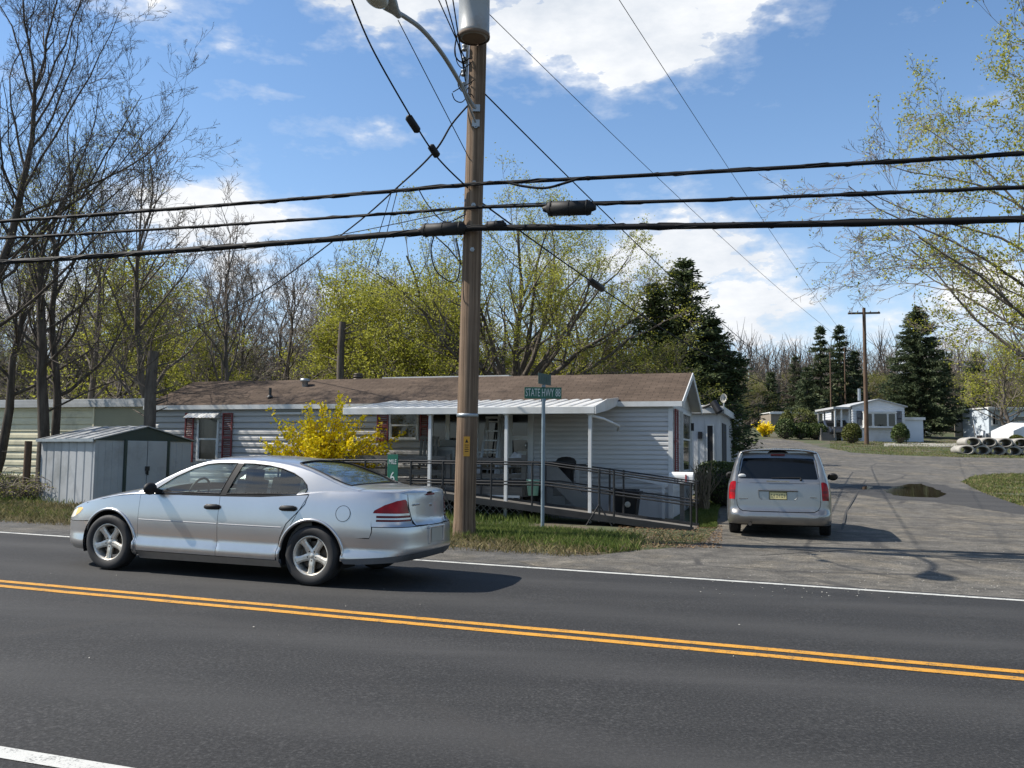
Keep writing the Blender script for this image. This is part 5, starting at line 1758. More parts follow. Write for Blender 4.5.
UV = Vector((U[0], U[1], .0148)); U3 = Vector((U[0], U[1], 0))
Nv = Vector((N[0], N[1], 0))
def along(px, py, off=0.0):
    """point of the vertical plane through the pole along the road, moved off towards the road"""
    return ray_plane(px, py, PB - Nv * off, Nv)


def cable(label, pyL, pyP, pyR, r, off, seed, strands=0, extra=None, pxP=474):
    """runs from the next pole on the left, over this pole, to the next one on the right"""
    pL, pP, pR = along(0, pyL, off), along(pxP, pyP, off), along(1024, pyR, off)
    def side(q, far):
        L1 = (q - pP).dot(U3); z1 = q.z - pP.z
        L2 = far; z2 = .0148 * far
        # z = b L + c L^2 through both points
        c = (z1 / L1 - z2 / L2) / (L1 - L2); b = z1 / L1 - c * L1
        c = max(c, .0008)
        b = (z1 - c * L1 * L1) / L1
        return [pP + U3 * (far * i / 40) + Vector((0, 0, b * (far * i / 40) + c * (far * i / 40) ** 2)) for i in range(41)]
    path_ = side(pL, 36.0)[::-1] + side(pR, -34.0)[1:]
    o = thing('overhead_cable', label, 'cable', pP)
    path_ = [p - pP for p in path_]
    mb = MB(); mb.tube(path_, r, 10); mb.build('main_cable', MT['cable'], o)
    rnd = random.Random(seed)
    for k in range(strands):
        ph = rnd.uniform(0, 6)
        pts = []
        dn = [path_[i].lerp(path_[i + 1], j / 3) for i in range(18, 62) for j in range(3)]
        for i, p in enumerate(dn):
            a = ph + i * rnd.uniform(.25, .4)
            pts.append(p + Vector((Nv.x * math.cos(a), Nv.y * math.cos(a), math.sin(a))) * (r * 1.05) + Vector((0, 0, rnd.uniform(-.008, .008))))
        mb = MB(); mb.tube(pts, .009, 5); mb.build('lashing_wire', MT['wire'], o)
    return o, pP

c1, p1 = cable('upper thick black overhead cable along the road', 221.5, 184, 153.5, .032, .24, 1, 3)
c2, p2 = cable('middle black overhead cable with a long splice case right of the pole', 238.5, 207.5, 187, .026, .26, 2, 2)
c3, p3 = cable('lowest and thickest black overhead cable along the road', 262.5, 228, 219, .050, .30, 3, 4)


def splice(parent, org, pxa, pya, pxb, pyb, r, off, name='splice_case'):
    a, b = along(pxa, pya, off) - org, along(pxb, pyb, off) - org
    d = (b - a)
    mb = MB()
    pts = [a - d * .06, a, a + d * .03, a + d * .06, a + d * .94, a + d * .97, b, b + d * .06]
    mb.tube(pts, [r * .35, r * .5, r * .55, r, r, r * .55, r * .5, r * .35], 12)
    for k in (.12, .5, .88):
        mb.tube([a + d * (k - .012), a + d * (k + .012)], r * 1.08, 12)
    return mb.build(name, MT['black_plastic'], parent)

splice(c2, p2, 546, 209, 593, 207.5, .125, .26)
splice(c3, p3, 421, 230.5, 466, 228, .115, .30)
splice(c3, p3, 486, 226, 505, 224.5, .075, .30)


# long loop where the top cable has its slack
def strand(label, pts, r, mat='cable', n=None, name='overhead_wire', cat='wire', group=None):
    o = Vector(pts[0])
    mb = MB(); mb.tube([Vector(p) - o for p in pts], r, 6)
    ob = mb.build(name, MT[mat]); ob.location = o
    return tag(ob, label, cat, group)

def smooth(pts, k=8):
    pts = [Vector(p) for p in pts]; out = []
    for i in range(len(pts) - 1):
        a, b, c, d = pts[max(i - 1, 0)], pts[i], pts[i + 1], pts[min(i + 2, len(pts) - 1)]
        for j in range(k):
            t = j / k
            out.append(.5 * ((2 * b) + (c - a) * t + (2 * a - 5 * b + 4 * c - d) * t * t + (3 * b - a - 3 * c + d) * t ** 3))
    return out + [pts[-1]]

strand('black slack cable looping under the upper cable right of the pole', smooth([along(487, 183, .3), along(505, 182, .3), along(522, 186, .32), along(545, 188, .34), along(565, 183, .3), along(580, 178, .26)]), .022)
strand('thin messenger wire above the middle cable right of the pole', smooth([along(480, 206, .25), along(545, 203, .25), along(690, 199.5, .25), along(860, 195, .25)]), .009)
strand('thin drip loop hanging below the lowest cable left of the pole', smooth([along(434, 236, .3), along(431, 252, .3), along(437, 272, .3), along(455, 282, .3), along(460, 262, .3), along(456, 238, .3)]), .012)
strand('thin drop loop hanging beside the splice case left of the pole', smooth([along(466, 214, .3), along(445, 222, .32), along(428, 205, .32), along(418, 188, .3)]), .010)

def P_at(py, off=0.0, px=None):
    return PB + on_pole(pole_at(py)) + sidev * off
# wires from far up the pole towards the viewer's side of the road, and drops to the homes
FAR = stand(866, 62)                                   # the next pole down the lane
strand('thin service wire from the street lamp pole to the pole in the lane', sag(at(489, 14, PB.y), at(866, 356, 60), .5), .007)
strand('high thin wire crossing the sky towards the pole in the lane', sag(at(600, -30, 13.5), at(858, 352, 60), .35), .007)
strand('black service cable from the pole down to the white home behind', sag(P_at(94, .15), at(778, 369, 44), .25), .013)
a_, b_ = P_at(203, .15), at(770, 385, 40)
pts = sag(a_, b_, .35, 40)
o = strand('black drop cable with a splice from the pole to the back homes', pts, .015)
i0 = 7
mb = MB(); q0, q1 = pts[i0] - pts[0], pts[i0 + 1] - pts[0]
dd = (q1 - q0).normalized()
t_ = None
best = min(range(len(pts)), key=lambda i: abs((CAM_M.inverted() @ pts[i]).x / -(CAM_M.inverted() @ pts[i]).z * F_PX + 512 - 598))
q0 = pts[best] - pts[0]; dd = (pts[best + 1] - pts[best - 1]).normalized()
mb.tube([q0 - dd * .42, q0 - dd * .36, q0 + dd * .36, q0 + dd * .42], [.03, .085, .085, .03], 10); mb.build('splice_case', MT['black_plastic'], o)
# the three wires that come in steeply from the upper left
w_a = smooth([at(350, -4, 11.5), at(372, 48, 12.1), at(408, 112, 13.0), at(431, 149, 13.9), at(447, 168, 14.6), at(468, 188, PB.y - .2)])
o = strand('black wire with two clamps running from the upper left to the pole', w_a, .014)
for (px, py, dpt, ln_) in ((413, 124, 13.2, .16), (434, 151, 14.0, .12)):
    q = at(px, py, dpt) - w_a[0]; dv = (at(px + 12, py + 18, dpt + .25) - at(px, py, dpt)).normalized()
    mb = MB(); mb.tube([q - dv * ln_, q - dv * ln_ * .8, q + dv * ln_ * .8, q + dv * ln_], [.02, .06, .06, .02], 8); mb.build('dead_end_clamp', MT['black_plastic'], o)
strand('black cable curving from the lamp arm down to the left behind the roofs', smooth([P_at(104, -.12), at(452, 124, PB.y - .3), at(434, 152, PB.y - .5), at(400, 185, 17), at(340, 236, 20), at(240, 305, 26), at(120, 362, 34)]), .016)
strand('thin straight wire from behind the lamp head to the pole', [at(398, 20, 13.0), at(470, 160, PB.y - .18)], .008)
for k, (x0, x1, y1) in enumerate(((436, 470, 64), (444, 472, 74), (452, 474, 84))):
    strand(['outer', 'middle', 'inner'][k] + ' of the three black wires fanning upwards beside the transformer', [at(x0, -6, 13.6), P_at(y1, -.2) + tocam * .1], .011)
for k, pts in enumerate(([(470, -5), (466, 14), (457, 36), (455, 54), (461, 62), (470, 58)], [(455, 48), (457, 62), (463, 68), (472, 62)], [(462, 70), (458, 84), (464, 92), (472, 82)], [(453, 92), (460, 88), (468, 84), (474, 80)], [(452, 93), (455, 100), (462, 102), (470, 94), (474, 98)])):
    strand(['long black lead looping from the transformer to the insulators', 'short black jumper loop at the topmost insulator', 'black jumper loop at the middle insulators', 'thin black jumper just above the lamp arm', 'loose black wire tail coiled around the lamp arm'][k],
           smooth([at(x, y, PB.y - .45 + .05 * i) for i, (x, y) in enumerate(pts)]), .013 if k == 0 else .009)
strand('left of two thin tie wires hanging between the cables', [along(392, 190, .25), along(385, 214, .25), along(368, 268, .25)], .007)
strand('right of two thin tie wires hanging between the cables', [along(398, 188, .25), along(386, 236, .25), along(376, 268, .25)], .007)
strand('upper thin wire sloping to the left between the lower cables', sag(along(470, 207, .2), along(150, 258, -2.0), .15), .008)

# ------------------------------------------------------------------ signs
MT['sign_green'] = pmat('sign_green', (.006, .115, .068), .4, var=.1)
MT['sign_dark_green'] = pmat('faded_sign_green', (.018, .06, .05), .5, var=.12)
MT['sign_white'] = pmat('sign_white', (.62, .66, .64), .45, var=.04)
SB = ground(542.5, 531)
sg = thing('street_sign', 'grey street sign post with green name blades reading STATE HWY 88', 'street sign', SB, 0)
hgt = at(543, 399, SB.y).z - SB.z
mb = MB(); mb.tube([(0, 0, -.2), (0, 0, hgt)], .034, 14); mb.build('post', MT['grey_post'], sg)
B0 = at(524.5, 393, SB.y); B1 = at(561.5, 393, SB.y)
wd = (B1 - B0).length; ht = (at(543, 387.5, SB.y) - at(543, 399, SB.y)).length
cx = ((B0 + B1) / 2 - SB)
mb = MB(); mb.box((cx.x, -.0, cx.z), (wd, .012, ht)); bl = mb.build('name_blade', MT['sign_green'], sg, bevel=.002)
mtx = Matrix.Translation((cx.x, -.0085, cx.z)) @ Matrix.Rotation(math.pi / 2, 4, 'X')
text_mesh('lettering', 'STATE HWY 88', ht * .98, MT['sign_white'], bl, mtx, .001, 1.0, .46)
mb = MB(); mb.box((0, 0, cx.z - ht / 2 - .025), (.09, .05, .05)); mb.box((0, 0, cx.z + ht / 2 + .025), (.07, .05, .05)); mb.build('bracket', MT['grey_post'], sg)
C0 = at(539, 383, SB.y); C1 = at(549, 384.5, SB.y)
hb = ht * .95
mb = MB(); mb.box((.02, .0, cx.z + ht / 2 + .05 + hb / 2), (.5, .012, hb), rz=R(90 - 26 - 4)); b2 = mb.build('cross_street_blade', MT['sign_dark_green'], sg, bevel=.002)
mb = MB(); mb.M = Matrix.Translation((.02, 0, cx.z + ht / 2 + .05 + hb / 2)) @ Matrix.Rotation(R(60), 4, 'Z')
for k in range(5): mb.box((-.2 + k * .095, -.0075, 0), (.05, .002, hb * (.5 if k % 2 else .42)))
mb.build('faded_lettering', MT['sign_dark_green'], b2)

MP = stand(393.5, 14.3)
mk = thing('mile_marker', 'small green mile marker sign reading MILE 6 behind the sedan', 'mile marker', MP, RZ)
zt = at(393.5, 454.5, 14.3).z - MP.z
mb = MB(); mb.bar((0, .025, -.2), (0, .025, zt - .03), .05, .03); mb.build('post', MT['grey_post'], mk)
mb = MB(); mb.box((0, 0, zt - .32), (.185, .012, .64)); bl = mb.build('sign_plate', MT['sign_green'], mk, bevel=.003)
mt = lambda z: Matrix.Translation((0, -.0085, z)) @ Matrix.Rotation(math.pi / 2, 4, 'X')
text_mesh('word', 'MILE', .11, MT['sign_white'], bl, mt(zt - .12), .001, 1.0, .62)
text_mesh('number', '6', .24, MT['sign_white'], bl, mt(zt - .37), .001, 1.0, .75)
# ------------------------------------------------------------------ garden shed
MT['shed_steel'] = pmat('shed_steel', (.40, .415, .43), .5, .15, var=.08, scale=1.5, dirt=(.22, .225, .22), bmp=.04)
MT['shed_green'] = pmat('shed_trim_green', (.022, .040, .032), .5, var=.2)
MT['shed_roof'] = pmat('shed_roof', (.34, .35, .35), .5, .3, var=.15, scale=3, dirt=(.18, .16, .13))
SC_ = ground(92, 507.5)
TH = R(54)
shed = thing('garden_shed', 'small grey metal garden shed with dark green gable and double doors', 'shed', SC_, TH)
SW, SDp, SE, SP_ = 2.42, 2.38, 1.52, 1.80              # front width, depth, eave, peak; x along the front, y back
mb = MB()
nr = 7
for i in range(nr):                                     # ribbed left side at x = 0
    y0, y1 = SDp * i / nr, SDp * (i + 1) / nr
    mb.add([(0, y0, 0), (0, y0 + .05, 0), (0, y0 + .05, SE), (0, y0, SE)], [(3, 2, 1, 0)])
    mb.add([(0, y0 + .05, 0), (.03, y0 + .075, 0), (.03, y0 + .075, SE), (0, y0 + .05, SE)], [(3, 2, 1, 0)])
    mb.add([(.03, y0 + .075, 0), (.005, y0 + .12, 0), (.005, y0 + .12, SE), (.03, y0 + .075, SE)], [(3, 2, 1, 0)])
    mb.add([(.005, y0 + .12, 0), (0, y1, 0), (0, y1, SE), (.005, y0 + .12, SE)], [(3, 2, 1, 0)])
mb.box2((.032, .004, 0), (SW - .01, SDp - .01, SE))
for a_, b_ in ((.0, .72), (1.78, SW)):
    mb.box2((a_, -.012, 0), (b_, .003, SE))
    k = int((b_ - a_) / .16)
    for i in range(k): mb.box2((a_ + .08 + i * .16, -.018, .0), (a_ + .095 + i * .16, -.0125, SE))
mb.build('wall', MT['shed_steel'], shed)
mb = MB()
for a_, b_ in ((.745, 1.243), (1.257, 1.755)):
    mb.box2((a_, -.045, .03), (b_, -.02, SE - .03))
dr = mb.build('door', MT['shed_steel'], shed, bevel=.006)
mb = MB(); mb.box2((1.22, -.075, .72), (1.242, -.046, .88)); mb.box2((1.258, -.075, .70), (1.28, -.046, .90)); mb.box2((1.20, -.08, .80), (1.30, -.05, .90)); mb.build('latch', MT['black_metal'], dr)
mb = MB()
mb.box2((.68, -.055, 0), (.742, -.013, SE)); mb.box2((1.758, -.055, 0), (1.82, -.013, SE))
mb.add([(-.06, -.04, SE - .03), (SW + .06, -.04, SE - .03), (SW / 2, -.04, SP_ + .02), (-.06, .02, SE - .03), (SW + .06, .02, SE - .03), (SW / 2, .02, SP_ + .02)], [(0, 1, 2), (5, 4, 3), (0, 2, 5, 3), (1, 4, 5, 2), (0, 3, 4, 1)])
mb.build('gable_trim', MT['shed_green'], shed)
mb = MB()
for sx_, (xa, xb) in enumerate(((-.09, SW / 2), (SW / 2, SW + .09))):
    za, zb = (SE - .01, SP_ + .04) if sx_ == 0 else (SP_ + .04, SE - .01)
    P = [(xa, -.1, za), (xb, -.1, zb), (xb, SDp + .06, zb), (xa, SDp + .06, za)]
    mb.add(P + [(x, y, z - .025) for x, y, z in P], [(0, 1, 2, 3), (7, 6, 5, 4), (0, 4, 5, 1), (1, 5, 6, 2), (2, 6, 7, 3), (3, 7, 4, 0)])
    for i in range(5):
        y = .15 + i * (SDp - .1) / 4.4
        mb.bar((xa, y, za + .008), (xb, y, zb + .008), .05, .02)
mb.build('roof', MT['shed_roof'], shed)
mb = MB(); mb.box2((-.11, -.1, SE - .07), (-.085, SDp + .06, SE + .0)); mb.build('eave_trim', MT['galvanised'], shed)

# ------------------------------------------------------------------ other homes
def simple_home(name, label, p, rz, wd, dp, h, mat, lap_exp=None, roof='flat', peak=.0, vert=False, sides=(1, 1), group=None, zs=.0, fascia=.14):
    """box home; x along the front, y back, origin at the front left corner"""
    o = thing(name, label, 'mobile home', p, rz, group)
    mb = MB()
    mb.box2((0.004, .004, -.4), (wd - .004, dp, h))
    if lap_exp:
        lap(mb, 0, wd, zs, h, exp=lap_exp, out=.035)
        lap(mb, 0, dp, zs, h, Matrix.Translation((wd, 0, 0)) @ Matrix.Rotation(math.pi / 2, 4, 'Z'), exp=lap_exp, out=.035)
        lap(mb, -dp, 0, zs, h, Matrix.Rotation(-math.pi / 2, 4, 'Z'), exp=lap_exp, out=.035)
    if vert:
        k = int(wd / .2)
        for i in range(k): mb.box2((i * .2 + .09, -.014, zs), (i * .2 + .115, .003, h))
        k = int(dp / .2)
        for i in range(k): mb.box2((wd - .003, i * .2 + .09, zs), (wd + .014, i * .2 + .115, h))
    if peak:
        mb.add([(0, -.002, h - .01), (wd, -.002, h - .01), (wd / 2, -.002, h + peak)], [(0, 1, 2)])
    mb.build('wall', MT[mat], o)
    mb = MB()
    if roof == 'flat':
        mb.box2((-.12, -.18, h + .001), (wd + .12, dp + .12, h + .10)); mb.box2((-.14, -.2, h - fascia + .02), (wd + .14, -.03, h + .0)); mb.box2((wd + .03, -.2, h - fascia + .02), (wd + .14, dp, h + .0))
        mb.box2((.3, .3, h + .10), (wd - .3, dp - .3, h + .16))
    else:
        ov = .22
        for xa, xb, za, zb in ((-ov, wd / 2, h - ov * peak / (wd / 2), h + peak), (wd / 2, wd + ov, h + peak, h - ov * peak / (wd / 2))):
            P = [(xa, -.2, za), (xb, -.2, zb), (xb, dp, zb), (xa, dp, za)]
            mb.add(P + [(x, y, z + .09) for x, y, z in P], [(3, 2, 1, 0), (4, 5, 6, 7), (0, 1, 5, 4), (1, 2, 6, 5), (2, 3, 7, 6), (3, 0, 4, 7)])
    mb.build('roof', MT['trim_white'] if roof == 'flat' else MT['pale_roof'], o)
    return o

MT['pale_roof'] = pmat('pale_roof', (.42, .43, .43), .7, var=.12, scale=2, dirt=(.3, .3, .3))
MT['white_siding'] = pmat('white_siding', (.62, .64, .66), .5, var=.05, scale=1.2, dirt=(.52, .53, .52))
MT['blue_white_siding'] = pmat('bluish_siding', (.56, .62, .68), .5, var=.05, scale=1.2)
MT['tan_siding'] = pmat('tan_siding', (.24, .205, .16), .7, var=.1)
MT['olive_panel'] = pmat('olive_panel', (.30, .29, .20), .7, var=.12, scale=1.5)

# cream home behind the shed
LC = HM @ Vector((-HL - 9.6, 1.2, 0)); LC.z = gz(LC.x, LC.y) - .1
hL = at(60, 404, (HM @ Vector((-HL - 5, 1.2, 0))).y).z - LC.z
crm = simple_home('mobile_home', 'cream sided mobile home with a white roof edge behind the garden shed', LC, RZ, 9.35, 4.2, hL, 'cream_siding', .21)
for ch_ in crm.children:
    if ch_.name.startswith('roof'): ch_.data.materials[0] = MT['pale_roof']
mb = MB(); mb.box2((6.55, -.06, .2), (9.33, -.036, hL - .15)); mb.build('plain_panel', MT['olive_panel'], crm)
mb = MB(); mb.box2((6.5, -.075, .2), (6.56, -.03, hL - .1)); mb.build('downpipe', MT['cream_siding'], crm)
window(crm, 8.75, 9.2, 1.15, 1.95, bar=.5, trim=.05, d=.1)
window(crm, 1.2, 2.2, 1.3, 2.2, bar=.5, trim=.05, d=.08)

# white home just behind the corner, with the dish
p = Vector((6.5, 27.6, 0)); p.z = gz(p.x, p.y)
hB = at(715, 409.5, 27.6).z - p.z
bh = simple_home('mobile_home', 'white panelled mobile home with flat roof and satellite dish next to the brown roofed home', p - Vector((-U[0], -U[1], 0)) * 4.4, RZ, 4.4, 9.0, hB, 'white_siding', None, vert=True)
x_of = lambda px: (bh.matrix_world.inverted() if False else (Matrix.Translation(bh.location) @ Matrix.Rotation(RZ, 4, 'Z')).inverted()) @ ray_plane(px, 440, bh.location, Vector((N[0], N[1], 0)))
xa, xb = x_of(707.5).x, x_of(713).x
mb = MB(); mb.box2((xa, -.03, .15), (xb, -.012, 2.2)); bd = mb.build('door', MT['dark'], bh)
mb = MB(); mb.box2((xa - .04, -.05, .15), (xa, -.005, 2.25)); mb.box2((xb, -.05, .15), (xb + .04, -.005, 2.25)); mb.box2((xa, -.05, 2.2), (xb, -.005, 2.25)); mb.build('door_frame', MT['trim_white'], bd)
mb = MB(); xx = x_of(700.5).x; mb.box((xx, -.07, 1.9), (.12, .1, .22)); mb.build('porch_lamp', MT['black_metal'], bh)
mb = MB(); mb.box2((4.4, .6, .1), (4.43, 2.2, hB - .4)); mb.build('carport_opening', MT['dark'], bh)  # dark panel on the wall, its colour standing in for shade inside the opening
mb = MB(); mb.tube([(xx + .0, -.1, hB + .02), (xx + .5, -.35, hB + .20), (xx + .55, -.35, hB - .15)], .05, 8); mb.tube([(xx + .42, -.3, hB + .22), (xx + .62, -.38, hB - .1)], .12, 8); mb.build('floodlight', MT['black_metal'], bh)
dsh = thing('satellite_dish', 'small pale satellite dish on the flat roof of the white home', 'satellite dish', bh.location + (Matrix.Rotation(RZ, 3, 'Z') @ Vector((x_of(722).x, .8, hB + .1))), RZ)
mb = MB(); mb.lathe([(0, -.05), (.12, -.038), (.20, -.01), (.24, .02), (.245, .015), (.20, -.018), (.12, -.046), (0, -.06)], 20, Matrix.Translation((0, 0, .3)) @ Matrix.Rotation(R(65), 4, 'X') @ Matrix.Diagonal((.42, .7, .7, 1))); mb.build('reflector', MT['plate_pale'], dsh)
mb = MB(); mb.tube([(0, 0, 0), (0, .03, .4)], .022, 6); mb.tube([(0, -.02, .25), (0, -.35, .35)], .012, 6); mb.build('mast', MT['galvanised'], dsh)

# gable home at the bend
def face_home(px0, px1, py_base, py_eave, depth_len, y=None):
    a = ground(px0, py_base); b_ = stand(px1, a.y)
    b_ = Vector((b_.x, a.y, gz(b_.x, a.y)))
    return a, (b_ - a).length, at((px0 + px1) / 2, py_eave, a.y).z - a.z

a, wd, h = face_home(853, 903.5, 441, 406.5, 9)
gh = simple_home('mobile_home', 'white gable-fronted mobile home with dark shutters beyond the junction', a, R(-3), wd, 9.0, h, 'white_siding', .2, roof='gable', peak=h * .19, zs=.75)
k = wd / 50.5                                           # metres per pixel on its front
zy = lambda py: (441 - py) * k
mb = MB()
for i in range(int(wd / .16)): mb.box2((i * .16 + .06, -.06, -.05), (i * .16 + .085, -.05, .74))
mb.box2((0, -.05, -.3), (wd, -.036, .74)); mb.build('skirting', MT['white_siding'], gh)
bay = MB(); bay.box2((9.5 * k, -.42, zy(427)), (41 * k, -.037, zy(413))); bay.box2((9 * k, -.47, zy(428)), (41.5 * k, -.036, zy(427))); bay.box2((9 * k, -.47, zy(413)), (41.5 * k, -.036, zy(411.8)))
byo = bay.build('bay_window', MT['trim_white'], gh)
mb = MB()
for u0, u1 in ((11, 17), (19.5, 31.5), (33.5, 39.5)): mb.box2((u0 * k, -.45, zy(426)), (u1 * k, -.425, zy(414)))
mb.build('pane', MT['window_dark'], byo)
for u0 in (3.8, 42.5): shutter(gh, u0 * k, (u0 + 5) * k, zy(425.5), zy(411), 'shutter_dark', Matrix.Translation((0, -.03, 0)))
mb = MB(); mb.tube([(wd * .3, 2, h + .6), (wd * .3, 2, h + 1.6)], .14, 8); mb.build('roof_vent', MT['galvanised'], gh)
mb = MB(); mb.box2((wd + .02, 1.2, -.3), (wd + 24 * k, 5, 22 * k)); ad = mb.build('side_addition', MT['blue_white_siding'], gh)
mb = MB(); mb.box2((wd + .0, 1.0, 22 * k), (wd + 25.5 * k, 5.2, 22 * k + .22)); mb.build('addition_roof', MT['trim_white'], ad)
# carport at its left with the old car
cp = thing('carport', 'flat-roofed carport with thin posts left of the white gable home', 'carport', a + Vector((-18 * k, .4, 0)), R(-3))
mb = MB(); mb.box2((0, -.2, zy(409)), (17.5 * k, 5, zy(407))); mb.build('roof', MT['pale_roof'], cp)
for x in (.15, 8 * k, 16 * k):
    for y in (0, 4.6):
        mb = MB(); mb.box2((x, y, -.3), (x + .12, y + .12, zy(409))); mb.build('post', MT['trim_white'], cp)
mb = MB(); mb.box2((.3, 4.72, 0), (7 * k, 4.8, zy(411))); mb.build('back_wall', MT['cream_siding'], cp)
st = thing('entrance_steps', 'grey wooden steps in front of the carport between the round bushes', 'steps', ground(832, 440.5), R(-3))
mb = MB()
for i in range(4): mb.box2((-12 * k, .3 * i - .6, -.2), (1 * k, .3 * i - .3, .22 * (i + 1)))
mb.build('treads', MT['weathered_wood'], st)
for x in (-12 * k, 1 * k):
    mb = MB(); mb.box2((x - .05, -.55, 0), (x + .05, -.45, 1.0)); mb.build('post', MT['weathered_wood'], st)
def tiny_car(label, p, rz, mat, sc_=1.0):
    o = thing('parked_car', label, 'car', p, rz)
    o.scale = (sc_,) * 3
    prof = [(-2.2, .35), (-2.25, .6), (-2.15, .85), (-1.55, .95), (-1.1, 1.35), (.3, 1.4), (.95, .98), (1.9, .85), (2.2, .65), (2.2, .35)]
    mb = MB(); M_ = Matrix(((1, 0, 0, 0), (0, 0, 1, -.85), (0, 1, 0, 0), (0, 0, 0, 1)))
    mb.prism(prof[::-1], 1.7, M_); mb.build('body', mat, o, bevel=.12)
    mb = MB()
    mb.prism([(-1.35, .98), (-1.02, 1.30), (.25, 1.33), (.75, .98)][::-1], 1.72, Matrix(((1, 0, 0, 0), (0, 0, 1, -.86), (0, 1, 0, 0), (0, 0, 0, 1))))
    mb.add([(.32, -.7, 1.36), (.97, -.75, 1.0), (.97, .75, 1.0), (.32, .7, 1.36)], [(0, 1, 2, 3)])
    mb.build('window', MT['privacy_glass'], o)
    for x in (-1.35, 1.35):
        for sg in (1, -1):
            mb = MB(); mb.lathe([(0, .09), (.19, .09), (.2, .1), (.31, .09), (.32, 0), (.31, -.09), (0, -.09)], 16, Matrix.Translation((x, sg * .8, .32)) @ Matrix.Rotation(math.pi / 2, 4, 'X')); mb.build('wheel', MT['black_rubber'], o)
    return o
MT['dark_paint'] = pmat('dark_car_paint', (.03, .033, .04), .25, .3, coat=.7)
MT['pale_paint'] = pmat('pale_car_paint', (.38, .37, .34), .3, .2, coat=.7)
q = cp.location + Vector((9.5 * k, 1.8, 0)); q.z = gz(q.x, q.y)
tiny_car('old pale-roofed car parked under the carport facing the road', q, R(-97), MT['dark_paint'], 1.15)
# flat roofed homes glimpsed behind the bushes
p = stand(765, 92)
simple_home('mobile_home', 'distant flat white-roofed mobile home glimpsed above the round hedge', Vector((stand(771, 95).x, 95, gz(30, 95))), 0, 6.0, 4, at(775, 413, 95).z - gz(30, 95), 'tan_siding')
# tan fence and the bluish trailers on the right
fp = stand(955, 88); fq = stand(990, 88)
fe = thing('board_fence', 'long tan board fence behind the white tanks on the right', 'fence', fp, 0)
mb = MB(); L_ = (fq - fp).length; H_ = at(970, 411.5, 88).z - fp.z
for i in range(int(L_ / .22)): mb.box2((i * .22, 0, -.3), (i * .22 + .205, .03, H_ + .02 * math.sin(i * 2.1)))
mb.build('boards', MT['tan_siding'], fe)
for i in range(5):
    mb = MB(); mb.box2((i * L_ / 4 - .06, -.09, -.3), (i * L_ / 4 + .06, -.004, H_ + .1)); mb.build('post', MT['tan_siding'], fe)
a = ground(986, 446.5); yB = a.y + 10
p = stand(989, yB); wd = stand(1075, yB).x - p.x
hR = at(1000, 408.5, yB).z - p.z
br = simple_home('mobile_home', 'pale blue white trailer home behind the covered boat trailer', p, R(4), wd, 4, hR, 'blue_white_siding', None, vert=True)
kk = wd / 86
window(br, 4.0 * kk, 9.5 * kk, hR - 16 * kk, hR - 7 * kk, vert=1, bar=0, trim=.1, d=.08)
window(br, 27 * kk, 40 * kk, hR - 12 * kk, hR - 8 * kk, bar=0, trim=.1, d=.08)
mb = MB(); mb.box2((13.2 * kk, -.3, hR - 26 * kk), (14 * kk, -.02, hR)); mb.build('corner_trim', MT['trim_white'], br)

# boat-like trailer under a white tarpaulin
p = ground(1012, 448); p = stand(1012, p.y + 4)
kp = p.y / F_PX
bt = thing('covered_trailer', 'white tarpaulin-covered trailer on wheels behind the concrete pipes', 'trailer', p, R(8))
MT['tarp'] = pmat('white_tarpaulin', (.66, .67, .68), .55, var=.08, scale=1.2, bmp=.25)
mb = MB()
x0, x1 = -11.5 * kp, 30 * kp
rows = []
for t in [i / 12 for i in range(13)]:
    x = x0 + (x1 - x0) * t
    hh = (18.0 + 5.0 * min(1, t / .25) - 2.5 * max(0, t - .6)) * kp
    rows.append([(x, y * (1 + .05 * math.sin(t * 9 + j)), z) for j, (y, z) in enumerate(((-1.3, 6 * kp), (-1.32, hh * .80), (-1.22, hh * .84), (0, hh), (1.22, hh * .84), (1.32, hh * .80), (1.3, 6 * kp)))])
n = 7
mb.add([v for r_ in rows for v in r_], [(i * n + j, (i + 1) * n + j, (i + 1) * n + j + 1, i * n + j + 1) for i in range(12) for j in range(n - 1)], False)
mb.add(rows[0], [list(range(7))]); mb.add(rows[-1], [list(range(7))[::-1]])
mb.build('tarpaulin', MT['tarp'], bt)
mb = MB(); mb.box2((x0 + .2, -1.0, 2.5 * kp), (x1 - .2, 1.0, 7.2 * kp)); mb.build('chassis', MT['grey_plastic'], bt)
for x in (x0 + 1.2, x1 - 1.2):
    for sg in (-1, 1):
        mb = MB(); mb.lathe([(0, .1), (.3, .1), (.36, .05), (.36, -.05), (.3, -.1), (0, -.1)], 16, Matrix.Translation((x, sg * 1.05, .36)) @ Matrix.Rotation(math.pi / 2, 4, 'X')); mb.build('wheel', MT['black_rubber'], bt)

# white tanks
def tank(px, y, wpx, hpx, label):
    p = stand(px, y); r = wpx / 2 * y / F_PX; h = hpx * y / F_PX
    o = thing('gas_tank', label, 'tank', p, 0)
    mb = MB(); mb.lathe([(0, .1), (r * .8, .1), (r, .28), (r, h * .78), (r * .9, h * .86), (r * .45, h * .93), (0, h * .94)], 20); mb.build('vessel', MT['white_siding'], o)
    mb = MB(); mb.lathe([(r * .42, h * .88), (r * .42, h), (r * .36, h), (r * .36, h * .88)], 16); mb.build('collar', MT['white_siding'], o)
    mb = MB(); mb.lathe([(r * .7, -.1), (r * .7, .13)], 16); mb.build('foot_ring', MT['grey_plastic'], o)
yt = ground(926, 435).y
tank(926.5, yt, 9, 12, 'squat bluish white tank at the right end of the gable home')
tank(960.5, yt + 8, 6, 8, 'white upright tank standing before the tan fence')
p = stand(910, yt - .5)
wb = thing('wooden_crate', 'orange brown wooden crate against the gable home addition', 'crate', p, 0)
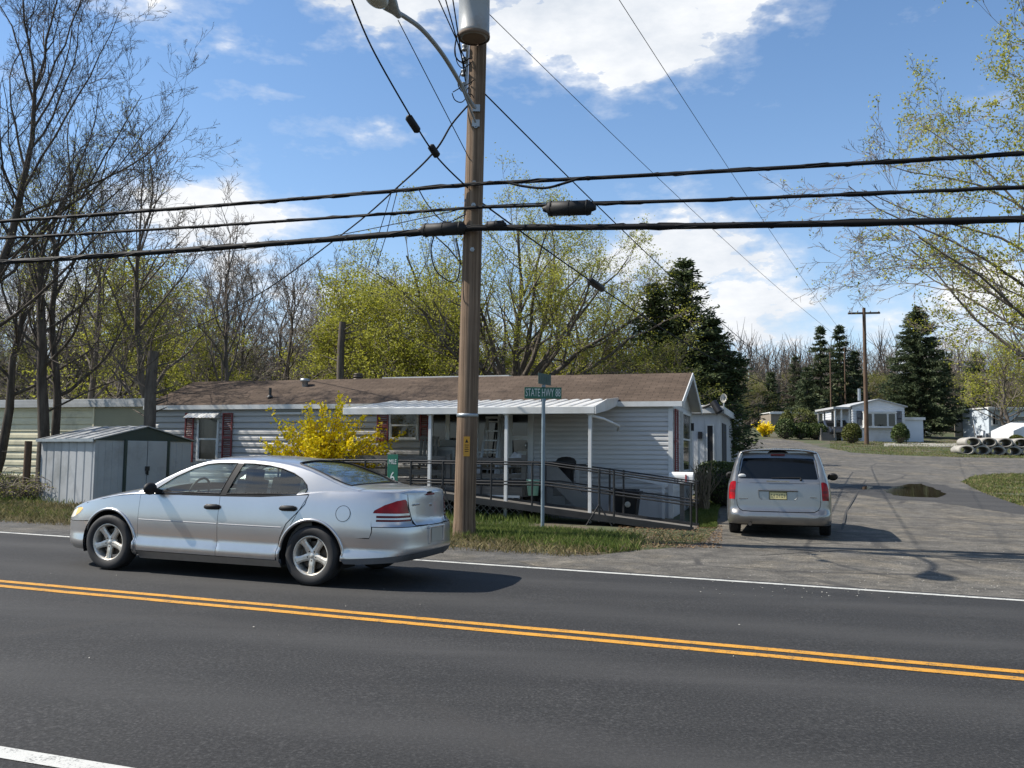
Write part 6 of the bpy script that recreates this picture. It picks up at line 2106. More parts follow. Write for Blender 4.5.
mb = MB(); kq = (yt) / F_PX
for i in range(4): mb.box2((-4 * kq, 0, i * 1.6 * kq - .1), (9 * kq, 1.2, i * 1.6 * kq + 1.4 * kq - .1))
mb.build('slats', pmat('orange_wood', (.30, .16, .075), .8, var=.2), wb)
for x in (-4 * kq, 9 * kq - .1):
    mb = MB(); mb.box2((x, -.05, -.1), (x + .1, -.002, 6 * kq)); mb.build('batten', pmat('batten_wood', (.26, .14, .07), .8, var=.2), wb)

# odds and ends by the trailer: stacked cans, a leaning white board, a small mower
yj = ground(975, 446).y + 3
MT['rust_red'] = pmat('rust_red', (.14, .03, .022), .6, var=.2)
p = stand(977.5, yj); kj = yj / F_PX
o = thing('white_board', 'tall narrow white board leaning upright among the clutter', 'board', p, R(10))
mb = MB(); mb.bar((1.2 * kj, 0, 0), (-.8 * kj, .35, 24 * kj), 1.6 * kj, .03); mb.build('panel', MT['white_siding'], o)
mb = MB(); mb.bar((1.3 * kj, .3, 0), (-.6 * kj, .45, 20 * kj), .06, .05); mb.build('prop', MT['weathered_wood'], o)
p = stand(979, yj - 1)
o = thing('lawn_mower', 'small dark red mower standing in front of the white board', 'mower', p, R(20))
mb = MB(); mb.box((0, 0, .42), (5.5 * kj, .6, .28)); mb.build('deck', MT['rust_red'], o, bevel=.05)
mb = MB(); mb.box((0, 0, .66), (2.5 * kj, .4, .22)); mb.build('engine', MT['black_plastic'], o, bevel=.03)
mb = MB(); mb.tube([(1.5 * kj, -.2, .5), (4.2 * kj, -.2, 1.15)], .02, 6); mb.tube([(1.5 * kj, .2, .5), (4.2 * kj, .2, 1.15)], .02, 6); mb.tube([(4.2 * kj, -.2, 1.15), (4.2 * kj, .2, 1.15)], .02, 6); mb.build('handle', MT['black_metal'], o)
for sx_ in (-1, 1):
    for sy_ in (-1, 1):
        mb = MB(); mb.lathe([(0, .05), (.16, .05), (.2, 0), (.16, -.05), (0, -.05)], 12, Matrix.Translation((sx_ * 2.2 * kj, sy_ * .33, .2)) @ Matrix.Rotation(math.pi / 2, 4, 'X')); mb.build('wheel', MT['black_rubber'], o)
for i, (px, hpx, mt_) in enumerate(((983, 13, 'galvanised'), (988, 11, 'grey_plastic'))):
    p = stand(px, yj + .6)
    o = thing('metal_drum', ['dented galvanised drum beside the leaning white board', 'dark grey drum next to the galvanised drum'][i], 'drum', p)
    r = 2.1 * kj; h = hpx * kj
    mb = MB(); mb.lathe([(0, 0), (r, 0), (r, h * .32), (r * 1.05, h * .34), (r, h * .36), (r, h * .64), (r * 1.05, h * .66), (r, h * .68), (r, h), (r * .9, h), (r * .9, h - .05), (0, h - .05)], 16); mb.build('barrel', MT[mt_], o)
    mb = MB(); mb.lathe([(0, h - .03), (.08, h - .03), (.08, h + .03), (0, h + .03)], 8, Matrix.Translation((r * .5, 0, 0))); mb.build('bung', MT['black_metal'], o)

# ------------------------------------------------------------------ stacked concrete pipes
pa, pb = ground(962, 454.5), ground(1040, 455.5)
dpipe = pa.y / F_PX
r_o = 7.7 * dpipe
axis_p = Vector((.22, .97, 0)).normalized()          # pipes point back to the left
row = Vector((1, .02, 0)).normalized()
proto = None
k_ = 0
for tier, (n, px0, step) in enumerate(((6, 964, 15.6), (6, 970.5, 16.2))):
    for i in range(n):
        px = px0 + i * step
        if tier == 0:
            base = stand(px + 2, pa.y) + Vector((0, 0, r_o * .60))
        else:
            base = stand(px + 2, pa.y) + Vector((0, 0, r_o * 1.66))
        if proto is None:
            o = thing('concrete_pipe', '', 'pipe', base, 0, 'concrete pipes stacked in two rows by the lane')
            M_ = Matrix.Rotation(math.atan2(axis_p.y, axis_p.x), 4, 'Z') @ Matrix.Rotation(math.pi / 2, 4, 'Y')
            mb = MB(); ri = r_o * .72
            mb.lathe([(ri, 0), (r_o * .86, -.03), (r_o, .0), (r_o, .05), (r_o, 1.9), (r_o * .9, 1.95), (ri, 1.9), (ri, 0)], 28, M_); mb.build('barrel', MT['concrete'], o)
            mb = MB(); mb.lathe([(ri * 1.0, .01), (ri * 1.02, -.035), (r_o * .84, -.04), (r_o * .84, .0)], 28, M_); mb.build('socket_rim', MT['concrete'], o)
            proto = o
        else:
            o = copy_tree(proto, None, base, random.uniform(-.05, .05))
        o.scale = (1, 1, .64)
        o['label'] = 'grey concrete pipe in the ' + ('lower' if tier == 0 else 'upper') + ' row of the stack, ' + (['first', 'second', 'third', 'fourth', 'fifth', 'sixth'][i]) + ' from the lane end'
        k_ += 1

# ------------------------------------------------------------------ poles in the lane
def lane_pole(px, y, top_py, r, label, arm=False, lampy=False):
    p = stand(px, y); h = at(px, top_py, y).z - p.z
    o = thing('utility_pole', label, 'utility pole', p)
    mb = MB(); mb.tube([(0, 0, -.3), (0, 0, h * .5), (0, 0, h)], [r, r * .85, r * .7], 12); mb.build('shaft', MT['old_pole'], o)
    if arm:
        mb = MB(); mb.bar((-1.25, -.1, h - .45), (1.25, .1, h - .35), .12, .14); mb.build('crossarm', MT['old_pole'], o)
        for x in (-1.15, -.5, .5, 1.15):
            mb = MB(); mb.lathe([(.02, 0), (.05, .03), (.05, .1), (.02, .14)], 8, Matrix.Translation((x, .08 * x, h - .33))); mb.build('insulator', MT['lamp_grey'], o)
    if lampy:
        mb = MB(); mb.tube([(0, 0, h - .1), (.8, -.3, h + .2), (2.2, -.8, h + .25)], .05, 8); mb.build('lamp_arm', MT['lamp_grey'], o)
    return o
lane_pole(866.5, ground(866.5, 444.5).y, 308, .17, 'dark brown utility pole with a crossarm before the white gable home', True)
lane_pole(831.5, 92, 352, .09, 'thin distant utility pole among the spruces')
lane_pole(846, 96, 348, .09, 'second thin distant pole just right of the spruces')
lane_pole(988, 80, 381, .13, 'thin grey lamp pole by the pale blue trailer home', False, True)

# ------------------------------------------------------------------ old wire fence on the left
fpst = ground(25, 501)
fw = thing('wire_fence', 'weathered wooden post and sagging wire fence in the brambles left of the shed', 'fence', fpst, 0)
mb = MB(); mb.tube([(0, 0, -.3), (.01, 0, 1.42)], .085, 8); mb.build('post', MT['old_pole'], fw)
f2 = stand(-70, fpst.y + .8) - fpst
mb = MB(); mb.tube([f2 + Vector((0, 0, -.3)), f2 + Vector((0, 0, 1.4))], .08, 8); mb.build('post', MT['old_pole'], fw)
mb = MB(); mb.tube([Vector((1.3, .3, -.3)), Vector((1.3, .3, 1.2))], .07, 8); mb.build('post', MT['old_pole'], fw)
for z in (.4, .8, 1.2):
    mb = MB(); mb.tube(sag(f2 + Vector((0, 0, z)), Vector((0, 0, z)), .06, 8) + sag(Vector((0, 0, z)), Vector((1.3, .3, z - .1)), .04, 4)[1:], .004, 4); mb.build('wire', MT['wire'], fw)
# ------------------------------------------------------------------ vegetation
MT['bark_dark'] = bark_like('dark_bark', (.028, .022, .018), (.066, .054, .043), (.11, .092, .074), (5, 5, .8), .7)
MT['bark_grey'] = bark_like('grey_bark', (.045, .038, .031), (.10, .085, .07), (.155, .135, .112), (5, 5, .8), .6)
MT['twig_dark'] = pmat('dark_twig', (.080, .065, .052), .9, var=.35, scale=1.2)
MT['twig_brown'] = pmat('brown_twig', (.20, .165, .132), .9, var=.35, scale=.8)
MT['spring_leaf'] = leaf_mat('spring_leaf', (.21, .22, .022), (.40, .40, .06), .45)
MT['olive_leaf'] = leaf_mat('olive_leaf', (.115, .125, .024), (.24, .245, .05), .4)
MT['conifer'] = leaf_mat('conifer_needles', (.027, .042, .020), (.090, .112, .052), .22, .9, .7)
MT['cedar'] = leaf_mat('cedar_needles', (.030, .048, .018), (.100, .125, .048), .25, .9, .7)
MT['box_leaf'] = leaf_mat('evergreen_bush_leaf', (.024, .042, .012), (.085, .115, .032), .2, 3.0)
MT['light_bush'] = leaf_mat('light_bush_leaf', (.05, .06, .014), (.125, .135, .03), .2, 2.0)
MT['forsythia'] = leaf_mat('forsythia_blossom', (.76, .56, .006), (.90, .74, .02), .4, 3.0)
MT['grass_blade'] = leaf_mat('grass_blade', (.055, .088, .016), (.145, .180, .045), .35, 1.0)
MT['dry_grass'] = leaf_mat('dry_grass_blade', (.10, .09, .035), (.24, .20, .10), .3, 1.0)
MT['dry_leaf'] = leaf_mat('dry_leaf', (.07, .042, .02), (.20, .13, .07), .1, 3.0)
MT['dry_stem'] = pmat('dry_stem', (.22, .17, .11), .9, var=.3)


class Segs:
    """thin branch pieces as open prisms, built in one go"""
    def __init__(s): s.a, s.b, s.ra, s.rb = [], [], [], []
    def add(s, a, b, ra, rb): s.a.append(a); s.b.append(b); s.ra.append(ra); s.rb.append(rb)
    def mesh(s, n=3):
        A, B = np.array(s.a, np.float64), np.array(s.b, np.float64)
        ra, rb = np.array(s.ra)[:, None], np.array(s.rb)[:, None]
        d = B - A; L = np.linalg.norm(d, axis=1, keepdims=True); d /= np.maximum(L, 1e-9)
        up = np.where(np.abs(d[:, 2:3]) > .9, np.array([[1., 0, 0]]), np.array([[0, 0, 1.]]))
        x = np.cross(d, up); x /= np.linalg.norm(x, axis=1, keepdims=True); y = np.cross(d, x)
        V = []
        for P, r in ((A - d * ra * .3, ra), (B + d * rb * .3, rb)):
            for k in range(n):
                t = 2 * math.pi * k / n
                V.append(P + (x * math.cos(t) + y * math.sin(t)) * r)
        V = np.stack(V, 1).reshape(-1, 3)
        m = len(A); base = (np.arange(m) * 2 * n)[:, None]
        F = np.concatenate([base + np.array([k, (k + 1) % n, n + (k + 1) % n, n + k]) for k in range(n)], 0)
        return V, F


def leaf_quads(P, size, rng, aspect=.6, droop=0.0):
    P = np.asarray(P, np.float64)
    m = len(P)
    d = rng.normal(size=(m, 3)); d[:, 2] -= droop; d /= np.linalg.norm(d, axis=1, keepdims=True)
    e = rng.normal(size=(m, 3)); e -= d * np.sum(d * e, 1, keepdims=True); e /= np.linalg.norm(e, axis=1, keepdims=True)
    s = (size * rng.uniform(.6, 1.35, m))[:, None]
    V = np.stack([P - d * s * .5, P + e * s * aspect * .5, P + d * s * .5, P - e * s * aspect * .5], 1).reshape(-1, 3)
    F = (np.arange(m) * 4)[:, None] + np.array([0, 1, 2, 3])
    return V, F


def join(parts):
    V, F, I, o = [], [], [], 0
    for v, f, i in parts:
        V.append(v); F.append(f + o); I.append(np.full(len(f), i)); o += len(v)
    return np.concatenate(V), np.concatenate(F), np.concatenate(I)


def grow(rnd, trunk, limbs, depth=4, kids=(7, 6, 5, 4), ratio=.55, spread=48, lift=.25, wig=.16, rmin=.006, shape=None, low=.2):
    """returns heavy paths [(points, radii)], thin segments and twig ends.
    trunk: list of (point, radius); limbs: list of (start t on trunk 0..1, azimuth, angle from vertical, length)"""
    heavy, thin, tips = [], Segs(), []

    def branch(p, d, L, r, lv):
        n = max(3, min(9, int(L / .35))) if lv < depth - 1 else 3
        pts, rad = [p.copy()], [r]
        q = p.copy(); dr = d.normalized()
        for i in range(n):
            dr = (dr + Vector((rnd.gauss(0, wig), rnd.gauss(0, wig), rnd.gauss(0, wig) + lift * .3))).normalized()
            q = q + dr * (L / n)
            pts.append(q.copy()); rad.append(max(rmin * .6, r * (1 - .78 * (i + 1) / n)))
        if r > .028: heavy.append((pts, rad))
        else:
            for i in range(n): thin.add(pts[i][:], pts[i + 1][:], rad[i], rad[i + 1])
        if lv >= depth:
            tips.append(pts[-1][:]); tips.append(pts[len(pts) // 2][:])
            return
        k = kids[min(lv, len(kids) - 1)]
        k = max(2, int(k * rnd.uniform(.75, 1.25)))
        for j in range(k):
            t = low + (1 - low) * (j + rnd.random()) / k
            i = min(int(t * n), n - 1); f = t * n - i
            b = pts[i].lerp(pts[i + 1], min(1, f))
            dd = (pts[i + 1] - pts[i]).normalized()
            ax = dd.cross(Vector((rnd.gauss(0, 1), rnd.gauss(0, 1), rnd.gauss(0, 1)))).normalized()
            a = R(spread * rnd.uniform(.6, 1.25))
            nd_ = (Matrix.Rotation(a, 3, ax) @ dd)
            rr0 = rad[i] + (rad[i + 1] - rad[i]) * min(1, f)
            branch(b, nd_, L * ratio * rnd.uniform(.65, 1.2) * (1.12 - .5 * t), max(rmin, rr0 * rnd.uniform(.48, .68)), lv + 1)
        tips.append(pts[-1][:])

    tp = [Vector(p) for p, r in trunk]; tr = [r for p, r in trunk]
    heavy.append((tp, tr))
    for t, azm, ang, L, rf in limbs:
        x = t * (len(tp) - 1); i = min(int(x), len(tp) - 2); f = x - i
        p = tp[i].lerp(tp[i + 1], f); r0 = tr[i] + (tr[i + 1] - tr[i]) * f
        branch(p, Vector((math.sin(ang) * math.cos(azm), math.sin(ang) * math.sin(azm), math.cos(ang))), L, r0 * rf, 1)
    return heavy, thin, tips


def near(P, Q, rng, k, spread):
    """k points scattered round each of the points P"""
    P = np.asarray(P, np.float64)
    return (np.repeat(P, k, 0) + rng.normal(size=(len(P) * k, 3)) * spread)


def build_tree(name, label, loc, grown, bark, twig, leaf=None,  leaf_n=0, leaf_size=.09, leaf_spread=.12, tip_share=1.0, group=None, seed=0, cat='tree', nside=3, reach=None):
    heavy, thin, tips = grown
    o = thing(name, label, cat, loc, 0, group)
    mb = MB()
    for pts, rad in heavy: mb.tube(pts, rad, 10 if rad[0] > .12 else 6, cap=False)
    mb.build('trunk', MT[bark], o)
    rng = np.random.default_rng(seed)
    V, F = thin.mesh(nside)
    parts = [(V, F, 0)]
    mats = [MT[twig]]
    if leaf and leaf_n:
        T = np.array(tips)
        if tip_share < 1: T = T[rng.random(len(T)) < tip_share]
        if reach:                                        # buds open first close to the trunk
            dd = np.linalg.norm(T[:, :2], axis=1)
            T = T[rng.random(len(T)) < np.clip(1.25 - dd / reach, .03, 1)]
        v, f = leaf_quads(near(T, None, rng, leaf_n, leaf_spread), leaf_size, rng)
        parts.append((v, f, 1)); mats.append(MT[leaf])
    V, F, I = join(parts)
    np_obj('crown', V, F, mats, o, I)
    return o


def simple_trunk(rnd, h, r, lean=(0, 0), n=8, wob=.05, top=.25):
    out = []
    x = y = 0
    for i in range(n + 1):
        t = i / n
        x += rnd.gauss(0, wob) + lean[0] * h / n; y += rnd.gauss(0, wob) + lean[1] * h / n
        rr0 = r * (1 - (1 - top) * t)
        if i == 0: rr0 *= 1.35
        out.append((Vector((x if i else 0, y if i else 0, h * t - (.15 if i == 0 else 0))), rr0))
    return out


def pick(y):
    """metres per pixel at a depth"""
    return y / F_PX


# --- big bare trees on the left
rnd = random.Random(21)
B1 = stand(48, 22.8)
tr = simple_trunk(rnd, 6.0, .17, (-.07, .0), 8, .04, .5)
lim = [(.45, 2.4, .75, 3.6, .5), (.55, -.3, .95, 4.2, .5), (.62, 3.5, .8, 4.4, .5), (.7, .9, .9, 4.0, .5), (.78, 5.2, .7, 4.2, .5), (.85, 2.9, .5, 4.6, .6), (.93, .2, .45, 4.8, .6), (1, 1.5, .2, 4.8, .7), (1, 4.2, .35, 4.8, .6), (1, 0, .6, 4.6, .5), (.35, .1, 1.2, 3.4, .3), (.5, -.9, 1.15, 3.6, .3)]
lim = [(a, b, c, d, e * .72) for a, b, c, d, e in lim]
build_tree('bare_tree', 'dark bare tree with leaning twin trunk rising behind the garden shed', B1, grow(rnd, tr, lim, 5, (8, 7, 6, 4), .54, 44, .26, .13, .0055), 'bark_dark', 'twig_dark', 'olive_leaf', 1, .035, .05, .35, seed=1)
rnd = random.Random(33)
tr = simple_trunk(rnd, 6.4, .13, (-.015, .02), 8, .05, .45)
lim = [(.4, .2, 1.0, 3.2, .5), (.5, 3.4, .9, 3.0, .5), (.6, 1.4, .8, 3.4, .5), (.7, 5.0, .85, 3.2, .5), (.8, .0, .7, 3.6, .5), (.9, 2.6, .5, 3.6, .6), (1, .6, .3, 3.6, .8), (1, 4, .4, 3.4, .7)]
build_tree('bare_tree', 'slimmer straight bare tree right of the leaning trunk behind the shed', stand(63, 23.4), grow(rnd, tr, lim, 5, (6, 6, 5, 4), .55, 44, .24, .14, .0055), 'bark_dark', 'twig_dark', 'spring_leaf', 1, .045, .06, .5, seed=2)
rnd = random.Random(5)
tr = [(Vector((0, 0, -.2)), .22), (Vector((.05, 0, 1.2)), .17), (Vector((.1, .1, 2.6)), .15), (Vector((.18, .1, 4.0)), .13), (Vector((.4, .2, 5.2)), .112), (Vector((.75, .3, 6.4)), .095), (Vector((1.0, .2, 7.6)), .08), (Vector((1.15, .3, 9.0)), .06), (Vector((1.2, .2, 10.2)), .045)]
lim = [(.36, .1, 1.2, 5.6, .36), (.43, -.4, 1.05, 5.4, .36), (.50, .25, 1.1, 5.8, .36), (.57, -.1, .95, 5.6, .38), (.63, 3.0, .7, 4.6, .42), (.68, .4, .85, 5.4, .42), (.74, -.2, .8, 5.2, .45), (.80, 2.6, .5, 4.2, .5), (.85, .1, .65, 4.8, .5), (.9, 1.2, .45, 4.0, .55), (.94, -.3, .5, 4.4, .6), (.97, 3.3, .35, 3.8, .65), (1, .2, .25, 4.2, .8), (1, 3.6, .25, 3.8, .8), (1, 1.7, .45, 3.8, .7), (.53, 1.7, 1.0, 4.6, .36), (.72, 4.6, .8, 4.4, .42), (.46, 3.4, .9, 4.6, .36), (.6, .15, 1.25, 5.0, .34)]
build_tree('bare_tree', 'largest dark bare tree at the left with long limbs reaching over the cables', stand(-38, 21.5), grow(rnd, tr, lim, 5, (10, 8, 6, 4), .50, 42, .30, .12, .0052), 'bark_dark', 'twig_dark', seed=3)
rnd = random.Random(8)
tr = simple_trunk(rnd, 5.2, .15, (.06, .03), 7, .05, .5)
lim = [(.5, .3, .9, 3.4, .5), (.6, 3.4, .9, 3.2, .5), (.7, 1.4, .8, 3.4, .5), (.8, 5.0, .85, 3.4, .5), (.9, .0, .6, 3.8, .6), (1, 2.6, .4, 3.8, .7), (1, .6, .3, 4.0, .8)]
build_tree('bare_tree', 'bare tree with pale new buds standing left of the fence post', stand(-8, 26), grow(rnd, tr, lim, 5, (6, 6, 5, 4), .55, 44, .24, .14, .006), 'bark_dark', 'twig_dark', 'spring_leaf', 2, .05, .06, .6, seed=4)
# the cut trunk behind the shed, and the one behind the roof
def snag(label, px, y, top, bot_r, top_r):
    p = stand(px, y); h = at(px, top, y).z - p.z
    o = thing('tree_stump', label, 'stump', p)
    mb = MB(); mb.tube([(0, 0, -.2), (.02, 0, h * .4), (-.02, .03, h * .8), (.03, 0, h)], [bot_r, bot_r * .9, top_r * 1.05, top_r], 12); mb.build('trunk', MT['bark_grey'], o)
    mb = MB(); rn = random.Random(int(px))
    for k in range(7):
        a = rn.uniform(0, 6.28); z = h * rn.uniform(.5, .98); b = Vector((math.cos(a), math.sin(a), .35))
        mb.tube([Vector((0, 0, z)) + b * top_r * .7, Vector((0, 0, z)) + b * (top_r + rn.uniform(.2, .9))], [.03, .008], 5)
    mb.build('stub', MT['bark_grey'], o)
snag('thick cut-off grey tree trunk between the shed and the mobile home', 149, 23.2, 351, .17, .14)
snag('tall broken trunk sticking up behind the brown shingle roof', 339, 31, 322, .16, .12)


# --- prototypes for the wood behind, placed many times
def wood_tree(seed, h, r, leaf=None, leaf_n=0, share=1.0, lsize=.1, twig='twig_brown', bark='bark_grey', broad=1.0, depth=4, up=.25, lspread=.16, clear=.25, nl=14, rmin=.010):
    rnd = random.Random(seed)
    tr = simple_trunk(rnd, h * .62, r, (rnd.gauss(0, .02), rnd.gauss(0, .02)), 9, .10, .35)
    lim = []
    for i in range(nl):
        t = clear + (1 - clear) * i / (nl - 1)
        lim.append((t, i * 2.4 + rnd.uniform(-.5, .5), (1.05 - .75 * (t - clear) / (1 - clear)) * rnd.uniform(.8, 1.1), h * (.36 - .08 * t) * broad * rnd.uniform(.8, 1.15), rnd.uniform(.42, .6)))
    lim += [(1, rnd.uniform(0, 6), .2, h * .34, .9), (1, rnd.uniform(0, 6), .45, h * .32, .8)]
    return grow(rnd, tr, lim, depth, (7, 7, 5, 4), .52, 46, up, .15, rmin)


PROT = {}
def proto_tree(key, *a, **k):
    mats = {x: k.pop(x) for x in ('leaf', 'leaf_n', 'share', 'lsize', 'lspread') if x in k}
    twig = k.get('twig', 'twig_brown'); bark = k.get('bark', 'bark_grey')
    g = wood_tree(*a, **k)
    o = build_tree('tree', '', (0, 0, 0), g, bark, twig, mats.get('leaf'), mats.get('leaf_n', 0), mats.get('lsize', .1), mats.get('lspread', .16), mats.get('share', 1.0), seed=a[0])
    hz_ = max(v.co.z for ch in o.children for v in ch.data.vertices)
    PROT[key] = [o, False, hz_]

proto_tree('bareA', 101, 11, .16)
proto_tree('bareB', 102, 12, .15, broad=.8)
proto_tree('bareC', 103, 10, .14, broad=1.15)
proto_tree('budA', 104, 9.5, .15, leaf='spring_leaf', leaf_n=3, lsize=.105, lspread=.2, share=.75)
proto_tree('budB', 105, 10, .15, leaf='spring_leaf', leaf_n=4, lsize=.11, lspread=.22, share=.85, broad=1.1)
proto_tree('oliveA', 106, 9.5, .14, leaf='olive_leaf', leaf_n=3, lsize=.10, lspread=.22, share=.8)


def plant(key, px, y, hgt_px, label, group=None, name=None, wide=1.0):
    """put a copy so that its top reaches the given pixel row"""
    src = PROT[key]
    p = stand(px, y)
    top = at(px, hgt_px, y).z - p.z
    s_ = top / src[2]
    rz_ = random.uniform(0, 6.28)
    if not src[1]: o = src[0]; src[1] = True
    else: o = copy_tree(src[0])
    o.location = p; o.rotation_euler = (0, 0, rz_); o.scale = (s_ * wide, s_ * wide, s_)
    o['label'] = label
    if group: o['group'] = group
    elif 'group' in o.keys(): del o['group']
    if name: o.name = name
    return o

random.seed(99)
plant('bareA', 152, 28, 118, 'tall fine-twigged bare tree behind the cut-off grey trunk', name='bare_tree', wide=.9)
plant('bareB', 222, 29, 172, 'fine-twigged bare tree rising above the left end of the brown roof', name='bare_tree', wide=.9)
plant('bareC', 92, 30, 150, 'bare tree with many fine branches behind the cream home', name='bare_tree', wide=.9)
plant('budB', 352, 37, 258, 'full yellow-green tree right of the tall broken trunk', name='budding_tree', wide=1.2)
plant('budB', 442, 36, 262, 'full yellow-green tree behind the roof close to the utility pole', name='budding_tree', wide=1.15)
plant('budA', 168, 36, 275, 'yellow-green tree behind the cut-off grey trunk', name='budding_tree', wide=1.2)
plant('budA', 590, 38, 268, 'light yellow-green tree behind the maple at its right side', name='budding_tree', wide=1.3)
# named trees one can point to
plant('bareC', 240, 33, 235, 'grey bare tree with wide crown directly above the left half of the brown roof', name='bare_tree')
plant('bareA', 290, 35, 245, 'bare tree with pale bark above the roof vent', name='bare_tree')
plant('budA', 200, 31, 300, 'yellow-green budding tree behind the left end of the brown roof', name='budding_tree', wide=1.2)
plant('budB', 120, 34, 235, 'bushy yellow-green budding tree behind the cream home', name='budding_tree', wide=1.1)
plant('budB', 385, 34, 268, 'dense yellow-green budding tree above the roof left of the utility pole', name='budding_tree', wide=1.25)
plant('budA', 425, 37, 285, 'low yellow-green tree showing just left of the utility pole', name='budding_tree', wide=1.3)
plant('budA', 345, 38, 290, 'pale green budding tree beside the tall broken trunk', name='budding_tree', wide=1.2)
plant('bareC', 645, 37, 255, 'thin grey bare tree between the big maple and the dark cedar', name='bare_tree', wide=1.2)
plant('oliveA', 612, 35, 300, 'olive green budding tree right of the big maple', name='budding_tree', wide=1.2)
plant('oliveA', 668, 30, 318, 'tangle of olive twigs in front of the dark cedar', name='budding_tree', wide=1.4)
plant('bareC', 560, 41, 300, 'bare tree low behind the middle of the roof', name='bare_tree', wide=1.3)
plant('bareA', 462, 44, 300, 'bare tree half hidden by the utility pole', name='bare_tree', wide=1.3)

G1 = 'bare trees of the wood behind the homes on the left'
L1 = 'bare brown tree of the wood behind the homes on the left'
for i in range(30):
    px = -120 + i * 20 + random.uniform(-9, 9)
    y = random.uniform(40, 62)
    plant(['bareA', 'bareB', 'bareC'][i % 3], px, y, random.uniform(235, 300), L1, G1, 'bare_tree', 1.2)
G2 = 'olive budding trees in the wood behind the homes on the left'
L2 = 'olive budding tree of the wood behind the homes on the left'
for i in range(12):
    px = -80 + i * 55 + random.uniform(-12, 12)
    plant(['oliveA', 'budA'][i % 4 == 0], px, random.uniform(38, 55), random.uniform(310, 350), L2, G2, 'budding_tree', 1.5)
G3 = 'grey bare trees far down the lane'
L3 = 'grey bare tree in the far wood beyond the lane'
for i in range(34):
    px = 700 + i * 13.5 + random.uniform(-6, 6)
    y = random.uniform(98, 130)
    plant(['bareA', 'bareB', 'bareC'][i % 3], px, y, random.uniform(338, 366) - (12 if px > 880 else 0), L3, G3, 'bare_tree', 1.4)
G4 = 'olive trees far down the lane'
L4 = 'olive brown budding tree in the far wood beyond the lane'
for i in range(12):
    px = 735 + i * 27 + random.uniform(-8, 8)
    plant('oliveA', px, random.uniform(100, 116), random.uniform(362, 385), L4, G4, 'budding_tree', 1.7)
plant('budA', 1012, 74, 322, 'yellow-green budding tree behind the pale blue trailer home', name='budding_tree', wide=1.3)
plant('bareC', 1003, 78, 330, 'pale bare tree spreading over the pale blue trailer home', name='bare_tree', wide=1.4)
plant('oliveA', 752, 108, 368, 'dull olive tree at the left side of the lane end', name='budding_tree', wide=1.2)
plant('bareC', 741, 100, 366, 'brown twiggy tree beside the white home with the dish', name='bare_tree', wide=1.2)
plant('oliveA', 728, 56, 356, 'olive twiggy tree behind the satellite dish', name='budding_tree', wide=1.0)

# --- the large maple behind the roof
rnd = random.Random(61)
MY = 33.0
MP_ = stand(516, MY)
tr = [(Vector((0, 0, -.2)), .50), (Vector((.02, 0, .8)), .40), (Vector((.0, .05, 1.7)), .37), (Vector((-.05, 0, 2.5)), .34), (Vector((-.05, .05, 3.1)), .27)]
lim = [(.80, 3.14, .75, 6.2, .62), (.92, 2.6, .45, 5.8, .62), (1, 1.2, .10, 5.6, .70), (1, .0, .50, 5.8, .66), (.85, .2, .80, 6.2, .60), (.9, -1.0, .55, 5.8, .58), (.75, 1.9, .8, 5.6, .5), (.7, 3.5, 1.1, 5.4, .46), (.72, -.3, 1.15, 5.6, .46), (.65, 4.4, .95, 5.2, .44), (1, 3.9, .35, 5.6, .60), (1, 5.3, .35, 5.6, .60), (.95, 3.1, .95, 6.2, .5), (.95, .05, .95, 6.2, .5), (.8, 2.4, 1.1, 5.6, .5), (.88, 5.6, 1.0, 5.4, .5), (.6, 3.3, 1.25, 5.2, .45), (.6, .1, 1.25, 5.2, .45), (.98, 4.6, .6, 5.6, .5), (.98, 3.3, .6, 6.0, .5), (.98, 6.2, .62, 6.0, .5)]
lim = [(a, b, c * 1.05, d * 1.14, e * .66) for a, b, c, d, e in lim]
build_tree('maple_tree', 'large spreading yellow-green maple behind the middle of the roof', MP_, grow(rnd, tr, lim, 5, (9, 7, 6, 4), .48, 46, .14, .12, .0065), 'bark_grey', 'twig_brown', 'spring_leaf', 3, .068, .13, .8, seed=12)

# --- tree reaching in from the right edge
rnd = random.Random(77)
RT_ = stand(1150, 19)
tr = simple_trunk(rnd, 5.0, .24, (-.02, 0), 7, .05, .6)
lim = []
for t, a_, an, L in ((.44, 3.25, 1.36, 5.6), (.5, 3.6, 1.25, 6.0), (.56, 3.0, 1.1, 6.2), (.63, 3.9, 1.05, 5.6), (.7, 2.5, .95, 5.8), (.76, 3.3, .9, 6.2), (.83, 4.2, .8, 5.4), (.9, 2.9, .7, 6.0), (.97, 3.5, .55, 6.0), (1, 2.4, .4, 5.6), (1, 4.6, .45, 5.2), (1, .5, .5, 5.0), (.8, .3, .9, 4.6), (.6, 1.0, 1.0, 4.4), (.7, 5.2, 1.0, 4.6), (.68, 3.15, 1.0, 6.6), (.86, 3.1, .75, 6.4)):
    lim.append((t, a_, an * .84, L * 1.14, .27))
build_tree('budding_tree', 'tree with yellow-green buds reaching in over the lane from the right edge', RT_, grow(rnd, tr, lim, 5, (13, 8, 6, 4), .47, 42, .08, .12, .0062), 'bark_grey', 'twig_brown', 'spring_leaf', 4, .064, .08, 1.0, seed=13, reach=5.0)


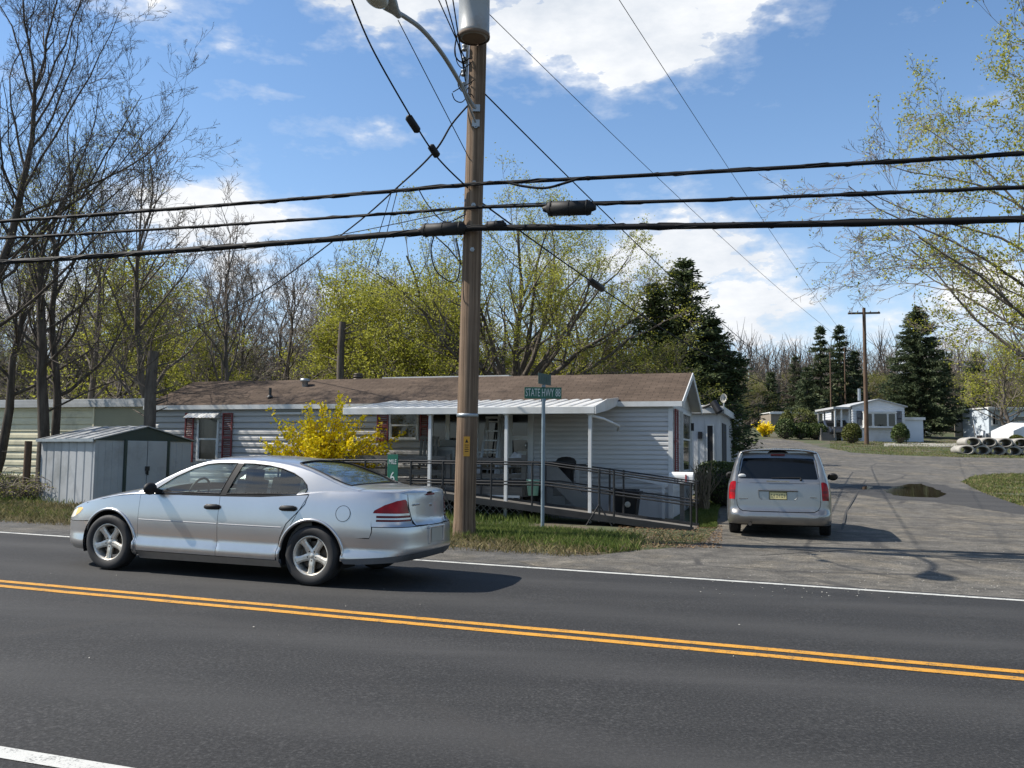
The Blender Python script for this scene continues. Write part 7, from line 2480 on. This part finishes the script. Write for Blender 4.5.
# --- conifers
def conifer(label, loc, h, w, seed, mat, rows=34, droop=.25, ragged=.25, tops=((0, 0, 1.0),), dens=1.0, base=.06, name='conifer', needle=.22, group=None, shape=.85):
    rnd = random.Random(seed); rng = np.random.default_rng(seed)
    o = thing(name, label, 'tree', loc, 0, group)
    mb = MB(); sg_ = Segs(); P, D = [], []
    for tx, ty, th in tops:
        H = h * th
        mb.tube([(tx * .2, ty * .2, -.2), (tx * .7, ty * .7, H * .4), (tx, ty, H * .75), (tx * 1.02, ty * 1.02, H)], [h * .022, h * .016, h * .008, .01], 8)
        for i in range(int(rows * th)):
            t = base + (1 - base) * (i + rnd.random()) / (rows * th)
            z = H * t
            fx = tx * (.3 + .7 * t); fy = ty * (.3 + .7 * t)
            prof = (1 - t) ** shape * (1 if t > base + .08 else .75)
            for k in range(int(7 * dens)):
                a = rnd.uniform(0, 6.283)
                L = max(.12, w * .5 * prof * rnd.uniform(1 - ragged * 2, 1 + ragged)) * (th ** .5)
                p0 = Vector((fx, fy, z)); dir_ = Vector((math.cos(a), math.sin(a), -droop + rnd.uniform(-.15, .25)))
                n = max(3, int(L / .22))
                q = p0.copy()
                for j in range(n):
                    dir_.z += .9 * droop / n * rnd.uniform(.4, 1.5)
                    q2 = q + dir_.normalized() * (L / n)
                    sg_.add(q[:], q2[:], .02, .014)
                    f = (j + 1) / n
                    m_ = 4 + int(9 * f)
                    for _ in range(m_):
                        P.append((q.lerp(q2, rnd.random()) + Vector((rnd.gauss(0, .09), rnd.gauss(0, .09), rnd.gauss(0, .05))))[:])
                        e = (dir_.normalized() + Vector((rnd.gauss(0, .55), rnd.gauss(0, .55), rnd.gauss(-.1, .35)))).normalized(); D.append(e[:])
                    q = q2
    mb.build('trunk', MT['bark_dark'], o)
    P = np.array(P); D = np.array(D); m = len(P)
    e = rng.normal(size=(m, 3)); e -= D * np.sum(D * e, 1, keepdims=True); e /= np.linalg.norm(e, axis=1, keepdims=True)
    s = (needle * .72 * rng.uniform(.6, 1.4, m))[:, None]
    V = np.stack([P, P + D * s * .5 + e * s * .15, P + D * s, P + D * s * .5 - e * s * .15], 1).reshape(-1, 3)
    F = (np.arange(m) * 4)[:, None] + np.array([0, 1, 2, 3])
    v2, f2 = sg_.mesh(3)
    V, F, I = join([(v2, f2, 0), (V, F, 1)])
    np_obj('crown', V, F, [MT['twig_dark'], MT[mat]], o, I)
    return o


def con_at(label, px, y, top, wpx, seed, mat='conifer', **k):
    p = stand(px, y)
    return conifer(label, p, at(px, top, y).z - p.z, wpx * pick(y), seed, mat, **k)

con_at('ragged dark cedar with several leaning tops behind the right end of the roof', 684, 33, 262, 112, 301, 'cedar', rows=56, droop=-.40, ragged=.5, tops=((0, 0, 1.0), (-1.05, .3, .90), (1.1, .1, .74), (2.0, -.1, .56), (-.4, .6, .7), (.5, -.5, .62)), dens=1.15, needle=.26, name='cedar_tree', shape=.62)
con_at('dark spruce just right of the white home with the dish', 722, 44, 345, 60, 302, 'cedar', rows=26, ragged=.35, name='cedar_tree', needle=.28)
con_at('big broad dark spruce right of the white gable home', 921, 84, 308, 92, 303, rows=50, droop=.22, ragged=.2, needle=.42, dens=1.7, name='spruce_tree', shape=.62)
con_at('tall spruce left of the distant thin pole', 822, 100, 326, 58, 304, rows=30, droop=.3, ragged=.45, needle=.5, name='spruce_tree')
con_at('tall spruce right of the distant thin pole', 841, 98, 324, 60, 305, rows=30, droop=.3, ragged=.45, needle=.5, name='spruce_tree')
con_at('small dark spruce at the end of the lane', 797, 104, 356, 34, 306, rows=24, ragged=.35, needle=.45, name='spruce_tree')
con_at('dark spruce behind the carport', 808, 96, 368, 46, 307, rows=22, ragged=.35, needle=.45, name='spruce_tree')
con_at('dark spruce close behind the gable home', 856, 100, 350, 40, 309, rows=26, ragged=.35, needle=.45, name='spruce_tree')
con_at('rounded dark evergreen behind the tan fence', 978, 95, 352, 44, 308, rows=28, ragged=.3, needle=.45, dens=1.3, name='spruce_tree', shape=.5)
con_at('small dark spruce at the left side of the far lane', 772, 100, 372, 34, 310, rows=20, ragged=.35, needle=.45, name='spruce_tree')


# --- bushes
def bush(label, loc, rx, ry, h, seed, mat='box_leaf', n=5200, leaf=.07, name='bush', lumps=9, group=None, boxy=2.0):
    rng = np.random.default_rng(seed)
    o = thing(name, label, 'bush', loc, 0, group)
    # clumps on an ellipsoid: leaves gather in an uneven outer layer
    d = rng.normal(size=(n, 3)); d[:, 2] = np.abs(d[:, 2]) * rng.choice([1, 1, 1, -.35], n)
    d /= (np.sum(np.abs(d) ** boxy, 1, keepdims=True)) ** (1 / boxy)
    c = rng.normal(size=(lumps, 3)); c /= np.linalg.norm(c, axis=1, keepdims=True)
    amp = np.zeros(n)
    dn = d / np.linalg.norm(d, axis=1, keepdims=True)
    for q in c: amp += np.exp(-np.sum((dn - q) ** 2, 1) * 5) * rng.uniform(-.12, .16)
    rad = (1 - np.abs(rng.normal(size=n)) * .16 + amp)[:, None]
    P = d * rad * np.array([rx, ry, h * .55]) + np.array([0, 0, h * .45])
    P = P[P[:, 2] > -.02]
    V, F = leaf_quads(P, leaf, rng, .65)
    np_obj('foliage', V, F, MT[mat], o)
    mb = MB(); rn = random.Random(seed)
    for k in range(7):
        a = rn.uniform(0, 6.28); mb.tube([(0, 0, -.1), (math.cos(a) * rx * .4, math.sin(a) * ry * .4, h * .4), (math.cos(a) * rx * .75, math.sin(a) * ry * .75, h * .7)], [.04, .025, .01], 5)
    mb.ell((0, 0, h * .42), (rx * .70, ry * .70, h * .40), 14, 9)  # hidden core, not a stem: added inside the leaves to block light
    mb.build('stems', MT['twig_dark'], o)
    return o


def bush_at(label, px, py, wpx, hpx, seed, **k):
    p = ground(px, py); q = pick(p.y)
    if hpx > 25: p = p + Vector((0, 2.0, 0))
    return bush(label, p + Vector((0, wpx * q * .1, 0)), wpx * q / 2, wpx * q / 2 * .9, hpx * q, seed, leaf=max(.05, 1.6 * q), **k)

p = stand(724, 24.6)
bush('dark clipped evergreen hedge bush beside the white home, left of the minivan', p, .82, .9, 1.22, 401, n=9000, leaf=.055, name='hedge_bush', boxy=3.2)
for i, (px, py, w_, h_, lab, mt) in enumerate(((786, 439.2, 21, 21, 'leftmost dark round bush of the row along the lane', 'box_leaf'), (801.5, 439.4, 18, 17, 'middle small dark round bush of the row along the lane', 'box_leaf'), (817, 439.8, 23, 18, 'rightmost dark round bush of the row along the lane', 'box_leaf'),
                                              (811, 438.2, 31, 32, 'taller olive evergreen bush behind the round bushes', 'light_bush'), (794, 438.2, 17, 27, 'small yellowish evergreen beside the taller olive bush', 'light_bush'),
                                              (853, 443.6, 19, 20, 'round bronze-green bush left of the lane pole', 'light_bush'), (901, 443.8, 17, 20, 'round dark green bush at the right corner of the gable home', 'box_leaf'), (1018, 447, 17, 12, 'low reddish bush in front of the covered trailer', 'light_bush'))):
    bush_at(lab, px, py, w_, h_, 420 + i, mat=mt, n=2600)

# bare multi-stem shrub by the corner
rnd = random.Random(17)
p = stand(702, 23.2)
sg_ = Segs()
for k in range(34):
    a = rnd.uniform(0, 6.28); q = Vector((rnd.gauss(0, .09), rnd.gauss(0, .09), 0)); d = Vector((math.cos(a) * rnd.uniform(.05, .5), math.sin(a) * .4, 1)); L = rnd.uniform(.7, 1.25); r0 = rnd.uniform(.012, .022)
    for j in range(4):
        q2 = q + d.normalized() * L / 4; sg_.add(q[:], q2[:], r0, r0 * .8); r0 *= .8
        if j > 1:
            for _ in range(2): e = (d.normalized() + Vector((rnd.gauss(0, .5), rnd.gauss(0, .5), .3))).normalized(); sg_.add(q2[:], (q2 + e * .22)[:], r0 * .7, .004)
        q = q2; d += Vector((rnd.gauss(0, .12), rnd.gauss(0, .12), 0))
V, F = sg_.mesh(4)
o = np_obj('bare_shrub', V, F, MT['dry_stem']); o.location = p
tag(o, 'bare many-stemmed shrub cut flat between the two white homes', 'shrub')

# forsythia in flower
def forsythia(label, loc, h, w, seed, n_st=46, size=.075, per=9):
    rnd = random.Random(seed); rng = np.random.default_rng(seed)
    o = thing('forsythia_bush', label, 'bush', loc)
    sg_ = Segs(); P = []
    for k in range(n_st):
        a = rnd.uniform(0, 6.28); rad = rnd.uniform(.1, 1.0)
        q = Vector((math.cos(a) * w * .12 * rad, math.sin(a) * w * .1 * rad, 0)); d = Vector((math.cos(a) * rad * .75, math.sin(a) * rad * .55, 1.25)); L = h * rnd.uniform(.7, 1.12) * (1 - .12 * rad); r0 = .016
        n = 9
        for j in range(n):
            q2 = q + d.normalized() * L / n; sg_.add(q[:], q2[:], r0, r0 * .88); r0 *= .88
            if j > 1:
                for _ in range(per): P.append((q.lerp(q2, rnd.random()) + Vector((rnd.gauss(0, .055), rnd.gauss(0, .055), rnd.gauss(0, .05))))[:])
                if rnd.random() < .5:
                    e = (d.normalized() + Vector((rnd.gauss(0, .6), rnd.gauss(0, .6), .2))).normalized(); t2 = q2 + e * rnd.uniform(.2, .45)
                    sg_.add(q2[:], t2[:], r0 * .6, .004)
                    for _ in range(per): P.append((q2.lerp(t2, rnd.random()) + Vector((rnd.gauss(0, .045), rnd.gauss(0, .045), rnd.gauss(0, .045))))[:])
            q = q2; d += Vector((math.cos(a) * .10 * rad + rnd.gauss(0, .07), math.sin(a) * .1 * rad + rnd.gauss(0, .07), -.10 * rad))
    V, F = sg_.mesh(4)
    np_obj('stems', V, F, MT['twig_brown'], o)
    V, F = leaf_quads(P, size, rng, .75)
    np_obj('blossom', V, F, MT['forsythia'], o)
    return o
p = HM @ Vector((fa(323, 470, -1.5).x, -1.5, 0)); p.z = gz(p.x, p.y)
forsythia('bright yellow flowering forsythia bush between the sedan and the grey siding', p, 2.35, 1.15, 501, n_st=95, per=15, size=.08)
p = ground(769, 437.5); forsythia('distant yellow forsythia left of the round bushes', p + Vector((0, 1.0, 0)), 1.35, 1.7, 502, n_st=24, size=.15, per=5)

# brambles along the fence
rnd = random.Random(71); rng = np.random.default_rng(71)
sg_ = Segs(); P = []
for k in range(240):
    b = ground(rnd.uniform(-40, 42), rnd.uniform(498, 503)) if rnd.random() < .5 else stand(rnd.uniform(-40, 40), rnd.uniform(20.5, 22.5))
    q = b.copy(); d = Vector((rnd.gauss(0, .5), rnd.gauss(0, .4), 1.0)); L = rnd.uniform(.5, 1.5)
    for j in range(7):
        q2 = q + d.normalized() * L / 7; sg_.add(q[:], q2[:], .008, .006); q = q2
        d += Vector((rnd.gauss(0, .25), rnd.gauss(0, .25), -.24))
        if rnd.random() < .5: P.append(q[:])
V, F = sg_.mesh(3); v2, f2 = leaf_quads(near(P, None, rng, 2, .06), .05, rng)
V, F, I = join([(V, F, 0), (v2, f2, 1)])
o = np_obj('brambles', V, F, [MT['twig_brown'], MT['olive_leaf']], None, I)
tag(o, 'tangled brown brambles along the old wire fence', 'brambles', kind='stuff')

# undergrowth under the wood
rng = np.random.default_rng(88); rnd = random.Random(88)
sg_ = Segs(); P = []
for k in range(5200):
    px = rnd.uniform(-140, 760); y = rnd.uniform(33, 66) if px < 640 else rnd.uniform(40, 70)
    b = stand(px, y); b.z -= .1
    if px > 690 and y < 60 or inside(b.x, b.y, [lane]): continue
    for q_ in range(2):
        q = b + Vector((rnd.gauss(0, .3), rnd.gauss(0, .3), 0)); d = Vector((rnd.gauss(0, .3), rnd.gauss(0, .3), 1)); L = rnd.uniform(1.0, 2.9)
        for j in range(4):
            q2 = q + d.normalized() * L / 4; sg_.add(q[:], q2[:], .022 - .004 * j, .018 - .004 * j)
            e = (d.normalized() + Vector((rnd.gauss(0, .7), rnd.gauss(0, .7), .2))).normalized(); sg_.add(q2[:], (q2 + e * rnd.uniform(.3, 1.0))[:], .010, .004)
            q = q2; d += Vector((rnd.gauss(0, .22), rnd.gauss(0, .22), 0))
        if rnd.random() < .22: P.append(q[:])
V, F = sg_.mesh(3); v2, f2 = leaf_quads(near(P, None, rng, 4, .3), .11, rng)
V, F, I = join([(V, F, 0), (v2, f2, 1)])
o = np_obj('undergrowth', V, F, [MT['twig_brown'], MT['olive_leaf']], None, I)
tag(o, 'brown twiggy undergrowth filling the wood behind the homes', 'undergrowth', kind='stuff')
# far wood, too distant to tell stems apart
sg_ = Segs()
for k in range(5200):
    a = rnd.uniform(-.95, .95); y = rnd.uniform(112, 165); x = math.tan(a) * y
    b = Vector((x, y, gz(x, y) - .3)); L = rnd.uniform(5, 12.5) * (1.0 if abs(a) < .6 else 1.15)
    q = b; d = Vector((rnd.gauss(0, .06), 0, 1))
    for j in range(4):
        q2 = q + d.normalized() * L / 4; sg_.add(q[:], q2[:], .16 - .03 * j, .13 - .03 * j)
        for _ in range(5 if j > 0 else 2): e = Vector((rnd.gauss(0, .7), rnd.gauss(0, .4), rnd.uniform(.3, 1.2))).normalized(); sg_.add(q.lerp(q2, rnd.random())[:], (q2 + e * rnd.uniform(1.0, 2.8))[:], .05, .015)
        q = q2; d += Vector((rnd.gauss(0, .1), 0, 0))
V, F = sg_.mesh(3)
o = np_obj('woods', V, F, MT['twig_brown'])
tag(o, 'far-off brown leafless wood along the horizon', 'woods', kind='stuff')


# --- grass
def blades(name, spots, mat, hmin, hmax, wd, label, seed, lean=.5):
    rng = np.random.default_rng(seed)
    P = np.array(spots); m = len(P)
    a = rng.uniform(0, 2 * math.pi, m); h = rng.uniform(hmin, hmax, m)
    side = np.stack([np.cos(a), np.sin(a), np.zeros(m)], 1)
    b = rng.uniform(0, 2 * math.pi, m); ln = rng.uniform(.1, lean, m) * h
    off = np.stack([np.cos(b) * ln, np.sin(b) * ln, np.zeros(m)], 1)
    w_ = (wd * rng.uniform(.6, 1.3, m))[:, None]
    up = np.zeros((m, 3)); up[:, 2] = h
    V = np.stack([P - side * w_, P + side * w_, P + off * .35 + up * .6 + side * w_ * .7, P + off + up], 1)
    # blade as a bent quad whose top is a point
    V = V.reshape(-1, 3)
    F = (np.arange(m) * 4)[:, None] + np.array([0, 1, 2, 3])
    o = np_obj(name, V, F, MT[mat])
    return tag(o, label, 'grass', kind='stuff')

rnd = random.Random(5)
drive_loop = lane
def on_drive(x, y): return inside(x, y, [drive_loop])
def scatter(n, s0, s1, p0, p1, keep=lambda s, p, x, y: True, z=0.0):
    out = []
    while len(out) < n:
        s = rnd.uniform(s0, s1); p = rnd.uniform(p0, p1)
        q = sp(s, p, z)
        if keep(s, p, q.x, q.y) and not on_drive(q.x, q.y): out.append(q[:])
    return out
shed_xy = SC_
def off_house(s, p, x, y):
    q = HMI @ Vector((x, y, 0))
    if -HL < q.x < 0 and q.y > -.1: return False
    return True
def patchy(x, y): return math.sin(x * 1.3 + math.sin(y * .9) * 2) + math.sin(y * 2.1 + x * .5) + rnd.uniform(-1.0, 1.0)
# short verge grass
blades('grass', scatter(46000, -6, 24, 12.35, 16.5, lambda s, p, x, y: off_house(s, p, x, y) and (x / y * F_PX + 512 < 640 or rnd.random() < .12) and patchy(x, y) > -.2 and rnd.random() < min(1, max(0, (p - 12.6) / 1.3))), 'grass_blade', .03, .11, .005, 'short green verge grass beside the road', 601)
blades('grass', scatter(14000, -3.4, 5.6, 13.15, 15.6, lambda s, p, x, y: off_house(s, p, x, y) and patchy(x, y) > .1 and (HMI @ Vector((x, y, 0))).y < -3.15 and x / y * F_PX + 512 < 648 - 30 * rnd.random()),  'grass_blade', .04, .17, .005, 'taller green grass growing in front of the ramp', 602, .6)
blades('dry_grass', scatter(30000, -8, 24, 12.2, 16.0, lambda s, p, x, y: off_house(s, p, x, y) and (x / y * F_PX + 512 < 640 or rnd.random() < .3)), 'dry_grass', .03, .14, .005, 'dry straw-coloured grass along the road edge', 603, 1.2)
blades('grass', scatter(30000, 5, 26, 15.5, 23.0, lambda s, p, x, y: off_house(s, p, x, y) and patchy(x, y) > -.8), 'grass_blade', .06, .2, .008, 'green grass round the shed and under the sedan side of the home', 604)
sp_grass = []
while len(sp_grass) < 26000:
    px = rnd.uniform(690, 745); y = rnd.uniform(18.2, 27)
    q = stand(px, y); h = HMI @ q
    if on_drive(q.x, q.y) or (h.x < .1 and h.y > 0): continue
    if -5.7 < h.x < .9 and -3.1 < h.y < -2.05: continue
    sp_grass.append(q[:])
blades('grass', sp_grass, 'grass_blade', .03, .09, .006, 'small green lawn between the ramp and the minivan', 605)
fg = []
while len(fg) < 42000:
    px = rnd.uniform(830, 1060); py = rnd.uniform(441, 510)
    q = ground(px, py)
    if not on_drive(q.x, q.y) and patchy(q.x, q.y) > -.9: fg.append(q[:])
blades('grass', fg[::2], 'dry_grass', .03, .10, .014, 'short dry grass along the far side of the lane', 607, .9)
blades('grass', fg[1::2], 'grass_blade', .03, .11, .014, 'thin olive grass along the far side of the lane', 606, .8)

# leaf litter and pale specks
lt = []
while len(lt) < 6000:
    s = rnd.uniform(-3, 22); p = rnd.gauss(12.85, .28)
    q = sp(s, p, .016)
    if not on_drive(q.x, q.y): lt.append(q[:])
for k in range(4200):
    q = ground(rnd.uniform(618, 722), rnd.uniform(526, 549)); lt.append((q.x, q.y, q.z + .014))
rng = np.random.default_rng(6)
V, F = leaf_quads(lt, .045, rng, .7); V[:, 2] = np.repeat(np.array(lt)[:, 2], 4) + (V[:, 2] - np.repeat(np.array(lt)[:, 2], 4)) * .3 + .008
tag(np_obj('leaf_litter', V, F, MT['dry_leaf']), 'dry brown leaf litter along the edge of the old asphalt', 'leaf litter', kind='stuff')
pb_ = []
for k in range(900):
    px = rnd.uniform(700, 1030); py = rnd.uniform(490, 600); q = ground(px, py); pb_.append((q.x, q.y, q.z + .018))
for k in range(25):
    q = ground(rnd.uniform(0, 1024), rnd.uniform(560, 680)); pb_.append((q.x, q.y, q.z + .02))
V, F = leaf_quads(pb_, .018, rng, .8); c = np.repeat(np.array(pb_), 4, 0); V[:, 2] = c[:, 2] + (V[:, 2] - c[:, 2]) * .35 + .004
tag(np_obj('gravel', V, F, MT['plate_pale']), 'pale gravel chips and petals scattered over the driveway', 'gravel', kind='stuff')
